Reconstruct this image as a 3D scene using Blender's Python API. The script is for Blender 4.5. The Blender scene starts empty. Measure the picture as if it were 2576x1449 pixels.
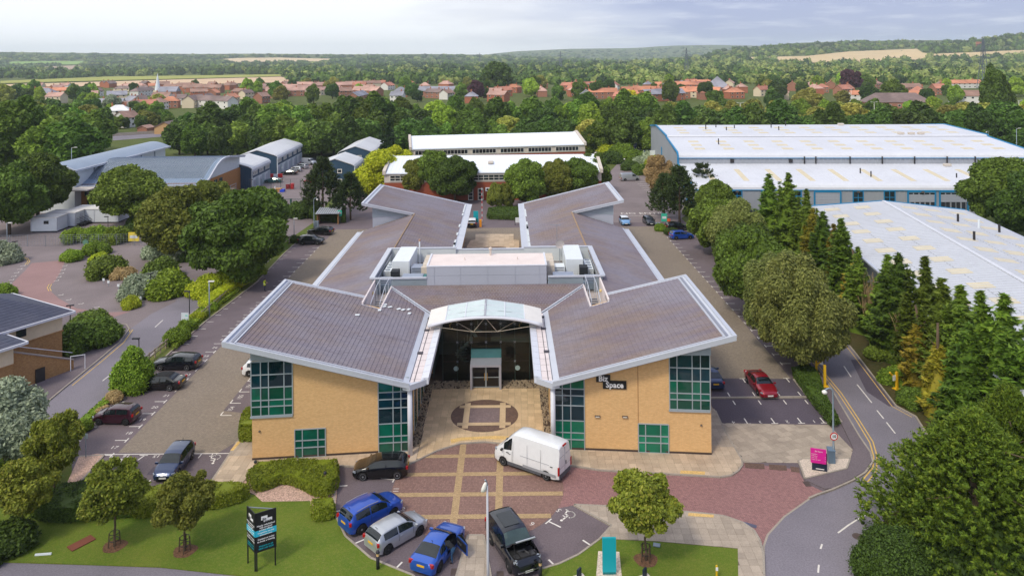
import bpy,bmesh,math,random
import numpy as np
from mathutils import Vector,Matrix
R=math.radians
SC=bpy.context.scene
CAM_H,FOC,HOR,ROLL=32.0,1860.0,148.0,0.0096
cam_d=bpy.data.cameras.new('camera')
cam=bpy.data.objects.new('camera',cam_d)
SC.collection.objects.link(cam)
cam.location=(0,0,CAM_H)
cam.rotation_euler=(R(90),ROLL,0)
cam_d.sensor_width=36.0
cam_d.lens=36.0*FOC/2576.0
cam_d.shift_x=0.0
cam_d.shift_y=-(724.5-HOR)/2576.0
cam_d.clip_start,cam_d.clip_end=1.0,60000.0
SC.camera=cam
SUN_EL,SUN_AZ=50.0,215.0
world=bpy.data.worlds.new('World')
SC.world=world
world.use_nodes=True
wn,wl=world.node_tree.nodes,world.node_tree.links
wn.clear()
w_out=wn.new('ShaderNodeOutputWorld')
w_bg=wn.new('ShaderNodeBackground')
w_bg.inputs['Strength'].default_value=0.10
sky=wn.new('ShaderNodeTexSky')
sky.sky_type='NISHITA'
sky.sun_disc=False
sky.sun_elevation=R(SUN_EL)
sky.sun_rotation=R(SUN_AZ)
sky.air_density,sky.dust_density,sky.ozone_density=1.0,2.0,2.0
def wmath(op,a,b=None,clamp=False):
 n=wn.new('ShaderNodeMath');n.operation=op;n.use_clamp=clamp
 for i,v in enumerate((a,b)):
  if v is None:continue
  if hasattr(v,'is_output'):wl.new(v,n.inputs[i])
  else:n.inputs[i].default_value=v
 return n.outputs[0]
def wramp(src,stops):
 n=wn.new('ShaderNodeValToRGB');wl.new(src,n.inputs[0])
 e=n.color_ramp.elements
 while len(e)<len(stops):e.new(0.5)
 for k,(p,c)in zip(e,stops):k.position=p;k.color=(c[0],c[1],c[2],1)
 return n.outputs[0]
def wmix(fac,a,b):
 n=wn.new('ShaderNodeMix');n.data_type='RGBA'
 if hasattr(fac,'is_output'):wl.new(fac,n.inputs[0])
 else:n.inputs[0].default_value=fac
 for i,v in((6,a),(7,b)):
  if hasattr(v,'is_output'):wl.new(v,n.inputs[i])
  else:n.inputs[i].default_value=(*v,1)
 return n.outputs[2]
w_tc=wn.new('ShaderNodeTexCoord')
w_sep=wn.new('ShaderNodeSeparateXYZ');wl.new(w_tc.outputs['Generated'],w_sep.inputs[0])
w_z=wmath('MAXIMUM',w_sep.outputs[2],0.0)
w_den=wmath('ADD',w_z,0.10)
w_u,w_v=wmath('DIVIDE',w_sep.outputs[0],w_den),wmath('DIVIDE',w_sep.outputs[1],w_den)
w_vec=wn.new('ShaderNodeCombineXYZ');wl.new(w_u,w_vec.inputs[0]);wl.new(w_v,w_vec.inputs[1])
w_n1=wn.new('ShaderNodeTexNoise');wl.new(w_vec.outputs[0],w_n1.inputs['Vector'])
w_n1.inputs['Scale'].default_value=0.6;w_n1.inputs['Detail'].default_value=6.0;w_n1.inputs['Roughness'].default_value=0.5
w_n2=wn.new('ShaderNodeTexNoise');wl.new(w_vec.outputs[0],w_n2.inputs['Vector'])
w_n2.inputs['Scale'].default_value=1.6;w_n2.inputs['Detail'].default_value=7.0;w_n2.inputs['Roughness'].default_value=0.55
w_east=wmath('MULTIPLY_ADD',w_sep.outputs[0],2.3)
w_east.node.inputs[2].default_value=-0.20
w_high=wmath('MULTIPLY',wmath('MINIMUM',w_z,0.065),4.6)
w_dark=wmath('ADD',wmath('ADD',w_east,w_high),wmath('MULTIPLY',w_n1.outputs[0],1.0))
w_cloud=wramp(w_dark,((0.2,(8.8,9.0,9.4)),(0.42,(7.6,7.75,8.3)),(0.62,(6.8,7.0,7.8)),(0.82,(5.0,5.4,6.9)),(1.0,(3.3,3.75,5.7))))
w_puff=wmath('MULTIPLY',wramp(w_n2.outputs[0],((0.50,(0,0,0)),(0.72,(1,1,1)))),0.42)
w_cl2=wmix(w_puff,w_cloud,(8.6,8.8,9.4))
w_cover=0.93
w_all=wmix(w_cover,sky.outputs[0],w_cl2)
wl.new(w_all,w_bg.inputs['Color'])
wl.new(w_bg.outputs[0],w_out.inputs['Surface'])
sun_d=bpy.data.lights.new('sun','SUN')
sun_d.energy=1.5
sun_d.angle=R(10)
sun_d.color=(1.0,0.91,0.76)
sun=bpy.data.objects.new('sun',sun_d)
SC.collection.objects.link(sun)
_sd=Vector((math.sin(R(SUN_AZ))*math.cos(R(SUN_EL)),math.cos(R(SUN_AZ))*math.cos(R(SUN_EL)),math.sin(R(SUN_EL))))
sun.rotation_euler=_sd.to_track_quat('Z','Y').to_euler()
sun.location=_sd*200
SC.view_settings.view_transform='Standard'
SC.view_settings.look='None'
SC.view_settings.exposure=0.44
SC.view_settings.gamma=1.0
SC.view_settings.use_curve_mapping=False
SC.cycles.max_bounces=8
SC.cycles.diffuse_bounces=3
SC.cycles.glossy_bounces=3
SC.cycles.transmission_bounces=4
SC.cycles.transparent_max_bounces=6
SC.cycles.volume_bounces=6
SC.cycles.use_fast_gi=False
def G(px,py,z=0.0):
 dx,dy=px-1288.0,py-HOR
 dx2,dy2=dx-dy*ROLL,dy+dx*ROLL
 d=FOC*(CAM_H-z)/dy2
 return Vector((dx2*d/FOC,d,z))
def PD(px,py,d):
 dx,dy=px-1288.0,py-HOR
 dx2,dy2=dx-dy*ROLL,dy+dx*ROLL
 return Vector((dx2*d/FOC,d,CAM_H-dy2*d/FOC))
def GP(pts,z=0.0):return[G(x,y,z)for x,y in pts]
def lin(c):return tuple(((v/255.0)/12.92 if v/255.0<=0.04045 else((v/255.0+0.055)/1.055)**2.4)for v in c)
MATS={}
class NT:
 def __init__(s,name):
  s.m=bpy.data.materials.new(name);s.m.use_nodes=True
  s.n,s.l=s.m.node_tree.nodes,s.m.node_tree.links
  s.n.clear()
  s.out=s.n.new('ShaderNodeOutputMaterial')
 def node(s,t,**kw):
  n=s.n.new(t)
  for k,v in kw.items():setattr(n,k,v)
  return n
 def set(s,n,key,v):
  if hasattr(v,'is_output'):s.l.new(v,n.inputs[key])
  elif isinstance(v,(tuple,list))and len(v)==3 and n.inputs[key].type=='RGBA':n.inputs[key].default_value=(*v,1)
  else:n.inputs[key].default_value=v
 def math(s,op,a,b=0.0,c=0.0):
  n=s.node('ShaderNodeMath',operation=op)
  for i,v in enumerate((a,b,c)):s.set(n,i,v)
  return n.outputs[0]
 def pos(s):return s.node('ShaderNodeNewGeometry').outputs['Position']
 def obj(s):return s.node('ShaderNodeTexCoord').outputs['Object']
 def noise(s,vec,scale,detail=3.0,rough=0.55):
  n=s.node('ShaderNodeTexNoise');s.set(n,'Vector',vec);s.set(n,'Scale',scale);s.set(n,'Detail',detail);s.set(n,'Roughness',rough)
  return n.outputs[0]
 def ramp(s,fac,stops,interp='LINEAR'):
  n=s.node('ShaderNodeValToRGB');s.set(n,0,fac);n.color_ramp.interpolation=interp
  e=n.color_ramp.elements
  while len(e)<len(stops):e.new(0.5)
  for k,(p,c)in zip(e,stops):
   k.position=p;k.color=(*((c,c,c)if not isinstance(c,(tuple,list))else c),1)
  return n.outputs[0]
 def mix(s,fac,a,b,mode='MIX'):
  n=s.node('ShaderNodeMix',data_type='RGBA',blend_type=mode)
  s.set(n,0,fac);s.set(n,6,a);s.set(n,7,b)
  return n.outputs[2]
 def bump(s,h,strength,dist=0.05):
  n=s.node('ShaderNodeBump');s.set(n,'Height',h);s.set(n,'Strength',strength);s.set(n,'Distance',dist)
  return n.outputs[0]
 def bsdf(s,color,rough=0.8,metal=0.0,spec=0.5,coat=0.0,normal=None,emit=None):
  b=s.node('ShaderNodeBsdfPrincipled')
  s.set(b,'Base Color',color);s.set(b,'Roughness',rough);s.set(b,'Metallic',metal)
  s.set(b,'Specular IOR Level',spec);s.set(b,'Coat Weight',coat)
  if normal is not None:s.set(b,'Normal',normal)
  if emit:s.set(b,'Emission Color',emit[0]);s.set(b,'Emission Strength',emit[1])
  s.l.new(b.outputs[0],s.out.inputs['Surface'])
  return s.m
def mat(name,rgb,rough=0.8,metal=0.0,spec=0.5,coat=0.0,var=0.12,scale=1.5,grain=0.0,gscale=30.0,bump=0.0,linear=False):
 """Plain surface with blotchy wear (var at scale) and fine grain."""
 if name in MATS:return MATS[name]
 t=NT(name)
 c=rgb if linear else lin(rgb)
 col=c
 p=t.pos()
 if var>0:
  f=t.noise(p,scale,4.0)
  col=t.mix(f,tuple(v*(1-var*1.6)for v in c),tuple(min(1,v*(1+var*1.6))for v in c))
 nrm=None
 if grain>0:
  g=t.noise(p,gscale,2.0)
  col=t.mix(t.ramp(g,((0.3,0.0),(0.7,1.0))),t.mix(1.0,col,(1-grain,)*3,'MULTIPLY'),t.mix(1.0,col,(1+grain,)*3,'MULTIPLY'))
  if bump>0:nrm=t.bump(g,bump,0.02)
 MATS[name]=t.bsdf(col,rough,metal,spec,coat,nrm)
 return MATS[name]
class MB:
 """Collects faces; build() links them as ONE mesh object."""
 def __init__(s):s.v,s.f,s.mi=[],[],[]
 def add(s,verts,faces,mi=0):
  b=len(s.v);s.v+=[tuple(v)for v in verts]
  s.f+=[tuple(i+b for i in f)for f in faces];s.mi+=[mi]*len(faces)
  return s
 def quad(s,a,b,c,d,mi=0):return s.add([a,b,c,d],[(0,1,2,3)],mi)
 def poly(s,pts,mi=0):return s.add(pts,[tuple(range(len(pts)))],mi)
 def box(s,c,size,rz=0.0,mi=0,M=None):
  x,y,z=size[0]/2,size[1]/2,size[2]/2
  cs,sn=math.cos(rz),math.sin(rz)
  vs=[]
  for sx,sy,sz in((-1,-1,-1),(1,-1,-1),(1,1,-1),(-1,1,-1),(-1,-1,1),(1,-1,1),(1,1,1),(-1,1,1)):
   px,py,pz=sx*x,sy*y,sz*z
   v=Vector((px*cs-py*sn,px*sn+py*cs,pz))
   if M is not None:v=M@v
   vs.append((v.x+c[0],v.y+c[1],v.z+c[2]))
  return s.add(vs,[(0,3,2,1),(4,5,6,7),(0,1,5,4),(1,2,6,5),(2,3,7,6),(3,0,4,7)],mi)
 def prism(s,pts,z0,z1,mi=0):
  """Vertical prism over plan polygon; z0/z1 numbers or per-point lists."""
  n=len(pts)
  a=sum(pts[i][0]*pts[(i+1)%n][1]-pts[(i+1)%n][0]*pts[i][1]for i in range(n))
  zz0=z0 if isinstance(z0,(list,tuple))else[z0]*n
  zz1=z1 if isinstance(z1,(list,tuple))else[z1]*n
  idx=list(range(n))
  if a<0:idx.reverse()
  vs=[(pts[i][0],pts[i][1],zz0[i])for i in idx]+[(pts[i][0],pts[i][1],zz1[i])for i in idx]
  fs=[tuple(range(n-1,-1,-1)),tuple(range(n,2*n))]
  fs+=[(i,(i+1)%n,n+(i+1)%n,n+i)for i in range(n)]
  return s.add(vs,fs,mi)
 def bar(s,a,b,w,h=None,mi=0,up=(0,0,1)):
  """Box-section bar from a to b."""
  a,b=Vector(a),Vector(b);h=w if h is None else h
  d=(b-a).normalized();u=Vector(up)
  if abs(d.dot(u))>0.98:u=Vector((1,0,0))
  r=d.cross(u).normalized()*(w/2);t=r.cross(d).normalized()*(h/2)
  vs=[a-r-t,a+r-t,a+r+t,a-r+t,b-r-t,b+r-t,b+r+t,b-r+t]
  return s.add(vs,[(0,3,2,1),(4,5,6,7),(0,1,5,4),(1,2,6,5),(2,3,7,6),(3,0,4,7)],mi)
 def tube(s,pts,r,n=8,mi=0,caps=True):
  pts=[Vector(p)for p in pts]
  rs=r if isinstance(r,(list,tuple))else[r]*len(pts)
  rings,ref=[],Vector((0.13,0.31,0.94))
  for i,p in enumerate(pts):
   d=(pts[min(i+1,len(pts)-1)]-pts[max(i-1,0)]).normalized()
   u=d.cross(ref)
   if u.length<1e-4:u=d.cross(Vector((1,0,0)))
   u.normalize();w=u.cross(d)
   rings.append([p+(u*math.cos(2*math.pi*k/n)+w*math.sin(2*math.pi*k/n))*rs[i]for k in range(n)])
  vs=[v for g in rings for v in g]
  fs=[(i*n+k,i*n+(k+1)%n,(i+1)*n+(k+1)%n,(i+1)*n+k)for i in range(len(pts)-1)for k in range(n)]
  if caps:fs+=[tuple(range(n-1,-1,-1)),tuple((len(pts)-1)*n+k for k in range(n))]
  return s.add(vs,fs,mi)
 def lathe(s,prof,n=12,c=(0,0,0),axis='z',mi=0,caps=True):
  """prof: list of (radius, height)."""
  vs=[]
  for r,h in prof:
   for k in range(n):
    a=2*math.pi*k/n
    p=(r*math.cos(a),r*math.sin(a),h)
    if axis=='y':p=(p[0],p[2],p[1])
    if axis=='x':p=(p[2],p[0],p[1])
    vs.append((p[0]+c[0],p[1]+c[1],p[2]+c[2]))
  fs=[(i*n+k,i*n+(k+1)%n,(i+1)*n+(k+1)%n,(i+1)*n+k)for i in range(len(prof)-1)for k in range(n)]
  if caps and prof[0][0]>1e-6:fs.append(tuple(range(n-1,-1,-1)))
  if caps and prof[-1][0]>1e-6:fs.append(tuple((len(prof)-1)*n+k for k in range(n)))
  if axis=='y':fs=[f[::-1]for f in fs]
  return s.add(vs,fs,mi)
 def mesh(s,name,mats,smooth=False):
  me=bpy.data.meshes.new(name);me.from_pydata(s.v,[],s.f)
  for m in(mats if isinstance(mats,(list,tuple))else[mats]):me.materials.append(m)
  if len(me.materials)>1:me.polygons.foreach_set('material_index',s.mi)
  if smooth:me.polygons.foreach_set('use_smooth',[True]*len(me.polygons))
  me.update();return me
 def build(s,name,mats,parent=None,loc=None,rz=None,smooth=False):
  return link(name,s.mesh(name,mats,smooth),parent,loc,rz)
def link(name,data,parent=None,loc=None,rz=None):
 o=bpy.data.objects.new(name,data);SC.collection.objects.link(o)
 if parent is not None:o.parent=parent
 if loc is not None:o.location=loc
 if rz is not None:o.rotation_euler=(0,0,rz)
 return o
def tag(o,label=None,cat=None,group=None,kind=None):
 if label:o['label']=label
 if cat:o['category']=cat
 if group:o['group']=group
 if kind:o['kind']=kind
 return o
def thing(name,label,cat,loc=(0,0,0),rz=0.0,group=None):
 return tag(link(name,None,None,loc,rz),label,cat,group)
def smooth_by_angle(me,deg=40):
 me.polygons.foreach_set('use_smooth',[True]*len(me.polygons))
 try:me.set_sharp_from_angle(angle=R(deg))
 except Exception:pass
def npmesh(name,V,F,mats):
 """Fast mesh from numpy: V (n,3), F (m,4)."""
 me=bpy.data.meshes.new(name)
 me.vertices.add(len(V));me.vertices.foreach_set('co',np.asarray(V,np.float32).ravel())
 m,k=F.shape
 me.loops.add(m*k);me.loops.foreach_set('vertex_index',F.astype(np.int32).ravel())
 me.polygons.add(m);me.polygons.foreach_set('loop_start',np.arange(0,m*k,k,dtype=np.int32))
 for mm in(mats if isinstance(mats,(list,tuple))else[mats]):me.materials.append(mm)
 me.update(calc_edges=True);return me
def text_mesh(name,body,size,m,align='CENTER',extrude=0.0,bold=0.0):
 c=bpy.data.curves.new(name,'FONT');c.body=body;c.size=size;c.align_x=align;c.align_y='CENTER'
 c.extrude=extrude;c.resolution_u=2;c.offset=bold
 o=bpy.data.objects.new(name,c);SC.collection.objects.link(o)
 bpy.context.view_layer.update()
 me=bpy.data.meshes.new_from_object(o.evaluated_get(bpy.context.evaluated_depsgraph_get()))
 bpy.data.objects.remove(o);bpy.data.curves.remove(c)
 me.name=name;me.materials.clear();me.materials.append(m)
 return me
ORD=('first second third fourth fifth sixth seventh eighth ninth tenth eleventh twelfth thirteenth fourteenth fifteenth sixteenth seventeenth ' 'eighteenth nineteenth').split()
TENS={2:'twent',3:'thirt',4:'fort',5:'fift',6:'sixt',7:'sevent',8:'eight',9:'ninet'}
def nth(i):
 i+=1
 if i<20:return ORD[i-1]
 if i%10==0:return TENS[i//10]+'ieth'
 return TENS[i//10]+'y-'+ORD[i%10-1]
def inside(x,y,poly):
 c=False;n=len(poly)
 for i in range(n):
  x1,y1,x2,y2=poly[i][0],poly[i][1],poly[i-1][0],poly[i-1][1]
  if(y1>y)!=(y2>y)and x<(x2-x1)*(y-y1)/(y2-y1)+x1:c=not c
 return c
def clip_cell(poly,cell):
 """Part of a plan polygon inside a convex counter-clockwise cell."""
 out=[(p[0],p[1])for p in poly]
 n=len(cell)
 for i in range(n):
  ax,ay=cell[i];bx,by=cell[(i+1)%n]
  inp,out=out,[]
  if not inp:return out
  side=lambda p:(bx-ax)*(p[1]-ay)-(by-ay)*(p[0]-ax)
  s=inp[-1];ss=side(s)
  for e in inp:
   es=side(e)
   if(es>=0)!=(ss>=0):
    t=ss/(ss-es);out.append((s[0]+(e[0]-s[0])*t,s[1]+(e[1]-s[1])*t))
   if es>=0:out.append(e)
   s,ss=e,es
 return out
def area2(p):return sum(p[i-1][0]*p[i][1]-p[i][0]*p[i-1][1]for i in range(len(p)))
# ================================================================ surfaces
def m_grass(name,a,b,c,scale=6.0):
 t=NT(name);p=t.pos()
 f=t.noise(p,0.22,5.0,0.6);g=t.noise(p,scale,3.0,0.7);h=t.noise(p,26.0,2.0,0.6)
 col=t.mix(t.ramp(f,((0.32,0),(0.68,1))),lin(a),lin(b))
 col=t.mix(t.ramp(g,((0.45,0),(0.75,0.7))),col,lin(c))
 col=t.mix(t.ramp(h,((0.3,0.0),(0.7,1.0))),t.mix(1.0,col,(0.62,)*3,'MULTIPLY'),t.mix(1.0,col,(1.3,)*3,'MULTIPLY'))
 return t.bsdf(col,0.95,spec=0.15,normal=t.bump(h,0.5,0.05))
def m_tarmac(name,base,var=0.16,stain=0.5,grain=0.28,tint=None):
 t=NT(name);p=t.pos();c=lin(base)
 f=t.noise(p,0.16,5.0,0.6);g=t.noise(p,9.0,3.0,0.75);s=t.noise(p,0.55,6.0,0.65)
 col=t.mix(t.ramp(f,((0.3,0),(0.7,1))),tuple(v*(1-var)for v in c),tuple(v*(1+var)for v in c))
 col=t.mix(t.ramp(s,((0.60,0),(0.74,stain))),col,tuple(v*0.62 for v in c))
 if tint:col=t.mix(t.ramp(t.noise(p,0.09,4.0),((0.45,0),(0.65,0.8))),col,lin(tint))
 col=t.mix(t.ramp(g,((0.3,0),(0.7,1))),t.mix(1.0,col,(1-grain,)*3,'MULTIPLY'),t.mix(1.0,col,(1+grain,)*3,'MULTIPLY'))
 return t.bsdf(col,0.88,spec=0.3,normal=t.bump(g,0.25,0.02))
def m_blocks(name,a,b,joint,bw=0.2,bh=0.1,rot=0.0,stain=0.35):
 """Small concrete block paving, too fine to pick apart from the air."""
 t=NT(name);p=t.pos()
 mp=t.node('ShaderNodeMapping');t.l.new(p,mp.inputs['Vector']);mp.inputs['Rotation'].default_value=(0,0,rot)
 br=t.node('ShaderNodeTexBrick');t.l.new(mp.outputs[0],br.inputs['Vector'])
 br.inputs['Scale'].default_value=1.0;br.inputs['Brick Width'].default_value=bw;br.inputs['Row Height'].default_value=bh
 br.inputs['Mortar Size'].default_value=0.009;br.inputs['Bias'].default_value=0.0
 t.set(br,'Color1',lin(a));t.set(br,'Color2',lin(b));t.set(br,'Mortar',lin(joint))
 f=t.noise(p,0.3,5.0,0.65);g=t.noise(p,4.0,4.0,0.7);q=t.noise(p,14.0,2.0)
 col=t.mix(t.ramp(f,((0.42,0),(0.72,stain))),br.outputs[0],tuple(v*0.62 for v in lin(a)))
 col=t.mix(t.ramp(g,((0.3,0),(0.7,1))),t.mix(1.0,col,(0.86,)*3,'MULTIPLY'),t.mix(1.0,col,(1.14,)*3,'MULTIPLY'))
 col=t.mix(t.ramp(q,((0.3,0),(0.7,1))),t.mix(1.0,col,(0.82,)*3,'MULTIPLY'),t.mix(1.0,col,(1.18,)*3,'MULTIPLY'))
 return t.bsdf(col,0.85,spec=0.3,normal=t.bump(br.outputs['Fac'],-0.3,0.01))
def m_slab(name,a,dirt):
 """Concrete slab: each slab object or island a little different."""
 t=NT(name);p=t.pos();c=lin(a)
 geo=t.node('ShaderNodeNewGeometry');oi=t.node('ShaderNodeObjectInfo')
 r=t.math('FRACT',t.math('ADD',geo.outputs['Random Per Island'],oi.outputs['Random']))
 col=t.mix(r,tuple(v*0.84 for v in c),tuple(min(1,v*1.12)for v in c))
 f=t.noise(p,0.45,6.0,0.7);g=t.noise(p,11.0,3.0,0.7)
 col=t.mix(t.ramp(f,((0.45,0),(0.75,0.65))),col,lin(dirt))
 col=t.mix(t.ramp(g,((0.3,0),(0.7,1))),t.mix(1.0,col,(0.88,)*3,'MULTIPLY'),t.mix(1.0,col,(1.1,)*3,'MULTIPLY'))
 return t.bsdf(col,0.85,spec=0.3)
M_GRASS=m_grass('lawn_grass',(86,112,34),(108,122,44),(126,128,62))
M_MEADOW=m_grass('rough_grass',(74,90,40),(92,104,48),(116,112,66),2.0)
M_VERGE=m_grass('verge_grass',(78,104,38),(108,112,56),(128,112,74),3.0)
M_BAY=m_tarmac('bay_tarmac',(108,97,101))
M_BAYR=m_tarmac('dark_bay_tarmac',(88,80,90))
M_ROAD=m_tarmac('road_tarmac',(122,117,125),0.12,0.4,0.22,(134,128,136))
M_SITE=m_tarmac('old_site_tarmac',(128,117,118),0.14,0.55,0.26)
M_PINK=m_tarmac('pink_tarmac',(150,120,118),0.1,0.3,0.2)
M_FOOT=m_tarmac('footpath_tarmac',(112,102,106),0.16,0.5,0.25)
M_AISLE=m_blocks('buff_block_paving',(150,137,122),(134,122,109),(104,95,86))
M_RED=m_blocks('red_block_paving',(166,124,120),(144,106,105),(116,90,88),rot=0.785)
M_REDP=m_blocks('plaza_block_paving',(152,120,108),(134,104,95),(98,78,76),0.1,0.2)
M_BUFFSTRIPE=m_blocks('buff_stripe_paving',(190,162,122),(172,146,108),(140,116,88),stain=0.15)
M_DARKBLK=m_blocks('brown_block_paving',(120,96,84),(106,84,74),(84,68,60))
M_GREYBLK=m_blocks('purple_block_paving',(140,122,122),(126,108,108),(100,86,86))
M_SLAB=m_slab('concrete_slab',(196,176,152),(150,132,114))
M_SLABC=m_slab('buff_slab',(208,182,146),(172,146,112))
M_SLABG=m_slab('grey_slab',(176,162,146),(136,124,112))
M_BED=mat('slab_joint',(112,100,88),0.95,var=0.1)
M_KERB=mat('kerb_concrete',(160,150,138),0.9,var=0.18,scale=0.8,grain=0.15,gscale=12)
M_WHITE=mat('white_road_paint',(222,216,208),0.8,var=0.2,scale=3.0)
M_YELLOW=mat('yellow_road_paint',(214,176,92),0.8,var=0.2,scale=3.0)
M_TACT=mat('buff_tactile_paving',(214,178,112),0.85,var=0.12,scale=2.0,grain=0.2,gscale=8)
M_GRAVEL=mat('pink_gravel',(188,156,138),0.95,var=0.1,grain=0.45,gscale=9.0,bump=0.6)
M_PALEGR=mat('pale_gravel',(206,190,174),0.95,var=0.08,grain=0.3,gscale=9.0,bump=0.6)
M_SOIL=mat('dark_soil',(74,60,50),0.98,var=0.2,grain=0.3,gscale=7)
M_BARK=mat('bark_mulch',(104,74,52),0.98,var=0.2,grain=0.4,gscale=9)
M_STONE=mat('cobble_stone',(150,134,112),0.9,var=0.25,scale=3.0)
M_IRON=mat('cast_iron',(84,70,66),0.7,var=0.2,scale=4)
def sheet(name,pts,z,m,parent=None,kind='structure'):
 mb=MB();pts=[(p[0],p[1])for p in pts]
 if area2(pts)<0:pts=pts[::-1]
 mb.poly([(x,y,z)for x,y in pts])
 o=mb.build(name,m,parent)
 if kind and parent is None:o['kind']=kind
 return o
def slabbed(name,pts,z0,z1,m,m_edge,parent=None):
 """A raised piece of ground with a kerb-high edge."""
 mb=MB();mb.prism([(p[0],p[1])for p in pts],z0,z1)
 o=mb.build(name,m,parent)
 if parent is None:o['kind']='structure'
 return o
PAVE_BUDGET={}
def pave(parent,poly,size,rot,z,m,n_single,name='slab',joint=0.012,thick=0.02,near=(0,46),origin=(0,0),cells=(1.0,1.0),stagger=False):
 """Lay slabs over a plan polygon: those that show largest as objects, the rest joined as stuff."""
 poly=[(p[0],p[1])for p in poly]
 if area2(poly)<0:poly=poly[::-1]
 cs,sn=math.cos(rot),math.sin(rot)
 sx,sy=size*cells[0],size*cells[1]
 inv=[((x-origin[0])*cs+(y-origin[1])*sn,-(x-origin[0])*sn+(y-origin[1])*cs)for x,y in poly]
 i0,i1=math.floor(min(p[0]for p in inv)/sx),math.ceil(max(p[0]for p in inv)/sx)
 j0,j1=math.floor(min(p[1]for p in inv)/sy),math.ceil(max(p[1]for p in inv)/sy)
 found=[]
 h=joint/2
 for j in range(j0,j1):
  off=sx/2 if stagger and j%2 else 0
  for i in range(i0-1,i1):
   a,b,c,d=i*sx+h+off,(i+1)*sx-h+off,j*sy+h,(j+1)*sy-h
   r=clip_cell(inv,[(a,c),(b,c),(b,d),(a,d)])
   if len(r)<3 or abs(area2(r))/2<0.12*sx*sy:continue
   full=abs(abs(area2(r))/2-(b-a)*(d-c))<1e-4
   cx,cy=(a+b)/2,(c+d)/2
   wx,wy=cx*cs-cy*sn+origin[0],cx*sn+cy*cs+origin[1]
   found.append(((wx-near[0])**2*0.4+(wy-near[1])**2,full,r,cx,cy,wx,wy))
 found.sort(key=lambda t:t[0])
 rng=random.Random(7)
 shared=None
 rest=MB()
 for k,(_,full,r,cx,cy,wx,wy)in enumerate(found):
  dz=rng.uniform(-0.003,0.003)
  if k<n_single:
   if full and shared is None:
    shared=MB().prism([(p[0]-cx,p[1]-cy)for p in r],0,thick).mesh(name,m)
   me=shared if full else MB().prism([(p[0]-cx,p[1]-cy)for p in r],0,thick).mesh(name,m)
   link(name,me,parent,(wx,wy,z+dz),rot)
  else:
   pr=[(x*cs-y*sn+origin[0],x*sn+y*cs+origin[1])for x,y in r]
   rest.prism(pr,z+dz,z+dz+thick)
 if rest.v:tag(rest.build(name,m,parent),kind='stuff')
def kerb(pts,h=0.115,w=0.14,m=None,closed=False,parent=None,z0=-0.02):
 """A row of kerb stones with open joints along a line."""
 pts=[Vector((p[0],p[1],0))for p in pts]
 if closed:pts.append(pts[0])
 mb=MB()
 for a,b in zip(pts[:-1],pts[1:]):
  L=(b-a).length
  n=max(1,round(L/0.915))
  for i in range(n):
   p,q=a.lerp(b,(i+0.012)/n),a.lerp(b,(i+1-0.012)/n)
   mid=(p+q)/2
   mb.box((mid.x,mid.y,(h+z0)/2),((q-p).length,w,h-z0),math.atan2(b.y-a.y,b.x-a.x))
 o=mb.build('kerb',m or M_KERB,parent)
 if parent is None:o['kind']='structure'
 return o
def stripe(pts,w,z,m,parent,name='line_marking'):
 """Painted line along a polyline."""
 pts=[Vector((p[0],p[1],0))for p in pts]
 mb=MB();L,Rr=[],[]
 for i,p in enumerate(pts):
  d=(pts[min(i+1,len(pts)-1)]-pts[max(i-1,0)]).normalized()
  n=Vector((-d.y,d.x,0))*(w/2)
  L.append(p+n);Rr.append(p-n)
 for i in range(len(pts)-1):
  mb.quad(*[(q.x,q.y,z)for q in(Rr[i],Rr[i+1],L[i+1],L[i])])
 return mb.build(name,m,parent)
def flat_text(body,x,y,z,size,rz,m,parent,name='bay_number'):
 me=text_mesh(name,body,size,m)
 return link(name,me,parent,(x,y,z),rz)
def wheelchair(x,y,z,s,rz,parent):
 mb=MB();zz=0
 def st(pts,w=0.10):
  P=[Vector((a,b,0))for a,b in pts]
  for a,b in zip(P[:-1],P[1:]):
   d=(b-a).normalized();n=Vector((-d.y,d.x,0))*w/2;a=a-d*w*0.3;b=b+d*w*0.3
   mb.quad(a-n,b-n,b+n,a+n)
 st([(math.cos(t)*0.36-0.02,math.sin(t)*0.36-0.18)for t in[math.pi*(0.72+1.12*k/12)for k in range(13)]],0.09)
 st([(-0.12,0.52),(-0.04,0.0),(0.26,0.0)],0.12)
 st([(0.26,0.0),(0.42,-0.40),(0.56,-0.36)],0.10)
 st([(-0.08,0.26),(0.20,0.26)],0.08)
 mb.poly([(0.11*math.cos(k*0.7)-0.14,0.11*math.sin(k*0.7)+0.70,0)for k in range(9)])
 mb.v=[(a*s,b*s,c)for a,b,c in mb.v]
 o=mb.build('wheelchair_symbol',M_WHITE,parent,(x,y,z),rz)
 return o
RIDGES=((5200.0,8200.0,[(1130,150),(1220,138),(1300,130),(1430,124),(1600,122),(1680,116),(1800,114),(1900,116),(2050,120),(2300,125)]),(2500.0,5200.0,[(-900,130),(0,132),(250,135),(500,137),(640,136),(860,138),(1100,137),(1220,139),(1300,143),(1500,150),(1700,160)]),(1600.0,3600.0,[(1720,150),(1800,131),(1850,124),(1990,110),(2150,105),(2300,103),(2576,102),(3400,100)]),(1900.0,2700.0,[(2220,142),(2310,122),(2400,108),(2480,97),(2576,84),(2800,62),(3400,50)]))
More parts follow.
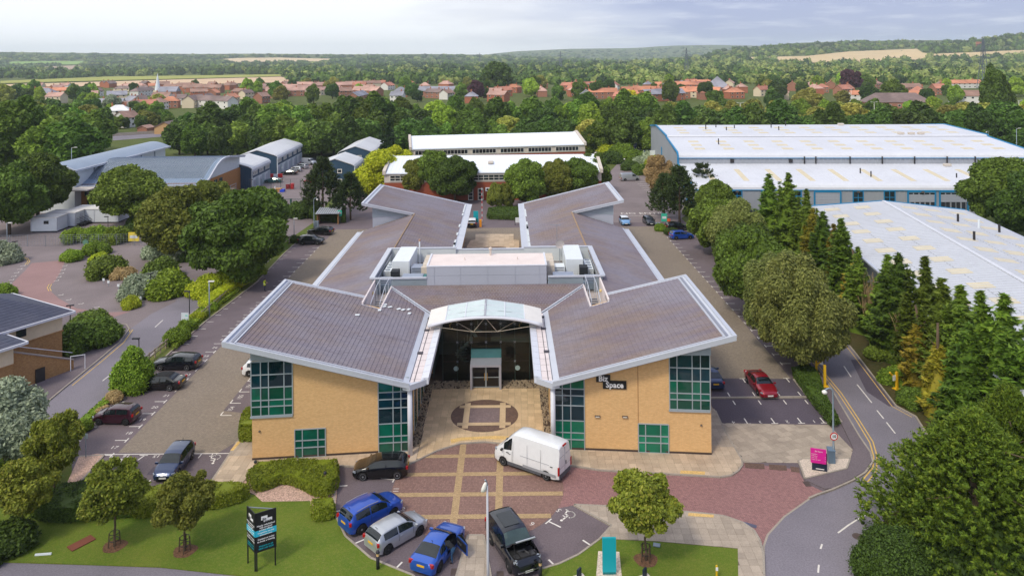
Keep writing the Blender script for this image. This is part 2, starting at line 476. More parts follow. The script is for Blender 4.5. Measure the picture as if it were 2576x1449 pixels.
def T(x,y):
 if y<1150.0:return 0.0
 px=1288.0+FOC*x/y
 z=0.0035*(y-1150.0)
 for d0,d1,prof in RIDGES:
  if y<=d0 or px<prof[0][0]-200:continue
  if px<=prof[0][0]:yt=prof[0][1]
  elif px>=prof[-1][0]:yt=prof[-1][1]
  else:
   for(a,ya),(b,yb_)in zip(prof[:-1],prof[1:]):
    if px<=b:yt=ya+(yb_-ya)*(px-a)/(b-a);break
  h=CAM_H-(yt-HOR+(px-1288.0)*ROLL)*d1/FOC
  if px<prof[0][0]:h*=max(0.0,1-(prof[0][0]-px)/200.0)
  t=min(1.0,(y-d0)/(d1-d0));t=t*t*(3-2*t)
  z=max(z,z+(h-z)*t-max(0.0,y-d1)*0.06)
 return z
def GT(px,py):
 """The first spot of the terrain that a far pixel shows."""
 lo=60.0
 while lo<8600:
  p=PD(px,py,lo*1.05)
  if p.z<T(p.x,lo*1.05):break
  lo*=1.05
 hi=lo*1.05
 for _ in range(12):
  mid=(lo+hi)/2;p=PD(px,py,mid)
  if p.z>T(p.x,mid):lo=mid
  else:hi=mid
 p=PD(px,py,lo);p.z=T(p.x,lo);return p
gm=MB()
gx=[-9000,-3000,-1200,-500,-150,0,150,500,1200,3000,9000];gy=[-250,0,80,160,300,500,800,1150]
gm.v=[(x,y,-0.05)for y in gy for x in gx]
gm.f=[(j*11+i,j*11+i+1,(j+1)*11+i+1,(j+1)*11+i)for j in range(7)for i in range(10)];gm.mi=[0]*70
tag(gm.build('ground',M_MEADOW,smooth=True),kind='structure')
hp=list(range(-500,3101,45));hd=[1150*(9000/1150)**(k/64)for k in range(65)]
hm=MB();hm.v=[((q-1288)/FOC*d,d,T((q-1288)/FOC*d,d)-0.05)for d in hd for q in hp]
nx=len(hp)
hm.f=[(j*nx+i,j*nx+i+1,(j+1)*nx+i+1,(j+1)*nx+i)for j in range(64)for i in range(nx-1)];hm.mi=[0]*len(hm.f)
tag(hm.build('hills',M_MEADOW,smooth=True),kind='structure')
car_park=sheet('car_park',[(-37.9,43),(33.3,43),(33.3,176),(-38.6,176)],0.0,M_BAY)
AX=lambda y:-2.27-0.0078*y
a0,a1=G(297,1138),G(545,1141)
sheet('block_paving',[a0,a1,G(597,1110),(-21,64),(-21,66.5),G(562,1033),(AX(126)-23.9,126),(AX(140)-23.9,140),(AX(140)-30.2,140),(AX(95)-30.2,95)],0.004,M_AISLE)
sheet('block_paving',[G(1803,951),G(1990,953),(AX(95)+30.6,95),(AX(140)+30.6,140),(AX(140)+24.2,140),(AX(126)+24.2,126),(AX(80)+20.5,80)],0.004,M_AISLE)
sheet('block_paving',[(AX(126)-23.85,126),(AX(126)+24.15,126),(AX(140)+24.15,140),(AX(140)-23.85,140)],0.0045,M_AISLE)
PV=GP([(516,1224),(533,1211),(580,1140),(597,1112)])+[Vector((-22.2,63,0)),Vector((-22.2,74,0)),Vector((17.3,74,0))]+GP([(1800,1035),(1822,1084),(1866,1158),(1868,1171),(1857,1186),(1840,1197),(1813,1201.4),(1712,1195.6),(1509,1184),(1430,1172),(1395,1163),(1340,1138),(1280,1119),(1219,1113),(1159,1117),(1100,1135),(1043,1163),(1000,1180),(850,1173),(640,1180),(620,1206),(600,1226)])
pavement=slabbed('pavement',PV,-0.03,0.085,M_BED,M_KERB)
court=[(AX(62)-5.2,59.2),(AX(62)+5.2,59.2),(AX(72)+5.2,72.6),(AX(72)-5.2,72.6)]
def sub(poly,cell):return clip_cell([(p[0],p[1])for p in poly],cell)
def ccw(p):return p if area2(p)>0 else p[::-1]
CT=ccw([(p[0],p[1])for p in court])
pave(pavement,sub(PV,CT),0.6,-0.0078,0.085,M_SLABC,130,near=(-3,58))
WL=ccw([(-30,40),(AX(60)-5.22,40),(AX(60)-5.22,61.4),(-20.9,59.6),(-21.0,75),(-30,75)])
import itertools
pave(pavement,sub(PV,ccw([(-30,40),(AX(60)-5.22,40),(AX(60)-5.22,61.0),(-30,59.3)])),0.6,-0.0078,0.085,M_SLAB,70,near=(-12,52))
pave(pavement,sub(PV,ccw([(AX(60)+5.22,40),(40,40),(40,60.4),(AX(60)+5.22,61.0)])),0.6,-0.0078,0.085,M_SLAB,95,near=(8,52))
pave(pavement,sub(PV,ccw([(16.0,60.45),(40,60.45),(40,80),(16.0,80)])),0.6,-0.0078,0.085,M_SLABG,10,near=(8,52))
pave(pavement,sub(PV,ccw([(-30,59.4),(-21.2,59.9),(-21.2,80),(-30,80)])),0.6,-0.0078,0.085,M_SLABG,10,near=(8,52))
kerb(PV[7:28],0.11)
kerb(PV[28:]+PV[:5],0.11)
PC=Vector((-2.85,55.3));PR=6.4
RED=GP([(1395,1163),(1430,1172),(1509,1184),(1712,1196),(1813,1201.4),(1840,1197),(1857,1186),(1868,1172),(1871,1164),(2002,1180),(2012,1190),(2025,1214),(2075,1238),(2035,1255),(1973,1299),(1931,1345),(1921,1374),(1912,1362),(1897,1336),(1868,1316),(1822,1300),(1770,1293),(1700,1287),(1552,1275),(1444,1270),(1374,1284),(1340,1306),(1250,1322),(1230,1180)])
red_paving=sheet('red_paving',RED,0.004,M_RED)
circ=[(PC.x+PR*math.cos(t),PC.y+PR*math.sin(t))for t in[2*math.pi*k/64 for k in range(64)]]
plaza=sheet('plaza_paving',circ,0.008,M_REDP)
def chord(u):
 return math.sqrt(max(0,PR*PR-u*u))
for x in(-4.35,-1.25):
 c=chord(x-PC.x)-0.05
 stripe([(x,PC.y-c),(x,PC.y+c)],0.52,0.014,M_BUFFSTRIPE,plaza,'paving_stripe')
for y in(59.65,57.05,54.4,51.75):
 c=chord(y-PC.y)-0.05
 stripe([(PC.x-c,y),(PC.x+c,y)],0.50,0.018,M_BUFFSTRIPE,plaza,'paving_stripe')
EC=(G(1219,1047).x,G(1219,1047).y)
def disc(r0,r1,z,m,name,parent,a0=0,a1=2*math.pi,n=48):
 mb=MB()
 for k in range(n):
  t0,t1=a0+(a1-a0)*k/n,a0+(a1-a0)*(k+1)/n
  if r0<=0:mb.add([(EC[0],EC[1],z),(EC[0]+r1*math.cos(t0),EC[1]+r1*math.sin(t0),z),(EC[0]+r1*math.cos(t1),EC[1]+r1*math.sin(t1),z)],[(0,1,2)])
  else:mb.quad(*[(EC[0]+r*math.cos(t),EC[1]+r*math.sin(t),z)for r,t in((r0,t0),(r1,t0),(r1,t1),(r0,t1))])
 return mb.build(name,m,parent)
disc(0,3.02,0.114,M_DARKBLK,'paving_circle',pavement)
for s in(-1,1):
 w=0.26;o=1.62
 c=math.sqrt(2.85**2-o*o)
 stripe([(EC[0]+s*o,EC[1]-c),(EC[0]+s*o,EC[1]+c)],2*w,0.119,M_SLABC,pavement,'paving_stripe')
 stripe([(EC[0]-c,EC[1]+s*o),(EC[0]+c,EC[1]+s*o)],2*w,0.124,M_SLABC,pavement,'paving_stripe')
sheet('paving_square',[(EC[0]-1.34,EC[1]-1.34),(EC[0]+1.34,EC[1]-1.34),(EC[0]+1.34,EC[1]+1.34),(EC[0]-1.34,EC[1]+1.34)],0.119,M_GREYBLK,pavement)
def tact(px,z=0.112,parent=pavement):sheet('tactile_strip',GP(px),z,M_TACT,parent)
tact([(1712,1186),(1774,1189),(1773,1197),(1711,1194)])
tact([(1133,1108),(1160,1103),(1245,1099),(1300,1101),(1300,1109),(1219,1107),(1160,1111),(1136,1118)])
tact([(587,1136),(579,1136),(598,1113),(607,1113)])
def strewn(name,poly,z,m,n,r0,r1,seed,parent=None):
 """Loose stones lying on a bed."""
 rng=random.Random(seed);mb=MB()
 x0,x1,y0,y1=min(p[0]for p in poly),max(p[0]for p in poly),min(p[1]for p in poly),max(p[1]for p in poly)
 k=0
 while k<n:
  x,y=rng.uniform(x0,x1),rng.uniform(y0,y1)
  if not inside(x,y,poly):continue
  k+=1;r=rng.uniform(r0,r1);a=rng.random()*6
  vs=[(x+r*math.cos(a+t)*rng.uniform(.7,1.1),y+r*math.sin(a+t)*rng.uniform(.7,1.1),z)for t in(0,1.3,2.5,3.8,5.0)]
  top=[(x+(v[0]-x)*.6,y+(v[1]-y)*.6,z+r*.9)for v in vs]
  mb.add(vs+top,[(5,6,7,8,9)]+[(i,(i+1)%5,5+(i+1)%5,5+i)for i in range(5)])
 return tag(mb.build(name,m,parent),kind='stuff')
for s in(-1,1):
 q=[(AX(61)+s*5.2,60.8),(AX(61)+s*5.9,60.8),(AX(72)+s*5.9,72.4),(AX(72)+s*5.2,72.4)]
 sheet('planting_bed',q,0.102,M_SOIL,pavement)
 strewn('gravel',ccw(q),0.102,M_STONE,260,0.05,0.14,3+s)
 q=[(AX(72)+s*1.55,71.6),(AX(72)+s*5.2,71.6),(AX(72)+s*5.2,73.2),(AX(72)+s*1.55,73.2)]
 sheet('planting_bed',q,0.112,M_SOIL,pavement)
 strewn('gravel',ccw(q),0.112,M_STONE,200,0.06,0.16,13+s)
LAWN=GP([(-100,1250),(170,1232),(520,1227),(600,1240),(640,1246),(660,1262),(780,1262),(842,1238),(841,1291),(869,1350),(932,1405),(995,1431),(1040,1449),(1060,1490),(700,1472),(607,1449),(404,1427),(202,1420),(0,1414),(-100,1412)])
lawn=slabbed('lawn',LAWN,-0.03,0.07,M_GRASS,M_KERB)
RLAWN=GP([(1364,1432),(1408,1419),(1456,1396),(1509,1357),(1549,1359),(1654,1364),(1856,1382),(1858,1500),(1330,1500)])
rlawn=slabbed('lawn',RLAWN,-0.03,0.07,M_GRASS,M_KERB)
kerb(LAWN[7:14],0.10)
kerb(RLAWN[:4],0.10)
GB=GP([(600,1226),(622,1206),(640,1182),(850,1175),(848,1240),(842,1300),(786,1302),(780,1262),(660,1264),(640,1246)])
sheet('gravel_bed',GB,0.082,M_GRAVEL)
RP=GP([(1444,1271),(1552,1276),(1700,1287),(1770,1293),(1822,1300),(1868,1316),(1897,1336),(1912,1362),(1921,1400),(1924,1500),(1858,1500),(1856,1382),(1654,1364),(1549,1359),(1509,1357),(1539,1324)])
rpave=slabbed('pavement',RP,-0.03,0.085,M_BED,M_KERB)
pave(rpave,RP,0.6,-0.03,0.085,M_SLABG,250,near=(14,46))
kerb(RP[:10],0.11);kerb([RP[0],RP[-1],RP[-2]],0.11)
tact([(1732,1293),(1796,1298),(1795,1305),(1731,1301)],0.114,rpave)
CP=GP([(1177,1347),(1217,1347),(1243,1500),(1134,1500)])
cpave=slabbed('pavement',CP,-0.03,0.05,M_BED,M_KERB)
pave(cpave,CP,0.6,-0.0078,0.05,M_SLABG,80,near=(-3,46))
kerb([CP[3],CP[0],CP[1],CP[2]],0.075)
BX=GP([(1806,1064),(2085,1069),(2146,1132),(2139,1157),(2019,1159),(2008,1164),(1871,1163),(1857,1139),(1822,1084)])
crossing=sheet('paved_crossing',BX,0.004,M_BED)
pave(crossing,BX,0.62,0.36,0.004,M_SLABG,220,thick=0.012,near=(22,58))
for x0,x1,y in((1873,1922,1164),(1934,1978,1168),(1988,2010,1173)):
 sheet('brown_band',GP([(x0,y),(x1,y+3),(x1+2,y+16),(x0+2,y+13)]),0.022,M_DARKBLK,crossing)
bc=GP([(1196,590),(1292,590),(1292,604),(1306,606),(1306,625),(1172,625),(1184,606),(1196,604)])
bpv=slabbed('pavement',bc,-0.03,0.06,M_BED,M_KERB)
pave(bpv,bc,0.9,-0.0078,0.06,M_SLAB,60,near=(-3,120))
sheet('paving_circle',[(AX(121)+4.2*math.cos(t*.3142),121.5+4.2*math.sin(t*.3142))for t in range(20)],0.09,M_DARKBLK,bpv)
for q in(-2.2,2.2):stripe([(AX(121)+q,118),(AX(121)+q,126)],.6,0.094,M_SLAB,bpv,'paving_stripe')
RL=[Vector((44.5,172,0)),Vector((36.8,115,0))]+GP([(2058,926),(2096,988),(2162,1099),(2190,1140),(2196,1163),(2177,1190),(2145,1210),(2096,1232),(2058,1245),(2035,1255),(1973,1299),(1931,1345),(1921,1374),(1924,1500)])
RR=GP([(2160,1500),(2160,1430),(2200,1330),(2330,1230),(2336,1100),(2304,1049),(2254,1022),(2154,892)])+[Vector((41.6,115,0)),Vector((50.0,172,0))]
road_r=sheet('road',RL+RR,0.006,M_ROAD)
kerb(RL[1:12],0.11);kerb(RR[4:],0.11)
stripe(RL[11:],0.13,0.012,M_KERB,road_r,'edge_stone')
YL=[(2052,912),(2116,988),(2162,1057),(2196,1111),(2206,1146),(2205,1184),(2183,1211)]
YI=[(2045,912),(2108,988),(2154,1057),(2188,1113),(2198,1148),(2196,1176),(2170,1207)]
for q in(YL,YI):stripe(GP(q),0.10,0.011,M_YELLOW,road_r)
stripe(GP([(2183,1211),(2170,1207)]),0.10,0.012,M_YELLOW,road_r)
for q in([(2123,921),(2141,948)],[(2156,967),(2193,1013)],[(2206,1032),(2223,1053)],[(2230,1062),(2252,1090)],[(2108,1340),(2135,1320),(2162,1303),(2189,1290)],[(2060,1420),(2058,1440)],[(2064,1380),(2068,1368)]):
 stripe(GP(q),0.11,0.011,M_WHITE,road_r)
stripe([p+Vector((-0.35,0,0))for p in RR[5:9]],0.08,0.011,M_YELLOW,road_r)
sheet('tarmac_patch',GP([(2170,905),(2210,960),(2260,1022),(2236,1022),(2180,985),(2140,905)]),0.009,M_BAYR,road_r)
FOOT=GP([(2062,940),(2098,994),(2160,1098),(2188,1140),(2193,1160),(2175,1187),(2143,1207),(2096,1229),(2077,1232),(2025,1209),(2022,1203),(2129,1180),(2139,1157),(2147,1130),(2116,1066),(2078,1000)])
slabbed('footpath',FOOT,-0.03,0.095,M_FOOT,M_KERB)
ISL=GP([(2010,1165),(2008,1161),(2018,1157),(2139,1155),(2130,1181),(2025,1206)])
sheet('gravel_bed',ISL,0.11,M_PALEGR);kerb(ISL,0.13,0.12,closed=True)
HB=GP([(1990,925),(2030,920),(2062,938),(2080,1000),(2116,1066),(2088,1068),(2040,1010),(1996,955)])
slabbed('verge',HB,-0.03,0.09,M_VERGE,M_KERB);kerb([HB[5],HB[6],HB[7]],0.11)
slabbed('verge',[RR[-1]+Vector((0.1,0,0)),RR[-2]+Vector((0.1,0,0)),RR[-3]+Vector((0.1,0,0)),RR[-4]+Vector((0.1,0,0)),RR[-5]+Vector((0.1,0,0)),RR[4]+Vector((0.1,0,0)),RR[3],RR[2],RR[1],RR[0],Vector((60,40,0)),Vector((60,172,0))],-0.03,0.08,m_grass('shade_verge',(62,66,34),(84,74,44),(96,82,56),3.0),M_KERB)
sheet('road',GP([(-260,1413),(0,1415),(202,1421),(404,1428),(607,1450),(700,1473),(700,1600),(-260,1600)]),0.003,M_ROAD)
SITE=GP([(-420,1290),(30,1180),(180,1078),(233,1037),(303,968),(366,916),(420,853),(470,800),(560,735),(640,700),(700,640),(730,605),(790,560),(830,500),(880,455),(560,452),(170,520),(-200,560),(-420,700)])
site=sheet('road',SITE,-0.004,M_SITE)
PINK=GP([(80,662),(64,680),(35,708),(18,730),(13,748),(0,770),(60,800),(150,800),(192,802),(272,802),(330,783),(270,786),(193,776),(148,751),(128,733),(119,720),(136,711),(153,683),(162,661),(158,655)])
sheet('pink_lane',PINK,0.001,M_PINK,site)
sheet('road',GP([(-60,1170),(20,1095),(99,1029),(170,970),(244,910),(301,862),(327,828),(380,790),(440,760),(480,700),(560,735),(470,800),(420,853),(366,916),(303,968),(233,1037),(180,1078),(50,1152)]),0.0,M_ROAD)
LK=GP([(182,1100),(232,1058),(281,1007),(317,980),(389,924),(432,884),(483,839),(525,803),(568,771),(605,742),(645,711),(713,640),(735,620),(788,576)])
VL=GP([(790,560),(725,605),(695,640),(635,695),(555,735),(468,800),(418,853),(364,916),(301,968),(231,1037),(178,1078),(48,1152),(20,1190),(80,1230),(180,1222)])
slabbed('verge',LK+VL,-0.03,0.085,M_VERGE,M_KERB)
kerb(LK,0.12);kerb(VL[1:12],0.11)
LB=GP([(99,1029),(170,970),(244,910),(301,862),(325,829),(318,818),(285,812),(230,780),(150,800),(60,800),(-60,1000),(-60,1150),(20,1095)])
lfoot=slabbed('footpath',[p+Vector((-0.1,0,0))for p in LB],-0.03,0.09,M_FOOT,M_KERB)
kerb(LB[:8],0.12)
stripe([p+Vector((0.45,0,0))for p in LB[1:5]],0.09,0.008,M_YELLOW,site)
for q in([(258,958),(297,927)],[(390,823),(410,805)],[(310,676),(362,705)]):stripe(GP(q),0.11,0.008,M_WHITE,site)
for dx in(0,6):stripe(GP([(298-dx,816),(318-dx,820),(327-dx,828),(326-dx,835)]),0.09,0.008,M_YELLOW,site)
for dx in(0,5):stripe(GP([(54,646),(70-dx,650),(75-dx,658),(68-dx,666)]),0.09,0.008,M_YELLOW,site)
for dx in(0,6):stripe(GP([(124+dx,715),(119+dx,724),(123+dx,732)]),0.09,0.008,M_YELLOW,site)
for x,y in((57,669),(49,677),(41,686),(34,695),(28,704),(21,714),(162,669),(157,679),(153,688),(147,697),(141,706),(152,742),(172,754),(203,764),(243,773)):
 stripe(GP([(x-6,y+1),(x+5,y),(x+7,y-2)]),0.12,0.007,M_WHITE,site)
k=0
for i in range(30):
 y=60.3+2.36*i
 if i%1==0:
  x0,x1=AX(y)-35.0,AX(y)-30.2
  stripe([(x0,y),(x0+0.95,y)],0.1,0.009,M_WHITE,car_park)
  stripe([(x1-1.0,y),(x1,y)],0.1,0.009,M_WHITE,car_park)
  stripe([(x1,y-0.35),(x1,y+0.35)],0.1,0.010,M_WHITE,car_park)
  if i<16 and y<100:flat_text(str(17+i),x1-0.45,y+1.2,0.009,0.62,0,M_WHITE,car_park)
for i in range(26):
 y=77.0+2.36*i
 x0,x1=AX(y)+30.6,AX(y)+35.3
 stripe([(x0,y),(x0+1.0,y)],0.1,0.009,M_WHITE,car_park)
 stripe([(x0,y-0.35),(x0,y+0.35)],0.1,0.010,M_WHITE,car_park)
for i in range(6):
 y=66.9+2.36*i;x0=AX(y)-23.9
 stripe([(x0,y),(x0+1.0,y)],0.1,0.009,M_WHITE,car_park)
 stripe([(x0,y),(x0,y+0.7)],0.1,0.010,M_WHITE,car_park)
 flat_text(str(154+i),x0+0.5,y+1.25,0.009,0.62,R(90),M_WHITE,car_park)
yb,ya,yw=G(1900,1066).y,G(1900,952).y,G(1900,1001).y
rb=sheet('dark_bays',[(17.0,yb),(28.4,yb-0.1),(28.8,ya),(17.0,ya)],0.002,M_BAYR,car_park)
for i,px in enumerate((1813,1881,1950,2018,2076)):
 x=G(px,1066).x
 stripe([(x,yb+0.05),(x,yb+1.0)],0.1,0.009,M_WHITE,car_park);stripe([(x-0.3,yb+0.05),(x+0.3,yb+0.05)],0.1,0.010,M_WHITE,car_park)
 stripe([(x,yw-1.3),(x,yw-0.5)],0.1,0.009,M_WHITE,car_park);stripe([(x,yw+0.4),(x,yw+1.2)],0.1,0.009,M_WHITE,car_park)
 stripe([(x,ya-0.9),(x,ya)],0.1,0.009,M_WHITE,car_park);stripe([(x-0.3,ya),(x+0.3,ya)],0.1,0.010,M_WHITE,car_park)
 if i<4:flat_text(str(4-i),x+1.2,yb+0.35,0.009,0.62,R(180),M_WHITE,car_park)
kerb([(17.2,yw),(28.7,yw-0.05)],0.13,0.2)
kerb([(28.45,yb),(28.85,ya)],0.12)
sheet('tarmac_patch',GP([(396,1196),(418,1175),(440,1176),(420,1196)]),0.006,M_BAYR,car_park)
sheet('tarmac_patch',GP([(368,1194),(386,1174),(425,1174),(425,1194)]),0.005,M_BAYR,car_park)
stripe(GP([(240,1143),(580,1140)]),0.1,0.009,M_WHITE,car_park)
for q in([(347,1157),(364,1145)],[(351,1145),(372,1145)],[(499,1152),(508,1140)],[(369,1218),(379,1207)],[(452,1213),(460,1203)],[(206,1223),(217,1213)],[(272,1160),(284,1147)]):
 stripe(GP(q),0.1,0.010,M_WHITE,car_park)
for q in((313,1160),(540,1153)):
 p=G(*q);wheelchair(p.x,p.y,0.010,1.0,R(180),car_park)
for b,q in(('16',(318,1147)),('15',(394,1147)),('13',(540,1143)),('11',(997,1232)),('10',(1012,1281))):
 p=G(*q);flat_text(b,p.x,p.y,0.010,0.6,R(180)if b in('16','15','13')else R(90),M_WHITE,car_park)
def polar(r,px,py):
 p=G(px,py);v=Vector((p.x-PC.x,p.y-PC.y)).normalized();return(PC.x+v.x*r,PC.y+v.y*r)
for px,py in((1000,1207),(1003,1262),(1030,1336),(1090,1420),(1374,1308),(1290,1345)):
 stripe([polar(6.55,px,py),polar(7.6,px,py)],0.11,0.010,M_WHITE,car_park)
 v=Vector(polar(6.55,px,py))-PC;n=Vector((-v.y,v.x)).normalized()*0.35;c=PC+v
 stripe([c-n,c+n],0.1,0.011,M_WHITE,car_park)
for q in([(846,1223),(874,1221)],[(844,1286),(872,1281)],[(889,1368),(917,1356)],[(995,1430),(1012,1413)],[(1466,1358),(1489,1373)],[(1380,1407),(1398,1424)]):
 stripe(GP(q),0.12,0.009,M_WHITE,car_park)
p=G(1428,1296);wheelchair(p.x,p.y,0.010,1.0,R(128),car_park)
for b,q,a in(('5',(1406,1283),130),('6',(1339,1317),140)):
 p=G(*q);flat_text(b,p.x,p.y,0.010,0.6,R(a),M_WHITE,car_park)
for q in((1143,1438),(1258,1445),(2030,1217)):
 p=G(*q);mb=MB().box((0,0,0.004),(0.45,0.62,0.012))
 for i in range(5):mb.box((0,-0.24+0.12*i,0.013),(0.38,0.05,0.01))
 o=mb.build('drain_grate',M_IRON,None,(p.x,p.y,0.008));tag(o,{1143:'iron drain grate beside the slab path near the blue coupe',1258:'iron drain grate beside the slab path in front of the black off-roader',2030:'iron drain grate on red paving by the pink sign island'}[q[0]],'drain')
p=G(1886,1320)
mb=MB().box((0,0,0.006),(0.9,0.35,0.012))
for i in range(8):mb.box((-0.38+0.11*i,0,0.015),(0.05,0.3,0.01))
tag(mb.build('drain_grate',mat('galvanised_grate',(92,92,112),0.5,var=0.2),None,(p.x,p.y,0.008),-0.5),'bluish metal drain grate at the kerb bend of the red paving','drain')
p=G(2158,1349);tag(MB().lathe([(0.36,0),(0.36,0.012),(0.30,0.016)],16).build('manhole_cover',M_IRON,None,(p.x,p.y,0.006)),'round manhole cover in the grey road below the white dashed line','manhole')
p=G(1622,537);flat_text('NO ENTRY',p.x,p.y,0.008,2.0,0,M_WHITE,car_park,'road_lettering')
stripe(GP([(1560,543),(1700,543)]),0.15,0.009,M_WHITE,car_park)
LANE=GP([(1500,470),(1560,405),(1600,405),(1640,455),(1700,505),(1740,530),(1700,560),(1545,560)])
sheet('road',LANE,0.002,M_SITE)
for i in range(13):
 a=G(1600+5.6*i,458+5.0*i)
 stripe([(a.x-0.2,a.y),(a.x+4.4,a.y)],0.12,0.008,M_WHITE,car_park)
BY=GP([(800,560),(905,505),(1180,500),(1560,500),(1640,556),(1500,600),(860,600)])
sheet('service_yard',BY,-0.002,M_SITE)
YD=GP([(560,452),(880,452),(905,505),(800,560),(690,560),(560,520)])
YARD2=GP([(640,452),(660,425),(760,400),(830,400),(905,450),(905,470),(640,470)])
sheet('service_yard',YARD2,-0.003,M_SITE)
# ================================================================ the office building with four butterfly roofs
def W(u,v,z=0.0):return Vector((AX(v)+u,v+0.0078*u,z))
def m_brick(name,a,b,joint,bw=0.225,bh=0.075,soft=0.5):
 t=NT(name);p=t.pos()
 sp=t.node('ShaderNodeSeparateXYZ');t.l.new(p,sp.inputs[0])
 cb=t.node('ShaderNodeCombineXYZ');t.l.new(t.math('ADD',sp.outputs[0],sp.outputs[1]),cb.inputs[0]);t.l.new(sp.outputs[2],cb.inputs[1])
 br=t.node('ShaderNodeTexBrick');t.l.new(cb.outputs[0],br.inputs['Vector'])
 br.inputs['Scale'].default_value=1.0;br.inputs['Brick Width'].default_value=bw;br.inputs['Row Height'].default_value=bh;br.inputs['Mortar Size'].default_value=0.008
 t.set(br,'Color1',lin(a));t.set(br,'Color2',lin(b));t.set(br,'Mortar',lin(joint))
 f=t.noise(p,0.5,5.0,0.65);g=t.noise(p,7.0,3.0)
 col=t.mix(t.ramp(f,((0.4,0.0),(0.8,0.22))),br.outputs[0],tuple(v*0.78 for v in lin(a)))
 col=t.mix(t.ramp(g,((0.3,0),(0.7,1))),t.mix(1.0,col,(0.96,)*3,'MULTIPLY'),t.mix(1.0,col,(1.04,)*3,'MULTIPLY'))
 return t.bsdf(col,0.9,spec=0.2,normal=t.bump(br.outputs['Fac'],-0.4,0.01))
def m_glass(name,base,rough=0.04,spec=0.6,var=0.5):
 t=NT(name);c=lin(base)
 oi=t.node('ShaderNodeObjectInfo');geo=t.node('ShaderNodeNewGeometry')
 r=t.math('FRACT',t.math('ADD',oi.outputs['Random'],geo.outputs['Random Per Island']))
 n=t.noise(t.pos(),0.9,3.0)
 col=t.mix(r,tuple(v*(1-var)for v in c),tuple(v*(1+var)for v in c))
 col=t.mix(t.ramp(n,((0.4,0),(0.7,0.6))),col,tuple(v*0.45 for v in c))
 return t.bsdf(col,rough,spec=spec)
def m_tiles(name,base,warm,cool):
 """Concrete roof tiles: every tile a little different, dark and tan streaks of weathering down the slope."""
 t=NT(name);p=t.pos();c=lin(base)
 oi=t.node('ShaderNodeObjectInfo');geo=t.node('ShaderNodeNewGeometry')
 r=t.math('FRACT',t.math('ADD',oi.outputs['Random'],geo.outputs['Random Per Island']))
 mp=t.node('ShaderNodeMapping');t.l.new(p,mp.inputs['Vector']);mp.inputs['Scale'].default_value=(0.10,0.62,0.1);mp.inputs['Rotation'].default_value=(0,0,0.12)
 f=t.noise(mp.outputs[0],1.0,6.0,0.62);f2=t.noise(p,0.10,4.0);f3=t.noise(mp.outputs[0],2.7,5.0,0.6)
 col=t.mix(t.ramp(f,((0.38,0),(0.62,1))),c,lin(warm))
 col=t.mix(t.ramp(f2,((0.42,0),(0.62,0.75))),col,lin(cool))
 col=t.mix(t.ramp(f3,((0.56,0),(0.72,0.45))),col,tuple(v*0.6 for v in c))
 col=t.mix(r,t.mix(1.0,col,(0.94,)*3,'MULTIPLY'),t.mix(1.0,col,(1.06,)*3,'MULTIPLY'))
 return t.bsdf(col,0.8,spec=0.3)
M_BRICK=m_brick('yellow_brick',(228,186,130),(214,170,114),(198,166,126))
M_PLINTH=mat('dark_plinth',(70,56,50),0.9)
M_TILE=m_tiles('roof_tile',(122,110,117),(134,118,110),(134,130,142))
M_METAL=mat('pale_metal_trim',(196,200,210),0.45,metal=0.2,var=0.07,scale=0.8)
M_SOFFIT=mat('grey_soffit',(158,156,160),0.6,var=0.06)
M_GUT=mat('gutter_membrane',(222,210,208),0.75,var=0.1,scale=1.2)
M_DARKLINE=mat('gutter_seam',(70,66,74),0.8)
M_FRAME=mat('grey_window_frame',(166,176,182),0.45,metal=0.2,var=0.04)
M_GD=m_glass('dark_teal_glass',(6,46,56))
M_GG=m_glass('green_glass',(10,122,92),var=0.3)
M_GM=m_glass('mid_green_glass',(8,88,70),var=0.4)
M_COLW=mat('white_column_paint',(214,216,224),0.4,var=0.04)
M_PANEL=mat('grey_cladding_panel',(176,180,192),0.4,metal=0.15,var=0.03,scale=0.6)
M_LOUV=mat('louvre_metal',(166,178,186),0.5,metal=0.2,var=0.06)
M_WCLAD=mat('white_cladding',(206,212,214),0.5,var=0.07,scale=0.9)
M_DARKBOX=mat('dark_recess',(40,44,50),0.9)
M_MEMB=mat('roof_membrane',(226,212,206),0.8,var=0.1,scale=0.6)
M_STEEL=mat('galvanised_steel',(150,158,168),0.45,metal=0.5,var=0.1)
M_RIDGE=mat('ridge_mortar',(158,132,104),0.9,var=0.2,scale=2)
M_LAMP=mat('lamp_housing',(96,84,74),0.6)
M_BLACK=mat('black_panel',(18,18,22),0.5,var=0.05)
M_SIGNW=mat('white_lettering',(236,236,236),0.5,var=0.0)
def wpart(mb,name,m,parent,smooth=False):
 """Part given in world coordinates under a top-level thing."""
 o=mb.build(name,m,parent,smooth=smooth)
 if parent is not None and parent.parent is None:
  o.matrix_parent_inverse=(Matrix.Translation(parent.location)@Matrix.Rotation(parent.rotation_euler[2],4,'Z')).inverted()
 return o
def wlink(name,me,parent,loc=(0,0,0),rz=0):
 o=link(name,me,parent,loc,rz)
 if parent is not None and parent.parent is None:
  o.matrix_parent_inverse=(Matrix.Translation(parent.location)@Matrix.Rotation(parent.rotation_euler[2],4,'Z')).inverted()
 return o
office=thing('office_building','large yellow brick office building with four sloping grey tiled roofs and green glass','building',W(0,95,0))
ZR=lambda u:10.0-0.276*(20.15-abs(u))
def deck(poly,zf,th,name,m):
 P=[W(u,v)for u,v in poly]
 mb=MB();mb.prism(P,[zf(u,v)-th for u,v in poly],[zf(u,v)for u,v in poly])
 return wpart(mb,name,m,office)
FRONT=[(20.15,57.9),(20.15,74.3),(12.15,75.5),(12.15,73.4),(10.5,73.4),(10.5,80.2),(5.7,75.4),(5.7,59.1)]
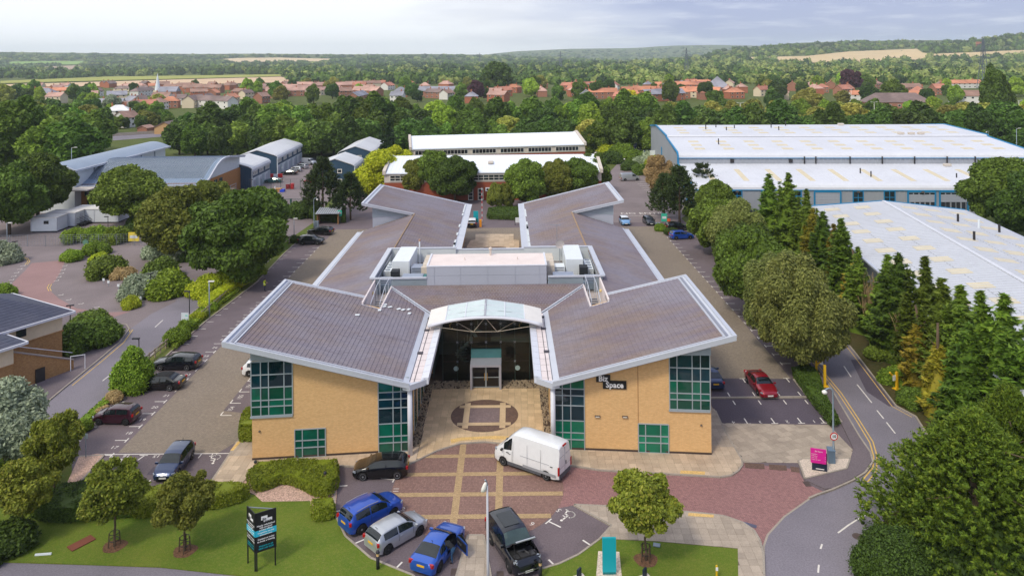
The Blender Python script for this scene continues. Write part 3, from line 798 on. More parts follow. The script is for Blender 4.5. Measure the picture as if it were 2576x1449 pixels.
FRONT_T=[(19.25,58.4),(19.25,74.05),(12.35,75.1),(12.35,73.2),(10.3,73.2),(10.3,79.7),(6.3,75.6),(6.3,59.5)]
FAR=[(20.15,113.6),(20.15,130.5),(4.3,133.6),(4.3,93.3),(12.3,93.3),(12.3,115.7)]
FAR_T=[(19.4,114.1),(19.4,130.2),(5.2,132.9),(5.2,93.5),(12.3,93.5),(12.3,116.0)]
MIDO=[(12.3,75.3),(20.2,74.4),(20.2,114.0),(12.3,116.0)]
ZM=lambda u,v:7.83-0.276*(abs(u)-12.3)
ZC=lambda u,v:6.0+(v-75.4)*0.285
tiles=[]
def lay(poly,zf,along_u,s,pr):
 """Roof tiles over a plan polygon (mirrored by s): list of (priority, world verts, faces)."""
 P=[(u*s,v)for u,v in poly]
 if area2(P)<0:P=P[::-1]
 ex,wd=0.36,0.33
 u0,u1,v0,v1=min(p[0]for p in P),max(p[0]for p in P),min(p[1]for p in P),max(p[1]for p in P)
 du,dv=(ex,wd)if along_u else(wd,ex)
 i0,i1,j0,j1=math.floor(u0/du),math.ceil(u1/du),math.floor(v0/dv),math.ceil(v1/dv)
 zz=(lambda u,v:zf(u))if zf is ZR else zf
 for i in range(i0,i1):
  for j in range(j0,j1):
   a,b,c,d=i*du,(i+1)*du,j*dv,(j+1)*dv
   if along_u:
    if i%2:c+=dv/2;d+=dv/2
    c+=0.008;d-=0.008
   else:
    if j%2:a+=du/2;b+=du/2
    a+=0.008;b-=0.008
   r=clip_cell(P,[(a,c),(b,c),(b,d),(a,d)])
   if len(r)<3 or abs(area2(r))<0.03:continue
   za,zb=zz(a,c),(zz(b,c)if along_u else zz(a,d))
   lo_at_b=zb<za
   top=[]
   for u,v in r:
    t=(u-a)/(b-a)if along_u else(v-c)/(d-c)
    if not lo_at_b:t=1-t
    top.append(W(u,v,zz(u,v)+0.02+0.035*t))
   n=len(top)
   vs=top+[q-Vector((0,0,0.05))for q in top]
   fs=[tuple(range(n))]+[(k,n+k,n+(k+1)%n,(k+1)%n)for k in range(n)]
   tiles.append((pr+(c-57)if pr<500 else pr+c,vs,fs))
for s in(-1,1):
 deck([(u*s,v)for u,v in FRONT],lambda u,v:ZR(u),0.3,'roof_deck',M_METAL)
 deck([(u*s,v)for u,v in FAR],lambda u,v:ZR(u),0.3,'roof_deck',M_METAL)
 deck([(u*s,v)for u,v in MIDO],ZM,0.35,'roof_deck',M_METAL)
 lay(FRONT_T,ZR,True,s,0);lay(FAR_T,ZR,True,s,1000)
 lay([(12.3,76.0),(19.9,75.0),(19.9,113.9),(12.3,115.8)],ZM,True,s,2000)
CENT=[(-10.5,80.4),(-5.5,75.4),(5.5,75.4),(10.5,80.4)]
deck(CENT,ZC,0.3,'roof_deck',M_METAL)
lay(CENT,ZC,False,1,3000)
tiles.sort(key=lambda t:t[0])
rest=MB()
for k,(_,vs,fs)in enumerate(tiles):
 if k<300:
  o=sum((v for v in vs),Vector())/len(vs)
  wlink('roof_tile',MB().add([v-o for v in vs],fs).mesh('roof_tile',M_TILE),office,o)
 else:rest.add(vs,fs)
tag(wpart(rest,'roof_tile',M_TILE,office),kind='stuff')
for(px,py)in((1059,833),):pass
for s in(-1,1):
 me=MB().tube([(0,-0.23,0),(0,0.23,0)],0.11,6).mesh('ridge_tile',M_RIDGE)
 for k in range(46):
  v=94.0+0.475*k
  wlink('ridge_tile',me,office,W(s*12.3,v,ZR(12.3)+0.05))
 wpart(MB().bar(W(s*10.45,80.3,7.42),W(s*5.6,75.5,6.06),0.16,0.06),'valley_flashing',M_METAL,office)
 mb=MB()
 mb.bar(W(s*20.05,57.95,ZR(20.05)+0.05),W(s*20.05,74.3,ZR(20.05)+0.05),0.3,0.16)
 mb.bar(W(s*19.32,58.3,ZR(19.3)+0.06),W(s*19.32,74.1,ZR(19.3)+0.06),0.12,0.12)
 mb.bar(W(s*20.15,57.98,ZR(20.15)+0.05),W(s*5.75,59.16,ZR(5.75)+0.05),0.16,0.14)
 mb.bar(W(s*19.3,58.42,ZR(19.3)+0.06),W(s*6.3,59.5,ZR(6.3)+0.06),0.10,0.10)
 mb.bar(W(s*20.15,74.25,ZR(20.15)+0.06),W(s*12.2,75.45,ZR(12.2)+0.06),0.18,0.16)
 wpart(mb,'roof_edge_trim',M_METAL,office)
 mb=MB()
 mb.bar(W(s*19.95,58.22,ZR(19.9)+0.012),W(s*5.9,59.36,ZR(5.9)+0.012),0.13,0.03);mb.bar(W(s*19.62,58.5,ZR(19.62)+0.012),W(s*19.62,74.1,ZR(19.62)+0.012),0.28,0.03)
 wpart(mb,'lead_flashing',mat('lead_flashing',(136,140,154),.6,var=.12),office)
 mb=MB()
 mb.bar(W(s*20.05,113.7,ZR(20.05)+0.05),W(s*20.05,130.4,ZR(20.05)+0.05),0.3,0.16)
 mb.bar(W(s*19.45,114.0,ZR(19.4)+0.06),W(s*19.45,130.2,ZR(19.4)+0.06),0.12,0.12)
 mb.bar(W(s*20.15,113.66,ZR(20.15)+0.05),W(s*12.3,115.7,ZR(12.3)+0.05),0.2,0.16)
 mb.bar(W(s*20.15,130.45,ZR(20.15)+0.05),W(s*4.4,133.5,ZR(4.4)+0.05),0.16,0.14)
 wpart(mb,'roof_edge_trim',M_METAL,office)
 wpart(MB().bar(W(s*20.45,74.6,5.62),W(s*20.45,113.2,5.62),0.62,0.22),'gutter',M_METAL,office)
 for k in range(20):
  v0=93.4+2.0*k
  wpart(MB().bar(W(s*4.62,v0+0.02,5.75),W(s*4.62,min(v0+1.98,133.4),5.75),0.95,0.16),'gutter_panel',M_METAL,office)
 rng=random.Random(5+s)
 for k in range(9):
  v0=95+rng.uniform(0,37)
  wpart(MB().bar(W(s*5.35,v0,5.96),W(s*5.35,v0+rng.uniform(1,4),5.96),0.4,0.05),'flashing',M_WCLAD,office)
 gp=[58.9+1.27*k for k in range(14)]
 for k in range(13):
  f=lambda u,v:5.98+0.02*(abs(u)-5.6)
  v0,v1=gp[k]+0.03,gp[k+1]-0.03
  cut=59.15+(1-0)*0.0
  P=[(s*4.92,max(v0,59.9)),(s*6.28,max(v0,59.35)),(s*6.28,v1),(s*4.92,v1)]
  mb=MB();mb.prism([W(u,v)for u,v in P],5.72,6.02)
  wpart(mb,'gutter_panel',M_GUT,office)
  mb=MB();q=[(s*4.3,max(v0,60.3)),(s*4.9,max(v0,59.9)),(s*4.9,v1),(s*4.3,v1)]
  mb.prism([W(u,v)for u,v in q],[5.62]*4,[6.16,6.06,6.06,6.16])
  wpart(mb,'fascia_panel',M_COLW,office)
 mb=MB()
 for w in(5.42,5.78):
  mb.bar(W(s*w,59.7,6.03),W(s*w,74.8,6.03),0.05,0.03)
 for k in range(13):mb.bar(W(s*4.95,gp[k]+1.27,5.99),W(s*6.25,gp[k]+1.27,5.99),0.05,0.03)
 for v in(65.5,71.0,74.2):mb.box(W(s*5.6,v,6.04),(0.5,0.5,0.05))
 wpart(mb,'gutter_seam',M_DARKLINE,office)
 mb=MB();mb.prism([W(s*4.3,60.28),W(s*5.7,59.1),W(s*6.3,59.3),W(s*6.3,60.2),W(s*4.3,60.6)],5.55,6.0)
 wpart(mb,'fascia_end',M_METAL,office)
 S=[(s*19.9,58.1),(s*19.9,59.6),(s*5.9,60.6),(s*5.9,59.2)]
 mb=MB();mb.prism([W(u,v)for u,v in S],[ZR(u)-0.40 for u,v in S],[ZR(u)-0.305 for u,v in S]);wpart(mb,'soffit',M_SOFFIT,office)
FACADE={-1:(G(635,1160),G(1031,1137)),1:(G(1790,1146.5),G(1390,1131))}
for s in(-1,1):
 A,B=FACADE[s];A,B=Vector((A.x,A.y,0)),Vector((B.x,B.y,0))
 back=73.8
 P=[A,B,W(s*5.95,73.6),W(s*5.95,74.9),W(s*18.4,74.0)]
 uu=[18.4,5.95,5.95,5.95,18.4]
 mb=MB();mb.prism(P,0.0,[ZR(u)-0.34 for u in uu]);wpart(mb,'wall',M_BRICK,office)
 n=(B-A).normalized();nn=Vector((n.y,-n.x,0));nn=nn if nn.y<0 else-nn
 mb=MB();mb.prism([A+nn*0.02-n*0.02,B+nn*0.02,B-nn*0.1,A-nn*0.1],0.05,0.26);wpart(mb,'plinth',M_PLINTH,office)
 P=[W(s*19.0,74.2),W(s*19.0,131.5),W(s*5.4,132.6),W(s*5.4,75.5)]
 mb=MB();mb.prism(P,0.0,5.25);wpart(mb,'wall',M_BRICK,office)
 zt=lambda u:ZR(u)-0.31
 zb=lambda u:ZM(u,0)-0.05
 Q=[(s*18.7,114.9),(s*12.9,116.3)]
 mb=MB()
 a,b=Q
 mb.quad(W(*a,zb(18.7)),W(*b,zb(12.9)),W(*b,zt(12.9)),W(*a,zt(18.7)))
 mb.quad(W(*a,zb(18.7)),W(a[0],a[1]+14,zb(18.7)),W(a[0],a[1]+14,zt(18.7)),W(*a,zt(18.7)))
 wpart(mb,'gable_panel',M_PANEL,office)
 mb=MB()
 for k in range(11):
  z=zt(18.7)-0.12-0.15*k
  ue=20.15-(10-z-0.43)/0.276
  ue=max(12.95,min(18.7,ue+0.1))
  t=(18.7-ue)/5.8
  e=(s*ue,114.9+1.4*t)
  mb.bar(W(s*18.72,114.84,z),W(e[0],e[1]-0.06,z),0.06,0.09)
 wpart(mb,'louvre',M_LOUV,office)
 mb=MB()
 for k in range(9):mb.bar(W(s*18.45,59.5,8.4+0.11*k),W(s*18.45,73.8,8.4+0.11*k),0.05,0.075)
 wpart(mb,'louvre',M_LOUV,office)
PRNG=random.Random(99)
def onwall(s,px,py):
 """Where the ray of a photo pixel meets a front wall: distance from the outer corner and height."""
 A,B=FACADE[s];n=Vector((B.x-A.x,B.y-A.y)).normalized()
 dx,dy=px-1288.0,py-HOR
 dx2,dy2=dx-dy*ROLL,dy+dx*ROLL
 kx=dx2/FOC
 t=(A.y*kx-A.x)/(n.x-n.y*kx);d=A.y+t*n.y
 return t,CAM_H-dy2*d/FOC
def wallpt(s,t,z,off=0.0):
 A,B=FACADE[s];n=Vector((B.x-A.x,B.y-A.y,0)).normalized();nn=Vector((n.y,-n.x,0));nn=nn if nn.y<0 else-nn
 return Vector((A.x,A.y,0))+n*t+nn*off+Vector((0,0,z))
def window(s,xs,ys,glass,name='window',sill=True):
 """Glazing from photo columns xs and rows ys; glass gives a material per row."""
 ymid=(ys[0]+ys[-1])/2;xmid=(xs[0]+xs[-1])/2
 T_=[onwall(s,x,ymid)[0]for x in xs];Z=[onwall(s,xmid,y)[1]for y in ys]
 mb=MB();fw=0.09
 def barp(t0,z0,t1,z1,w):
  mb.bar(wallpt(s,t0,z0,0.035),wallpt(s,t1,z1,0.035),w,0.09,up=(0,0,1)if abs(t1-t0)>0.01 else(0,1,0))
 for i,t in enumerate(T_):
  mb.bar(wallpt(s,t,Z[-1],0.035),wallpt(s,t,Z[0],0.035),0.07,0.08,up=(0,1,0))
 for z in Z:mb.bar(wallpt(s,T_[0],z,0.037),wallpt(s,T_[-1],z,0.037),0.085,0.07)
 if sill:mb.bar(wallpt(s,T_[0]-0.08 if T_[0]<T_[-1]else T_[0]+0.08,Z[-1]-0.1,0.06),wallpt(s,T_[-1],Z[-1]-0.1,0.06),0.16,0.1)
 w=wpart(mb,name,M_FRAME,office)
 for i in range(len(T_)-1):
  for j in range(len(Z)-1):
   a,b=sorted((T_[i],T_[i+1]));c,d=Z[j+1],Z[j]
   g=MB()
   e0,e1,e2=[PRNG.uniform(-.012,.012)for _ in range(3)]
   q=[wallpt(s,a,c,0.022+e0),wallpt(s,b,c,0.022+e1),wallpt(s,b,d,0.022+e2),wallpt(s,a,d,0.022+e0+e2-e1)]
   if(q[1].x-q[0].x)<0:q=[q[1],q[0],q[3],q[2]]
   g.quad(*q)
   g.build('pane',glass[j],w)
 return w
window(-1,(632,656,676,715,736),(908,941,973,1005,1021,1044),(M_GD,M_GD,M_GM,M_GM,M_GM))
window(-1,(742,761,800,819),(1078,1106,1124,1149),(M_GM,M_GM,M_GM))
window(-1,(952,989,1009,1029),(950,985,1003,1025,1064,1096,1112,1135),(M_GM,M_GD,M_GD,M_GD,M_GM,M_GM,M_GM))
window(1,(1393,1415,1436,1470),(948,977,994,1019,1057,1087,1104,1131),(M_GM,M_GD,M_GD,M_GD,M_GG,M_GG,M_GG))
window(1,(1684,1703,1741,1762,1786),(888,925,958,989,1005,1030),(M_GD,M_GD,M_GM,M_GM,M_GM))
window(1,(1606,1624,1662,1682),(1066,1096,1113,1138),(M_GG,M_GG,M_GG))
for s,x0,x1,y0,y1 in((-1,630,706,884,906),(1,1713,1788,874,892)):
 mb=MB()
 for k in range(8):
  f=k/7
  y=y0+(y1-y0)*f
  a,b=onwall(s,x0,y),onwall(s,x1,y)
  mb.bar(wallpt(s,a[0],a[1],0.05),wallpt(s,b[0],b[1],0.05),0.06,0.07)
 wpart(mb,'louvre',M_LOUV,office)
t,z=onwall(1,1605,1000)
wpart(MB().prism([wallpt(1,0,0,0.0),wallpt(1,0,0,0.015),wallpt(1,t,0,0.015),wallpt(1,t,0,0.0)],0.3,[8.4,8.4,ZR(20.15-2-t)-0.6,ZR(20.15-2-t)-0.6])if False else MB().bar(wallpt(1,t,0.3,0.01),wallpt(1,t,7.3,0.01),0.06,0.03,up=(0,1,0)),'movement_joint',mat('brick_joint',(176,134,88),0.9),office)
for px,py in((1503,1046),(1572,1047)):
 t,z=onwall(1,px,py)
 w=wpart(MB().bar(wallpt(1,t-0.22,z,0.08),wallpt(1,t+0.22,z,0.08),0.16,0.12),'wall_lamp',M_LAMP,office)
 MB().bar(wallpt(1,t-0.16,z-0.005,0.165),wallpt(1,t+0.16,z-0.005,0.165),0.012,0.07).build('lamp_glass',mat('lamp_glass',(220,214,200),0.3),w)
for s,px,py in((1,1764,1068),(-1,653,1083)):
 t,z=onwall(s,px,py);wpart(MB().lathe([(0.09,-0.06),(0.09,0.0),(0.05,0.04)],8,wallpt(s,t,z,0.06)),'sensor',M_LAMP,office)
for s in(-1,1):
 p=W(s*5.78,59.75)
 wpart(MB().lathe([(0.2,0.06),(0.2,5.6)],16,(p.x,p.y,0)),'column',M_COLW,office,smooth=True)
 for k in range(5):
  v0=60.9+2.45*k
  w=wpart(MB().bar(W(s*5.90,v0,2.75),W(s*5.90,v0+1.5,2.75),0.06,5.0),'window',M_FRAME,office)
  for r in range(5):
   for c in range(2):
    a,b=v0+0.06+0.72*c,v0+0.72+0.72*c
    MB().bar(W(s*5.86,a,0.85+0.97*r),W(s*5.86,b,0.85+0.97*r),0.02,0.88).build('pane',M_GM if r<2 else M_GD,w)
def m_seethrough(name,tint,refl=0.10):
 t=NT(name)
 tr=t.node('ShaderNodeBsdfTransparent');t.set(tr,'Color',tint)
 gl=t.node('ShaderNodeBsdfGlossy');t.set(gl,'Roughness',0.03)
 lw=t.node('ShaderNodeFresnel');t.set(lw,'IOR',1.5)
 mx=t.node('ShaderNodeMixShader');t.l.new(lw.outputs[0],mx.inputs[0]);t.l.new(tr.outputs[0],mx.inputs[1]);t.l.new(gl.outputs[0],mx.inputs[2])
 t.l.new(mx.outputs[0],t.out.inputs['Surface'])
 return t.m
M_SEE=m_seethrough('clear_green_glass',(0.36,0.48,0.44))
M_SEEC=mat('canopy_glass',(196,210,210),0.15,spec=0.6,var=0.08)
M_LOBBY=mat('lobby_wall',(78,88,82),0.9,var=0.3,scale=0.5)
M_LOBFL=mat('lobby_floor',(74,56,44),0.6,var=0.3)
M_TEAL=mat('teal_glass_box',(70,122,124),0.2,var=0.1)
M_PORCH=mat('porch_metal',(166,166,176),0.45,metal=0.2,var=0.08)
GV=73.35
zglass=lambda u:7.5-0.055*u*u*0.6
xs_=[-4.3,-2.85,-1.45,0.0,1.45,2.85,4.3];zs_=[0.15,2.05,3.95,5.75]
gf=MB()
for u in xs_:gf.bar(W(u,GV,0.1),W(u,GV,zglass(u)),0.035,0.05,up=(0,1,0))
gw=wpart(gf,'glass_wall',mat('glass_edge',(60,84,80),0.4),office)
for i in range(6):
 a,b=xs_[i]+0.02,xs_[i+1]-0.02
 for j in range(4):
  c=zs_[j]+0.02
  if j<3:q=[W(a,GV,c),W(b,GV,c),W(b,GV,zs_[j+1]-0.02),W(a,GV,zs_[j+1]-0.02)]
  else:q=[W(a,GV,c),W(b,GV,c),W(b,GV,zglass(b)),W(a,GV,zglass(a))]
  MB().quad(*q).build('pane',M_SEE,gw)
me=MB().bar((-.1,0,-.1),(.1,0,.1),0.035).bar((-.1,.002,.1),(.1,.002,-.1),0.035).mesh('spider_bracket',M_STEEL)
for u in xs_[1:-1]:
 for z in zs_[1:]:link('spider_bracket',me,gw,W(u,GV-0.06,z))
mb=MB();mb.prism([W(-5.3,GV+0.15),W(5.3,GV+0.15),W(5.3,80),W(-5.3,80)],0.02,0.12);wpart(mb,'lobby_floor',M_LOBFL,office)
mb=MB()
mb.quad(W(-5.3,80,0.12),W(5.3,80,0.12),W(5.3,80,6.5),W(-5.3,80,6.5))
for s in(-1,1):mb.quad(W(s*5.3,GV+.2,0.12),W(s*5.3,80,0.12),W(s*5.3,80,6.2),W(s*5.3,GV+.2,6.2))
wpart(mb,'lobby_wall',M_LOBBY,office)
mb=MB()
for k in range(10):
 a=2.4+k*0.33
 p=W(-1.6+1.15*math.cos(a),76.6+1.15*math.sin(a),0.5+0.42*k)
 mb.box(p,(1.1,0.34,0.06),a);mb.bar(p,p+Vector((0,0,0.9)),0.05)
wpart(mb,'spiral_stair',mat('stair_metal',(150,156,150),0.5),office)
mb=MB();mb.prism([W(0.4,75.8),W(5.2,75.2),W(5.2,79.9),W(0.4,79.9)],3.1,3.4);wpart(mb,'balcony',mat('balcony_slab',(126,134,128),0.8),office)
for u,c in((-3.0,0),(3.1,0)):
 p=W(u,GV-0.02,1.35)
 wpart(MB().add([(p.x+0.26*math.cos(k*0.785),p.y,p.z+0.26*math.sin(k*0.785))for k in range(8)],[tuple(range(8))]),'door_sticker',mat('frosted_sticker',(150,172,170),0.6),office)
porch=MB()
for s in(-1,1):porch.bar(W(s*1.4,72.35,0.1),W(s*1.4,72.35,2.4),0.18,1.9,up=(0,1,0))if False else porch.box(W(s*1.41,72.3,1.18),(0.18,1.9,2.18))
porch.box(W(0,72.3,2.36),(3.0,1.9,0.2))
pch=wpart(porch,'porch',M_PORCH,office)
MB().box(W(0,71.75,1.22),(2.62,0.06,2.05)).build('door_glass',mat('black_door_glass',(16,18,22),0.08,spec=0.5,var=0),pch)
mb=MB()
for u in(-1.28,-0.04,0.04,1.28):mb.box(W(u,71.7,1.22),(0.05,0.05,2.08))
for z in(0.22,1.15,2.22):mb.box(W(0,71.702,z),(2.58,0.04,0.05))
mb.build('door_frame',M_FRAME,pch)
mb=MB()
for u in(-0.13,0.13):mb.bar(W(u,71.62,0.9),W(u,71.62,1.6),0.04)
mb.build('door_handle',mat('brass',(206,170,90),0.35,metal=0.6),pch)
wpart(MB().prism([W(-1.5,73.1),W(1.5,73.1),W(1.5,73.3),W(-1.5,73.3)],2.48,3.3),'glass_upstand',M_TEAL,office)
za=lambda u:7.32-0.0265*u*u
zbk=lambda u:7.85-0.155*abs(u)
VF,VB=70.6,74.6
mb=MB()
pts=[W(-5.45+10.9*k/20,VF+0.1*(abs(-5.45+10.9*k/20)/5.45),za(-5.45+10.9*k/20))for k in range(21)]
mb.tube(pts,0.15,8)
can=wpart(mb,'canopy',M_COLW,office,smooth=True)
for s in(-1,1):
 mb=MB()
 q=[3.82,4.4,5.0,5.5]
 for a,b in zip(q[:-1],q[1:]):
  P=[W(s*a,VF,za(a)+0.12),W(s*b,VF,za(b)+0.12),W(s*b,VB-0.5,za(b)+0.42),W(s*a,VB-0.5,za(a)+0.42)]
  mb.add(P+[p-Vector((0,0,0.25))for p in P],[(0,1,2,3),(7,6,5,4),(0,4,5,1),(1,5,6,2),(2,6,7,3),(3,7,4,0)])
 mb.build('canopy_band',mat('canopy_sheet',(224,220,214),0.5,var=0.06),can)
 nu,nv=2,3
 for i in range(nu):
  for j in range(nv):
   a,b=3.8*i/nu+0.03,3.8*(i+1)/nu-0.03
   f0,f1=j/nv+0.01,(j+1)/nv-0.01
   L=lambda u,f:W(s*u,VF+0.15+(VB-0.4-VF)*f,(za(u)+0.13)*(1-f)+zbk(u)*f)
   MB().quad(*([L(a,f0),L(b,f0),L(b,f1),L(a,f1)][::s])).build('canopy_pane',M_SEEC,can)
 mb=MB()
 for i in range(nu+1):
  u=3.8*i/nu
  mb.bar(L(u,0),L(u,1),0.09 if i else 0.2,0.08)
 for j in range(1,nv+1):
  mb.bar(L(0,j/nv),L(3.8,j/nv),0.06,0.06)
 mb.build('glazing_bar',M_COLW,can)
 mb=MB()
 a0=W(s*5.0,VF+0.2,za(5.0)-0.2)
 mb.tube([a0,W(s*1.15,VF+0.6,5.75)],0.022,5);mb.tube([W(s*1.15,VF+0.6,5.75),W(0,VF+0.6,5.75)],0.022,5)
 mb.tube([W(s*1.15,VF+0.6,5.75),W(0,VF+0.3,za(0)-0.1)],0.022,5);mb.tube([W(s*1.15,VF+0.6,5.75),W(s*4.4,VB-0.7,6.6)],0.022,5)
 mb.build('tie_rod',mat('tie_rod',(206,196,176),.5),can)
 rng=random.Random(3)
 me=MB().lathe([(0.001,-0.05),(0.05,0),(0.001,0.05)],6).mesh('bulb',mat('warm_bulb',(240,214,130),0.4,var=0))
 for k in range(8):
  link('bulb',me,can,W(s*3.55+rng.uniform(-0.12,0.12)-s*0.02*k,GV-0.25,6.6-0.17*k))
PV0,PV1,PU=80.55,93.0,12.45
ZP=7.35;ZT=8.25
mb=MB();mb.prism([W(-PU,PV0+.1),W(PU,PV0+.1),W(PU,PV1),W(-PU,PV1)],5.2,6.55);wpart(mb,'plant_deck',mat('plant_deck',(128,122,120),0.9,var=0.2),office)
mb=MB();mb.prism([W(-6.6,PV0-0.05),W(6.45,PV0-0.05),W(6.45,85.6),W(-6.6,85.6)],6.4,9.42);scr=wpart(mb,'plant_room',M_PANEL,office)
cols=[-6.6,-5.75,-2.9,0.05,3.05,5.7,6.45]
for i in range(6):
 for j in range(2):
  z0,z1=(7.42,8.48)if j==0 else(8.5,9.42)
  mb=MB();mb.prism([W(cols[i]+0.015,PV0-0.10),W(cols[i+1]-0.015,PV0-0.10),W(cols[i+1]-0.015,PV0-0.06),W(cols[i]+0.015,PV0-0.06)],z0,z1);mb.build('cladding_panel',M_PANEL,scr)
mb=MB();mb.prism([W(-6.6,PV0),W(6.45,PV0),W(6.45,85.6),W(-6.6,85.6)],9.42,9.47);mb.build('flat_roof',M_MEMB,scr)
mb=MB()
for a,b in(((-6.6,PV0-0.04),(6.45,PV0-0.04)),((-6.55,PV0),(-6.55,85.6)),((6.4,PV0),(6.4,85.6))):mb.bar(W(*a,9.5),W(*b,9.5),0.2,0.1)
mb.build('roof_edge_trim',M_COLW,scr)
mb=MB()
for u in(-2.6,3.3):mb.tube([W(u,83,9.45),W(u,83,9.75)],0.05,6)
mb.tube([W(0.25,84.9,9.45),W(0.25,84.9,10.15)],0.12,8);mb.lathe([(0.22,10.15),(0.22,10.3),(0.05,10.4)],8,(W(0.25,84.9).x,84.9,0))
mb.build('vent_pipe',mat('vent_pipe',(206,192,180),0.6),scr)
def corr(a,b,z0,z1,name='corrugated_panel',m=None,pitch=0.3,side=1):
 a,b=Vector((a.x,a.y,0)),Vector((b.x,b.y,0));L=(b-a).length;n=int(L/pitch);d=(b-a)/L;nn=Vector((-d.y,d.x,0))*side
 mb=MB()
 mb.prism([a,b,b-nn*0.1,a-nn*0.1],z0,z1)
 for k in range(n):
  c=a+d*(k+0.5)*pitch+nn*0.02
  mb.box((c.x,c.y,(z0+z1)/2),(pitch*0.45,0.05,z1-z0-0.04),math.atan2(d.y,d.x))
 return wpart(mb,name,m or M_WCLAD,office)
for s in(-1,1):
 corr(W(s*PU,PV1),W(s*4.3,PV1),6.4,ZT,side=-1 if s>0 else 1)
 corr(W(s*4.3,PV1+0.3),W(0,PV1+0.3),6.4,ZT-0.28,side=-1 if s>0 else 1)
 corr(W(s*PU,PV0),W(s*PU,PV1),6.4,ZT,side=1 if s>0 else-1)
 mb=MB()
 mb.bar(W(s*(PU+0.12),PV0-0.1,ZT+0.05),W(s*(PU+0.12),PV1+0.1,ZT+0.05),0.55,0.12)
 mb.bar(W(s*(PU+0.15),PV1+0.05,ZT+0.04),W(s*4.2,PV1+0.05,ZT+0.04),0.4,0.12)
 mb.bar(W(s*4.3,PV1+0.35,ZT-0.24),W(0,PV1+0.35,ZT-0.24),0.4,0.12)
 mb.bar(W(s*(PU+0.3),PV0-0.12,ZT+0.03),W(s*6.6,PV0-0.12,ZT+0.03),0.22,0.16)
 wpart(mb,'parapet_capping',M_METAL,office)
 lb=MB();lb.prism([W(s*6.6,PV0),W(s*10.45,PV0),W(s*10.45,PV0+0.08),W(s*6.6,PV0+0.08)],7.0,ZT-0.04)
 lb.prism([W(s*11.6,PV0),W(s*PU,PV0),W(s*PU,PV0+0.08),W(s*11.6,PV0+0.08)],6.5,ZT-0.04)
 lv=wpart(lb,'louvre_screen',M_LOUV,office)
 for k in range(8):
  z=7.36+0.108*k
  MB().bar(W(s*6.62,PV0-0.05,z),W(s*10.42,PV0-0.05,z),0.1,0.055).build('louvre_blade',M_LOUV,lv)
 for k in range(15):
  z=6.58+0.108*k
  MB().bar(W(s*11.62,PV0-0.05,z),W(s*(PU+.1),PV0-0.05,z),0.1,0.055).build('louvre_blade',M_LOUV,lv)
 wpart(MB().box(W(s*11.05,PV0+0.9,7.0),(1.2,1.2,0.7)),'duct_box',mat('duct_grey',(108,122,134),0.5),office)
 mb=MB()
 mb.prism([W(s*12.15,73.4),W(s*12.3,73.4),W(s*12.3,PV0),W(s*12.15,PV0)],6.2,[ZR(12.2)+0.2,ZR(12.3)+0.2,ZR(12.3)+0.3,ZR(12.2)+0.3])
 mb.prism([W(s*10.35,73.4),W(s*10.5,73.4),W(s*10.5,PV0),W(s*10.35,PV0)],6.2,[ZR(10.4)+0.1]*4)
 wpart(mb,'cheek_wall',M_GUT,office)
 mb=MB();mb.prism([W(s*10.5,73.2),W(s*12.15,73.2),W(s*12.15,PV0),W(s*10.5,PV0)],5.9,6.5);wpart(mb,'stair_floor',mat('stair_floor',(176,166,160),0.8,var=0.2),office)
 mb=MB()
 for k in range(6):mb.box(W(s*11.0,74.2+0.35*k,6.6+0.12*k),(0.8,0.3,0.05))
 wpart(mb,'stair_tread',mat('stair_tread',(86,88,96),0.7),office)
 mb=MB()
 for u in(10.55,11.45):
  mb.tube([W(s*u,73.7,6.5),W(s*u,73.7,7.8),W(s*u,77.2,8.5),W(s*u,79.6,8.5)],0.035,6)
  for v in(75.5,77.2,79):mb.tube([W(s*u,v,6.6),W(s*u,v,8.2)],0.03,5)
 wpart(mb,'handrail',M_METAL,office)
 for v,z in((75.0,7.0),(78.4,7.3)):
  wpart(MB().lathe([(0.02,-0.17),(0.13,-0.1),(0.15,0.05),(0.02,0.18)],8,W(s*12.05,v,z)),'wall_lamp',mat('bulkhead_lamp',(232,204,140),0.4),office)
M_UNITW=mat('white_unit',(222,228,232),0.45,var=0.05)
M_UNITG=mat('grey_unit',(142,152,170),0.5,var=0.1)
M_DUCT=mat('tan_insulation',(206,194,178),0.85,var=0.15,scale=3)
M_TEALU=mat('teal_unit',(40,112,116),0.5,var=0.1)
def unit(u,v,z,sx,sy,sz,m,label,name='ventilation_unit',ribs=0,fans=0,grille=True):
 p=W(u,v,z)
 o=thing(name,label,'ventilation unit',p,-0.0078,'plant inside the rooftop enclosure')
 MB().box((0,0,0.08+(sz-0.08)/2),(sx,sy,sz-0.08)).build('casing',m,o)
 MB().box((0,0,0.04),(sx*0.9,sy*0.9,0.08)).build('base',M_DARKBOX,o)
 if ribs:
  me=MB().box((0,0,0),(0.05,0.03,sz-0.2)).mesh('casing_rib',m)
  for k in range(ribs):link('casing_rib',me,o,(-sx/2+sx*(k+0.5)/ribs,-sy/2-0.012,sz/2+0.04))
 for k in range(fans):MB().lathe([(min(sx,sy/max(fans,1))*0.36,sz),(min(sx,sy/max(fans,1))*0.36,sz+0.08),(0.05,sz+0.05)],12,(0,-sy/2+sy*(k+0.5)/fans,0)).build('fan_cowl',M_STEEL,o)
 if grille and not ribs:
  mb=MB()
  for k in range(5):mb.box((0,-sy/2-0.015,0.2+(sz-0.3)*k/4),(sx*0.8,0.025,0.04))
  mb.build('grille',M_DARKBOX,o)
 return o
unit(-10.1,88.9,6.55,2.0,6.6,2.15,M_UNITW,'long white air handling unit beside the thin white flue on the plant deck',ribs=7)
unit(10.0,88.9,6.55,2.0,6.6,2.15,M_UNITW,'long white air handling unit beside the satellite dish on the plant deck',ribs=7)
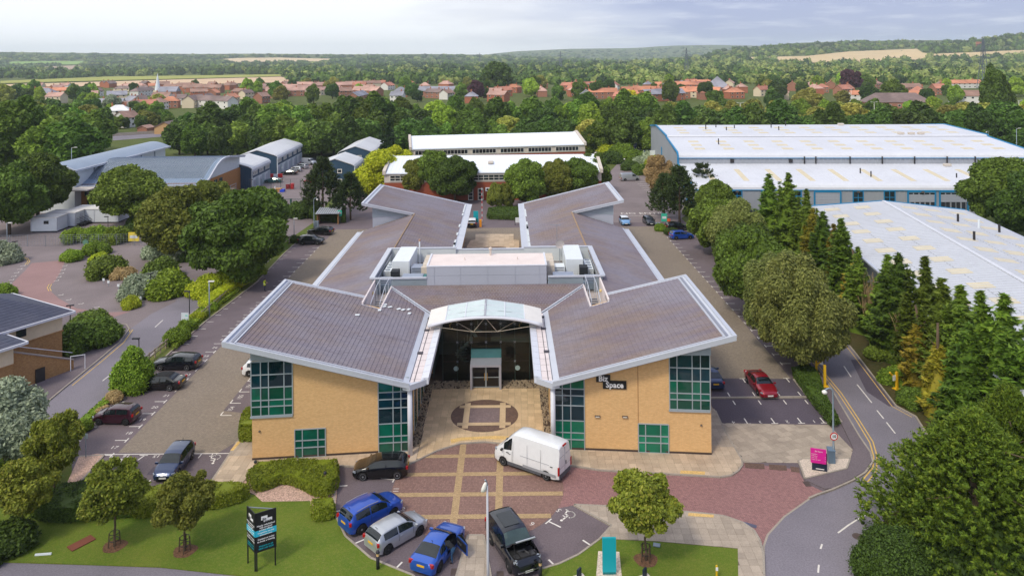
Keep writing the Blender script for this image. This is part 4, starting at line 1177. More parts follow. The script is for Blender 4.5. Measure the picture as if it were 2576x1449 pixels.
unit(-8.4,82.4,6.55,2.3,2.1,1.35,M_UNITG,'low grey chiller with a teal end casing on the plant deck')
unit(8.4,82.4,6.55,2.3,2.1,1.35,M_UNITG,'low grey chiller beside stacked white boxes on the plant deck')
unit(-7.05,82.5,6.55,0.35,1.9,1.3,M_TEALU,'narrow teal unit at the end of the low grey chiller')
unit(-11.6,87.0,6.55,0.8,4.2,1.2,M_UNITW,'row of white condenser boxes along the parapet by the flue side',fans=4)
unit(11.7,87.0,6.55,0.8,4.2,1.2,M_UNITW,'row of white condenser boxes along the parapet by the dish side',fans=4)
unit(-11.3,81.9,6.55,1.3,1.1,1.3,M_UNITG,'small slate grey fan unit above the doorway on the flue side')
unit(11.4,81.9,6.55,1.3,1.1,1.3,M_UNITG,'small slate grey fan unit above the doorway on the dish side')
unit(-8.3,86.0,6.55,1.2,1.6,1.5,M_UNITG,'grey condenser between the white handling unit and the tan duct')
unit(8.2,86.0,6.55,1.2,1.6,1.4,M_UNITW,'white cabinet between the handling unit and the tan duct with folds')
unit(10.9,84.8,6.55,0.9,1.2,1.6,M_DARKBOX,'black boxed fan in front of the long white unit by the dish')
unit(-10.6,84.3,6.55,0.9,1.2,1.5,M_DARKBOX,'black boxed fan in front of the long white unit by the flue')
unit(7.0,82.2,6.55,0.6,0.7,1.2,M_UNITW,'pair of stacked white boxes at the plant room corner')
unit(-9.9,81.6,6.55,0.5,0.5,0.95,M_UNITW,'small pale control box behind the louvres on the flue side')
unit(9.9,81.6,6.55,0.5,0.5,0.95,M_UNITW,'small pale control box behind the louvres on the dish side')
for s,lb in((-1,'wrinkled tan insulated duct beside the plant room on the flue side'),(1,'wrinkled tan insulated duct beside the plant room on the dish side')):
 p=W(s*7.15,87.2,6.55);o=thing('air_duct',lb,'duct',p,0,'plant inside the rooftop enclosure')
 mb=MB();rng=random.Random(s+9)
 for k in range(12):
  mb.box((rng.uniform(-.03,.03),-2.6+0.45*k,0.95),(0.9+rng.uniform(-.1,.05),0.47,1.7+rng.uniform(-.12,.08)))
 mb.build('lagging',M_DUCT,o);MB().box((0,0,0.05),(0.7,5.0,0.1)).build('support',M_STEEL,o)
p=W(-8.65,91.4,6.55);o=thing('flue','thin white flue pipe with a rusty tip on the plant deck','flue',p)
MB().tube([(0,0,0),(0,0,3.0)],0.09,8).build('pipe',M_UNITW,o);MB().lathe([(0.1,3.0),(0.13,3.05),(0.13,3.25),(0.02,3.3)],8).build('cowl',mat('rusty_cowl',(176,140,116),0.8),o)
p=W(8.7,92.0,6.55);o=thing('satellite_dish','grey satellite dish on a pole at the back of the plant deck','satellite dish',p)
MB().tube([(0,0,0),(0,0,2.1)],0.05,6).build('pole',M_STEEL,o)
MB().lathe([(0.0,0.06),(0.35,0.02),(0.55,-0.07),(0.56,-0.07),(0.35,0.05),(0.0,0.10)],16,(0,-0.1,2.35),'y').build('dish',mat('dish_grey',(178,170,168),0.5),o)
p=W(8.8,98.5,ZR(8.8)+0.05);o=thing('aerial','thin television aerial on the tiled roof behind the satellite dish','aerial',p)
MB().tube([(0,0,0),(0,0,2.9)],0.03,5).build('mast',M_STEEL,o)
mb=MB().bar((-0.9,0,2.9),(0.5,0,2.8),0.04)
for k in range(7):mb.bar((-0.8+0.2*k,-0.25,2.89),(-0.8+0.2*k,0.25,2.89),0.02)
mb.build('boom',M_STEEL,o)
for i,(px,py)in enumerate(((899,793),(968,767),(966,772),(981,773),(1003,778),(1014,780),(1028,779),(1030,789),(955,781))):
 d=73.0
 for _ in range(20):
  q=PD(px,py,d);u=q.x-AX(d);d+=(ZR(u)+0.06-q.z)*-3
 q=PD(px,py,d);mb=MB().box((0,0,0.02),(0.42,0.3,0.04),0.2*i)
 wlink('patched_tile',mb.mesh('patched_tile',M_UNITW),office,(q.x,q.y,ZR(u)+0.08))
def sign_letters(parent,s,body,px,py,size):
 t,z=onwall(s,px,py);p=wallpt(s,t,z,0.13)
 A,B=FACADE[s];ang=math.atan2(A.y-B.y,A.x-B.x)if s>0 else math.atan2(B.y-A.y,B.x-A.x)
 me=text_mesh('lettering',body,size,M_SIGNW,extrude=0.02,bold=0.015)
 o=link('lettering',me,parent);o.rotation_euler=(R(90),0,ang);o.location=p-parent.location
 return o
t0,z0=onwall(1,1538,957)
sg=thing('name_sign','black two-step sign reading Biz Space in white on the yellow brick front','sign',wallpt(1,t0,z0))
for(x0,y0,x1,y1)in((1499.5,942,1535,959.5),(1516.5,957.5,1575.5,976)):
 (ta,za_),(tb,zb_)=onwall(1,x0,y1),onwall(1,x1,y0)
 mb=MB();mb.prism([wallpt(1,ta,0,0.02),wallpt(1,ta,0,0.11),wallpt(1,tb,0,0.11),wallpt(1,tb,0,0.02)],za_,zb_)
 wpart(mb,'backing_board',M_BLACK,sg)
sign_letters(sg,1,'Biz',1517,951,0.62);sign_letters(sg,1,'Space',1546,967,0.62)
# ================================================================ plants
def m_leaf(name,dark,light,tip=None,trans=0.25,shift=0.10):
 """Foliage: each leaf clump its own shade, each plant its own hue."""
 t=NT(name)
 geo=t.node('ShaderNodeNewGeometry');oi=t.node('ShaderNodeObjectInfo')
 r=geo.outputs['Random Per Island']
 dark,light=tuple(v*1.04 for v in dark),tuple(min(240,v*1.16)for v in light)
 stops=[(0.0,lin(dark)),(0.65,lin(light))]+([(1.0,lin(tip))]if tip else[(1.0,tuple(v*1.25 for v in lin(light)))])
 col=t.ramp(r,stops)
 n=t.noise(t.obj(),0.45,3.0)
 col=t.mix(t.ramp(n,((0.35,0.0),(0.7,0.55))),col,lin(light))
 hs=t.node('ShaderNodeHueSaturation');t.set(hs,'Color',col)
 t.set(hs,'Hue',t.math('MULTIPLY_ADD',oi.outputs['Random'],shift*0.25,0.487-shift*0.125))
 t.set(hs,'Value',t.math('MULTIPLY_ADD',t.math('FRACT',t.math('MULTIPLY',oi.outputs['Random'],7.13)),shift*5.0,1.0-shift*2.5))
 d=t.node('ShaderNodeBsdfPrincipled');t.set(d,'Base Color',hs.outputs[0]);t.set(d,'Roughness',0.6);t.set(d,'Specular IOR Level',0.25)
 tr=t.node('ShaderNodeBsdfTranslucent');t.set(tr,'Color',hs.outputs[0])
 mx=t.node('ShaderNodeMixShader');mx.inputs[0].default_value=trans
 t.l.new(d.outputs[0],mx.inputs[1]);t.l.new(tr.outputs[0],mx.inputs[2]);t.l.new(mx.outputs[0],t.out.inputs['Surface'])
 return t.m
L_DARK=m_leaf('dark_foliage',(34,52,20),(78,104,36))
L_MID=m_leaf('mid_foliage',(44,64,24),(98,124,44))
L_OLIVE=m_leaf('olive_foliage',(60,74,26),(112,124,46),(136,140,60))
L_LIME=m_leaf('lime_foliage',(104,124,14),(176,190,40),(196,204,60),shift=0.05)
L_CON=m_leaf('conifer_foliage',(30,50,16),(92,122,38),(124,146,52),shift=.14)
L_GOLD=m_leaf('golden_conifer_foliage',(72,78,14),(140,136,40),(164,148,64))
L_DEAD=m_leaf('dry_twig_foliage',(116,98,58),(158,138,92),shift=0.05)
L_PINE=m_leaf('pine_needles',(28,48,16),(84,112,34),(118,138,44))
L_DPINE=m_leaf('dark_pine_needles',(20,34,20),(58,76,36),(72,90,44))
L_BIRCH=m_leaf('birch_foliage',(54,66,30),(112,122,62),(138,144,80))
L_SILV=m_leaf('silver_foliage',(80,96,74),(146,160,132),(166,176,150))
L_SHRUB=m_leaf('shrub_foliage',(50,74,18),(112,142,40),(138,164,56))
L_YEL=m_leaf('yellow_shrub_foliage',(92,112,18),(156,172,40),(180,188,58))
L_HEDGE=m_leaf('hedge_foliage',(54,72,14),(112,128,34),(134,144,46),shift=0.05)
L_DHEDGE=m_leaf('dark_hedge_foliage',(26,44,16),(68,92,34),shift=0.05)
L_PURP=m_leaf('purple_foliage',(40,22,30),(88,56,62),shift=0.04)
L_DRY=m_leaf('dry_grass_stalks',(140,124,80),(172,156,108),shift=0.02)
L_YTREE=m_leaf('bright_yellow_foliage',(168,164,10),(224,214,50),shift=0.03)
M_TRUNK=mat('tree_bark',(92,76,60),0.95,var=0.25,scale=2.0,grain=0.3,gscale=12)
M_TRUNKB=mat('birch_bark',(176,166,146),0.9,var=0.3,scale=1.5)
ICO_V=None
def ico():
 global ICO_V
 if ICO_V is None:
  bm=bmesh.new();bmesh.ops.create_icosphere(bm,subdivisions=1,radius=1.0)
  ICO_V=np.array([v.co[:]for v in bm.verts]);fs=np.array([[v.index for v in f.verts]for f in bm.faces]);bm.free()
  ICO_V=(ICO_V,np.concatenate([fs,fs[:,2:3]],axis=1))
 return ICO_V
def unit_vecs(rng,n):
 v=rng.normal(size=(n,3));return v/np.linalg.norm(v,axis=1,keepdims=True)
def leaf_quads(rng,P,N,size,elong=1.0,along=None,jit=0.6):
 """Quads at P facing about N; long axis along 'along' when given."""
 n=len(P)
 Nn=N+rng.normal(size=(n,3))*jit
 Nn/=np.linalg.norm(Nn,axis=1,keepdims=True)+1e-9
 A=rng.normal(size=(n,3))if along is None else along+rng.normal(size=(n,3))*0.25
 U=A-Nn*np.sum(A*Nn,axis=1,keepdims=True);U/=np.linalg.norm(U,axis=1,keepdims=True)+1e-9
 Vv=np.cross(Nn,U)
 s=(size*rng.uniform(0.6,1.35,n))[:,None]
 U=U*s*elong;Vv=Vv*s
 w=0.55
 Q=np.stack([P-U,P+Vv*w-U*0.1,P+U,P-Vv*w-U*0.1],axis=1)
 return Q.reshape(-1,3)
def quads_f(n):return np.arange(n*4,dtype=np.int32).reshape(-1,4)
def crown_mesh(name,seed,m,clumps,per,leaf,core=0.62,shell=0.45,elong=1.0,droop=0.0,jit=0.6,soft=0.3):
 """clumps: list of (x, y, z, rx, ry, rz). Leaf-sized faces spread through each clump, with an added opaque leaf-coloured core inside for shade."""
 rng=np.random.default_rng(seed)
 C=np.array(clumps,float)
 vol=(C[:,3]*C[:,4]*C[:,5])**(2/3)
 cnt=np.maximum(8,(per*len(C)*vol/vol.sum()).astype(int))
 idx=np.repeat(np.arange(len(C)),cnt)
 d=unit_vecs(rng,len(idx))
 rad=(shell+(1.08-shell)*rng.uniform(0,1,len(idx))**0.6+np.abs(rng.normal(0,0.13,len(idx))))
 rad=np.where(rng.uniform(0,1,len(idx))<soft,np.minimum(np.abs(rng.normal(0,0.66,len(idx))),1.45),rad)[:,None]
 P=C[idx,:3]+d*C[idx,3:]*rad
 N=d*0.8+np.array([0,0,0.35])
 along=None
 if droop:along=d*(1-droop)+np.array([0,0,-droop])*1.3
 V=leaf_quads(rng,P,N,leaf,elong,along,jit);F=quads_f(len(P))
 if core:
  iv,fi=ico()
  for c in C:
   b=len(V)
   k=iv*c[3:]*core*rng.uniform(0.75,1.1,(len(iv),1))+c[:3]
   V=np.vstack([V,k]);F=np.vstack([F,fi+b])
 return npmesh(name,V,F,m)
def round_clumps(seed,rx,ry,rz,z0,n,rc=0.42,flat=0.85,lift=0.15):
 """Clumps over an uneven egg-shaped crown whose bottom is at z0: some boughs reach out, some hang back."""
 rng=random.Random(seed);out=[]
 zc=z0+rz
 lobes=[(rng.uniform(0,6.28),rng.uniform(-.4,.9),rng.uniform(.8,1.22))for _ in range(7)]
 for k in range(n):
  a=rng.uniform(0,2*math.pi);h=rng.uniform(-0.85,1.0)
  r=math.sqrt(max(0,1-h*h))
  g=1.0
  for la,lh,lg in lobes:
   w=math.exp(-((math.atan2(math.sin(a-la),math.cos(a-la)))**2)/0.35-(h-lh)**2/0.18)
   g+=(lg-1.0)*w
  f=rng.choice((rng.uniform(0.35,0.7),rng.uniform(0.66,0.88),rng.uniform(0.72,0.97)))*g
  s=rng.uniform(0.6,1.25)*rc*(1.15-0.35*max(0,f-.6)/.4)
  wid=1.0-0.22*max(0,h)**2
  out.append((rx*r*math.cos(a)*f*wid,ry*r*math.sin(a)*f*wid,zc+rz*h*f,rx*s,ry*s,rz*s*flat))
 out.append((0,0,zc,rx*0.5,ry*0.5,rz*0.55))
 return out
def trunk_mesh(name,h,r0,r1,m,seed=0,limbs=5,spread=1.5,up=1.6,n=8):
 rng=random.Random(seed);mb=MB()
 pts=[Vector((rng.uniform(-.06,.06)*k,rng.uniform(-.06,.06)*k,h*k/4))for k in range(5)]
 pts[0].z=-0.15
 mb.tube(pts,[r0+(r1-r0)*k/4 for k in range(5)],n)
 for k in range(limbs):
  a=2*math.pi*(k+rng.random()*0.6)/max(1,limbs);t=rng.uniform(0.45,0.95)
  b=pts[0].lerp(pts[-1],t);b.z=h*t
  mid=b+Vector((math.cos(a)*spread*0.5,math.sin(a)*spread*0.5,up*0.5))
  end=b+Vector((math.cos(a)*spread,math.sin(a)*spread,up*rng.uniform(0.8,1.3)))
  mb.tube([b,mid,end],[r1*0.8,r1*0.5,r1*0.2],5)
 return mb.mesh(name,m,smooth=True)
def plant(name,label,cat,x,y,crown,trunk=None,s=1.0,rz=0.0,group=None,sz=None,z=0.0,sx=None):
 o=thing(name,label,cat,(x,y,z),rz,group)
 sc=(s if sx is None else sx,s if sx is None else sx,s if sz is None else sz)
 c=link('crown' if trunk else 'foliage',crown,o);c.scale=sc
 if trunk:t=link('trunk',trunk,o);t.scale=sc
 return o
rr=random.Random(11)
CR_BIG=[crown_mesh('crown',20+k,L_DARK,round_clumps(20+k,4.6,4.6,4.2,0.8,75,0.23),9500,0.25)for k in range(3)]
CR_BIGM=[crown_mesh('crown',40+k,L_MID,round_clumps(40+k,4.4,4.4,4.3,0.7,70,0.23),9000,0.25)for k in range(2)]
CR_OLV=crown_mesh('crown',50,L_OLIVE,round_clumps(50,4.2,4.2,4.1,0.7,70,0.23),8500,0.25)
TR_BIG=trunk_mesh('trunk',3.2,0.32,0.2,M_TRUNK,1,6,1.8,2.2)
L_LAWN=m_leaf('lawn_tree_foliage',(62,74,24),(116,130,44),(146,146,60))
CR_LAWN=[crown_mesh('crown',60+k,L_OLIVE if k==2 else L_LAWN,round_clumps(60+k,1.95,1.95,1.85,1.75,40,0.21,0.8),3300,0.115,core=0,shell=0.1,soft=0.6,jit=0.9)for k in range(4)]
TR_LAWN=trunk_mesh('trunk',2.6,0.085,0.05,M_TRUNK,3,6,0.9,1.5,7)
def conifer_clumps(seed,r,h,n,z0=0.3,power=1.1,rc=0.3):
 rng=random.Random(seed);out=[]
 for k in range(n):
  t=rng.random()**0.85
  z=z0+(h-z0)*t
  rad=r*(1-t)**(1/power)*rng.uniform(0.55,0.95)+0.1
  a=rng.uniform(0,6.283)
  s=rc*(1.25-0.75*t)*rng.uniform(0.8,1.25)
  out.append((rad*math.cos(a),rad*math.sin(a),z,r*s,r*s,r*s*1.25))
 for k in range(6):
  t=k/6;out.append((0,0,z0+h*0.92*t,r*0.55*(1-t)+.12,r*0.55*(1-t)+.12,h*0.12))
 return out
def spray_conifer(name,seed,m,r,h,nb=170,per=34,leaf=0.2,up=0.35,core=True,power=1.0,taper=0.85):
 """Feathery conifer: branches that leave the stem, rise, and carry flat sprays; ragged outline with leaders."""
 rng=np.random.default_rng(seed)
 Ps,Ns,As=[],[],[]
 lead=[(0.0,0.0,1.0,1.0)]+[(q*r*.5*math.cos(w),q*r*.5*math.sin(w),rng.uniform(.66,.9),rng.uniform(.5,.75))for q,w in((rng.uniform(.6,1.1),rng.uniform(0,6.28))for _ in range(4))]
 for b in range(nb):
  lx,ly,lh,lr=lead[0]if rng.uniform()<.5 else lead[rng.integers(1,5)]
  t=rng.uniform(0.02,1.0)**0.85
  z=h*t*lh
  L=(r*lr*(1-t**power)*taper+0.06)*rng.uniform(0.6,1.35)
  per_=max(6,int(per*(0.15+0.95*min(1.0,L/(r*.7)))))
  a=rng.uniform(0,2*math.pi)
  d=np.array([math.cos(a),math.sin(a),up+rng.uniform(-0.12,0.35)]);d/=np.linalg.norm(d)
  side=np.array([-math.sin(a),math.cos(a),0.0])
  q=rng.uniform(0.25,1.0,per_)
  w=(1.0-q)*0.5*L*0.55+0.07
  off=rng.uniform(-1,1,per_)
  P=np.array([lx,ly,z])+d*(L*q)[:,None]+side*(off*w)[:,None]+np.array([0,0,1])*(-0.16*np.abs(off)*w+rng.normal(0,0.06,per_))[:,None]
  Ps.append(P);Ns.append(np.tile(np.array([d[0]*0.45,d[1]*0.45,0.9]),(per_,1)))
  As.append(d*0.8+side*np.sign(off)[:,None]*0.55)
 P,N,A=np.vstack(Ps),np.vstack(Ns),np.vstack(As)
 V=leaf_quads(rng,P,N,leaf,1.7,A,0.35);F=quads_f(len(P))
 if core:
  n=9;ring=[]
  hs=np.linspace(0.0,h*0.9,7)
  b=len(V);vv=[]
  for z in hs:
   rad=r*(1-(z/h)**power)*taper*0.62+0.05
   for k in range(n):vv.append([rad*math.cos(2*math.pi*k/n)*rng.uniform(.8,1.15),rad*math.sin(2*math.pi*k/n)*rng.uniform(.8,1.15),z])
  V=np.vstack([V,np.array(vv)])
  fs=[[b+i*n+k,b+i*n+(k+1)%n,b+(i+1)*n+(k+1)%n,b+(i+1)*n+k]for i in range(6)for k in range(n)]
  F=np.vstack([F,np.array(fs)])
 return npmesh(name,V,F,m)
CR_LEY=[spray_conifer('crown',70+k,L_CON,2.5,10.5,430,46,0.155,0.5,power=(1.0,1.3,0.85)[k])for k in range(3)]
CR_GOLD=spray_conifer('crown',75,L_GOLD,1.7,9.5,230,36,0.17,1.3,power=2.2)
CR_GOLD2=spray_conifer('crown',76,L_GOLD,1.5,6.0,200,34,0.16,1.0,power=1.8)
def twig_bush(seed,m,r,h,n):
 rng=random.Random(seed);mb=MB()
 for k in range(n):
  a,q=rng.uniform(0,6.28),math.sqrt(rng.random());x,y=q*r*.45*math.cos(a),q*r*.45*math.sin(a);hh=h*rng.uniform(.6,1.0)*(1-.25*q)
  p,e=Vector((x,y,h*rng.uniform(0,.3))),Vector((x*2.1+rng.uniform(-.2,.2),y*2.1+rng.uniform(-.2,.2),hh));mb.tube([p,p.lerp(e,.5)+Vector((rng.uniform(-.1,.1),rng.uniform(-.1,.1),.1)),e],[.05,.035,.012],3,caps=False)
  for j in range(3):f=p.lerp(e,rng.uniform(.4,.95));mb.tube([f,f+Vector((rng.uniform(-.3,.3),rng.uniform(-.3,.3),rng.uniform(.3,.8)))],[.022,.008],3,caps=False)
 return mb.mesh('crown',m)
CR_DEADC=twig_bush(77,mat('dry_twig',(158,136,98),.95,var=.2),1.2,6.2,110)
TR_CON=trunk_mesh('trunk',7.5,0.2,0.07,M_TRUNK,5,3,0.6,0.8)
def pine_mesh(name,seed,m,r,h,nt,z0=0.0,tuft=0.42,needles=26,nl=0.26,layered=False):
 """Pine: tufts of needles, bottle-brush fashion, at the ends of upswept branches."""
 rng=np.random.default_rng(seed);P,A,N=[],[],[]
 cores=[]
 for k in range(nt):
  t=rng.uniform(0,1)**0.9
  z=z0+(h-z0)*t
  if layered:z=z0+(h-z0)*(math.floor(t*6)/6+rng.uniform(0,0.06));t=(z-z0)/(h-z0)
  rad=r*(1-t**1.5)*rng.uniform(0.45,1.05)+0.15
  a=rng.uniform(0,2*math.pi)
  base=np.array([rad*math.cos(a),rad*math.sin(a),z+0.10*rad])
  ax=np.array([math.cos(a)*0.8,math.sin(a)*0.8,0.45+0.7*t])+rng.normal(0,0.18,3);ax/=np.linalg.norm(ax)
  s=rng.uniform(0.7,1.3)
  q=rng.uniform(-0.2,1,needles)*tuft*2*s
  dirs=unit_vecs(rng,needles);dirs-=ax*(dirs@ax)[:,None];dirs/=np.linalg.norm(dirs,axis=1,keepdims=True)+1e-9
  dd=dirs*0.8+ax*0.75
  P.append(base+ax*q[:,None]+dd*nl*0.5*s);A.append(dd);N.append(np.cross(dd,rng.normal(size=(needles,3))))
  cores.append((base+ax*tuft*0.6*s,0.17*s*tuft/0.42))
 P,A,N=np.vstack(P),np.vstack(A),np.vstack(N)
 V=leaf_quads(rng,P,N,nl*0.62,1.0,A,0.05);F=quads_f(len(P))
 Q=V.reshape(-1,4,3);mid=(Q[:,1]+Q[:,3])/2;Q[:,1]=mid+(Q[:,1]-mid)*0.55;Q[:,3]=mid+(Q[:,3]-mid)*0.55
 V=Q.reshape(-1,3)
 iv,fi=ico()
 vs,fs=[V],[F];b=len(V)
 for c,s in cores:
  vs.append(iv*s*np.array([1,1,1.2])+c);fs.append(fi+b);b+=len(iv)
 return npmesh(name,np.vstack(vs),np.vstack(fs),m)
CR_PINE=pine_mesh('crown',80,L_PINE,6.6,10.5,2600,0.2,0.34,24,0.25)
CR_SCOT=[pine_mesh('crown',82+k,L_DPINE,3.3,8.6,420,1.6,0.42,22,0.34)for k in range(2)]
CR_LAYR=pine_mesh('crown',85,L_DPINE,2.8,8.4,300,2.0,0.36,22,0.3,layered=True)
TR_PINE=trunk_mesh('trunk',8.0,0.2,0.08,M_TRUNK,7,4,0.9,0.6)
TR_BPINE=trunk_mesh('trunk',9.0,0.32,0.1,M_TRUNK,8,10,4.2,1.2)
CR_BIRCH=[crown_mesh('crown',90+k,L_BIRCH,round_clumps(90+k,3.5,3.5,4.3,0.9,90,0.17,1.25),11500,0.115,core=0,shell=0.1,elong=1.2,droop=0.35,soft=0.6)for k in range(2)]
TR_BIRCH=trunk_mesh('trunk',6.0,0.13,0.06,M_TRUNKB,9,18,2.3,2.9,5)
def mound(name,seed,m,rx,ry,h,n,per,leaf,rc=0.36,core=0.66,elong=1.0):
 rng=random.Random(seed);cl=[]
 for k in range(n):
  a,q=rng.uniform(0,6.283),math.sqrt(rng.random())*0.82
  x,y=rx*q*math.cos(a),ry*q*math.sin(a)
  z=h*(1-q**2.2)*rng.uniform(0.45,0.85)
  s=rc*rng.uniform(0.8,1.25)
  cl.append((x,y,z,rx*s,ry*s,max(0.18,h*s*0.95)))
 return crown_mesh(name,seed,m,cl,per,leaf,core=core,elong=elong)
SH={k:[mound('foliage',100+7*i+j,m,1.5,1.5,1.5,20,2400,0.12)for j in range(2)]for i,(k,m)in enumerate((('green',L_SHRUB),('yellow',L_YEL),('silver',L_SILV),('dark',L_DHEDGE),('mid',L_MID),('dry',L_DRY)))}
def hedge(name,label,poly,h,m,leaf=0.075,dens=230,cat='hedge',seed=1,z=0.07,group=None,bulge=0.12):
 """Clipped hedge over a plan polygon: an uneven leafy shell round a twiggy body."""
 rng=np.random.default_rng(seed);r2=random.Random(seed)
 poly=ccw([(p[0],p[1])for p in poly])
 cx,cy=sum(p[0]for p in poly)/len(poly),sum(p[1]for p in poly)/len(poly)
 P,N=[],[]
 A=abs(area2(poly))/2
 x0,x1,y0,y1=min(p[0]for p in poly),max(p[0]for p in poly),min(p[1]for p in poly),max(p[1]for p in poly)
 n=int(A*dens)
 hh=lambda x,y:h*(0.93+0.10*math.sin(1.3*x+seed)*math.sin(1.1*y+2*seed)+0.05*math.sin(4.1*x)*math.sin(3.7*y))
 while len(P)<n:
  x,y=r2.uniform(x0,x1),r2.uniform(y0,y1)
  if inside(x,y,poly):P.append((x-cx,y-cy,hh(x,y)+r2.gauss(0,0.03)));N.append((0,0,1.0))
 for i in range(len(poly)):
  a,b=Vector((*poly[i-1],0)),Vector((*poly[i],0));L=(b-a).length
  if L<0.01:continue
  nn=Vector(((b-a).y,-(b-a).x,0)).normalized()
  for k in range(int(L*h*dens*0.9)):
   t,zz=r2.random(),r2.random()**0.8
   q=a.lerp(b,t)+nn*(bulge*math.sin(math.pi*min(1,zz*0.9+0.1))-0.12*max(0,zz-0.8)*5+r2.gauss(0,0.03))
   P.append((q.x-cx,q.y-cy,zz*hh(q.x,q.y)));N.append((nn.x,nn.y,0.25))
 V=leaf_quads(rng,np.array(P),np.array(N),leaf,1.1,None,0.55);F=quads_f(len(P))
 o=thing(name,label,cat,(cx,cy,z),0,group)
 link('foliage',npmesh('foliage',V,F,m),o)
 g=Vector((cx,cy))
 ins=[(g.x+(x-g.x)*(1-0.05)-cx,g.y+(y-g.y)*(1-0.05)-cy)for x,y in poly]
 MB().prism(ins,0.0,[h*0.88]*len(ins)).build('twigs',m,o)
 return o
def foot(px,py):p=G(px,py);return p.x,p.y
def at_foot(name,label,cat,px,py,crown,trunk,s,**kw):
 x,y=foot(px,py);return plant(name,label,cat,x,y,crown,trunk,s,rr.uniform(0,6.28),**kw)
LT='young trees on the front lawns'
def tree_guard(px,py,label):
 x,y=foot(px,py);o=thing('tree_guard',label,'tree guard',(x,y,0.07),rr.random())
 for k in range(4):
  a=k*math.pi/2;mb=MB().bar((0.36*math.cos(a),0.36*math.sin(a),0),(0.3*math.cos(a),0.3*math.sin(a),0.95),0.06);mb.build('stake',mat('stake_wood',(84,66,48),0.9),o)
 for z in(0.45,0.9):MB().tube([(0.31*math.cos(k*math.pi/4),0.31*math.sin(k*math.pi/4),z)for k in range(9)],0.025,5).build('ring',M_BLACK,o)
 return o
def soil_ring(px,py,r=0.75):
 x,y=foot(px,py);sheet('planting_ring',[(x+r*(1+.12*math.sin(3*t))*math.cos(t),y+r*(1+.1*math.cos(2*t))*math.sin(t))for t in[k*0.3927 for k in range(16)]],0.078,M_BARK)
at_foot('lawn_tree','young round tree in a stake guard beside the brown rectangular cover on the lawn','tree',288,1376,CR_LAWN[0],TR_LAWN,1.03,group=LT)
at_foot('lawn_tree','young olive green tree in a stake guard between its twin and the black sign','tree',465,1388,CR_LAWN[2],TR_LAWN,0.95,group=LT)
at_foot('lawn_tree','slim young tree rising from the dark hedge beside the car park corner','tree',138,1262,CR_LAWN[1],TR_LAWN,1.0,sz=1.25,group=LT)
at_foot('lawn_tree','dark young tree at the edge of the lawn beside a fallen white post','tree',55,1352,CR_LAWN[3],TR_LAWN,1.0,group=LT)
at_foot('lawn_tree','lone young tree with a bright crown on the lawn behind the turquoise sign','tree',1625,1411,CR_LAWN[1],TR_LAWN,1.08,group=LT)
for px,py,lb in((288,1376,'four-stake guard round the tree beside the brown lawn cover'),(465,1388,'four-stake guard round the olive tree near the black sign'),(1625,1411,'stakes round the lone tree behind the turquoise sign')):
 soil_ring(px,py);tree_guard(px,py,lb)
at_foot('shrub_tree','dark low tree spilling over the corner of the lawn','tree',5,1390,SH['dark'][0],None,1.15)
at_foot('silver_tree','silvery grey-green bushy tree beside the barrier road','tree',18,1205,crown_mesh('crown',131,L_SILV,round_clumps(131,3.0,3.0,2.7,1.4,34,0.3),7000,0.15),trunk_mesh('trunk',2.4,0.2,0.12,M_TRUNK,4),1.05)
at_foot('small_tree','bright green bushy sapling beside the black convertible','tree',334,978,crown_mesh('crown',132,L_SHRUB,conifer_clumps(132,1.6,3.9,30,0.3,1.2,0.42),4200,0.11),TR_LAWN,0.98)
hedge('hedge','broad clipped hedge in front of the brick wall with two bollard lights',GP([(624,1196),(650,1172),(745,1168),(847,1166),(849,1212),(828,1238),(795,1236),(770,1222),(735,1206),(705,1204),(682,1215),(650,1224),(628,1214)],0.5),0.95,L_HEDGE,seed=2)
hedge('hedge','small rectangular clipped bush on the gravel by the blue crossover',GP([(787,1272),(836,1268),(840,1296),(800,1305),(788,1300)],0.3),0.85,L_HEDGE,seed=3)
hedge('hedge','tongue of lime green hedge reaching along the lawn to the pavement',GP([(330,1262),(400,1238),(520,1232),(600,1232),(626,1243),(600,1258),(545,1273),(480,1275),(420,1288),(340,1296)],0.3),1.0,L_HEDGE,seed=4)
hedge('hedge','dark green hedge between the lawn and the corner of the car park',GP([(80,1300),(110,1244),(200,1236),(330,1238),(340,1292),(250,1300),(150,1306)],0.3),1.1,L_DHEDGE,seed=5)
hedge('hedge','small rounded hedge against the corner of the brick office wall',GP([(604,1108),(607,1084),(620,1066),(640,1062),(640,1108)],0.2),1.7,L_HEDGE,seed=6)
hedge('hedge','long dark clipped hedge between the red car and the road',GP([(1996,935),(2030,926),(2056,944),(2075,1000),(2108,1060),(2092,1064),(2052,1018),(2010,960)],0.4),0.9,L_DHEDGE,seed=7)
at_foot('clipped_bush','large smooth round clipped bush at the roadside below the pine','bush',2252,1462,mound('foliage',133,L_DHEDGE,2.3,2.1,2.7,40,9000,0.085,0.34,0.8),None,1.0)
at_foot('ground_cover','low ivy and ground cover beneath the silver tree','bush',60,1230,SH['mid'][0],None,1.4)
HG='shrubs along the verge fence'
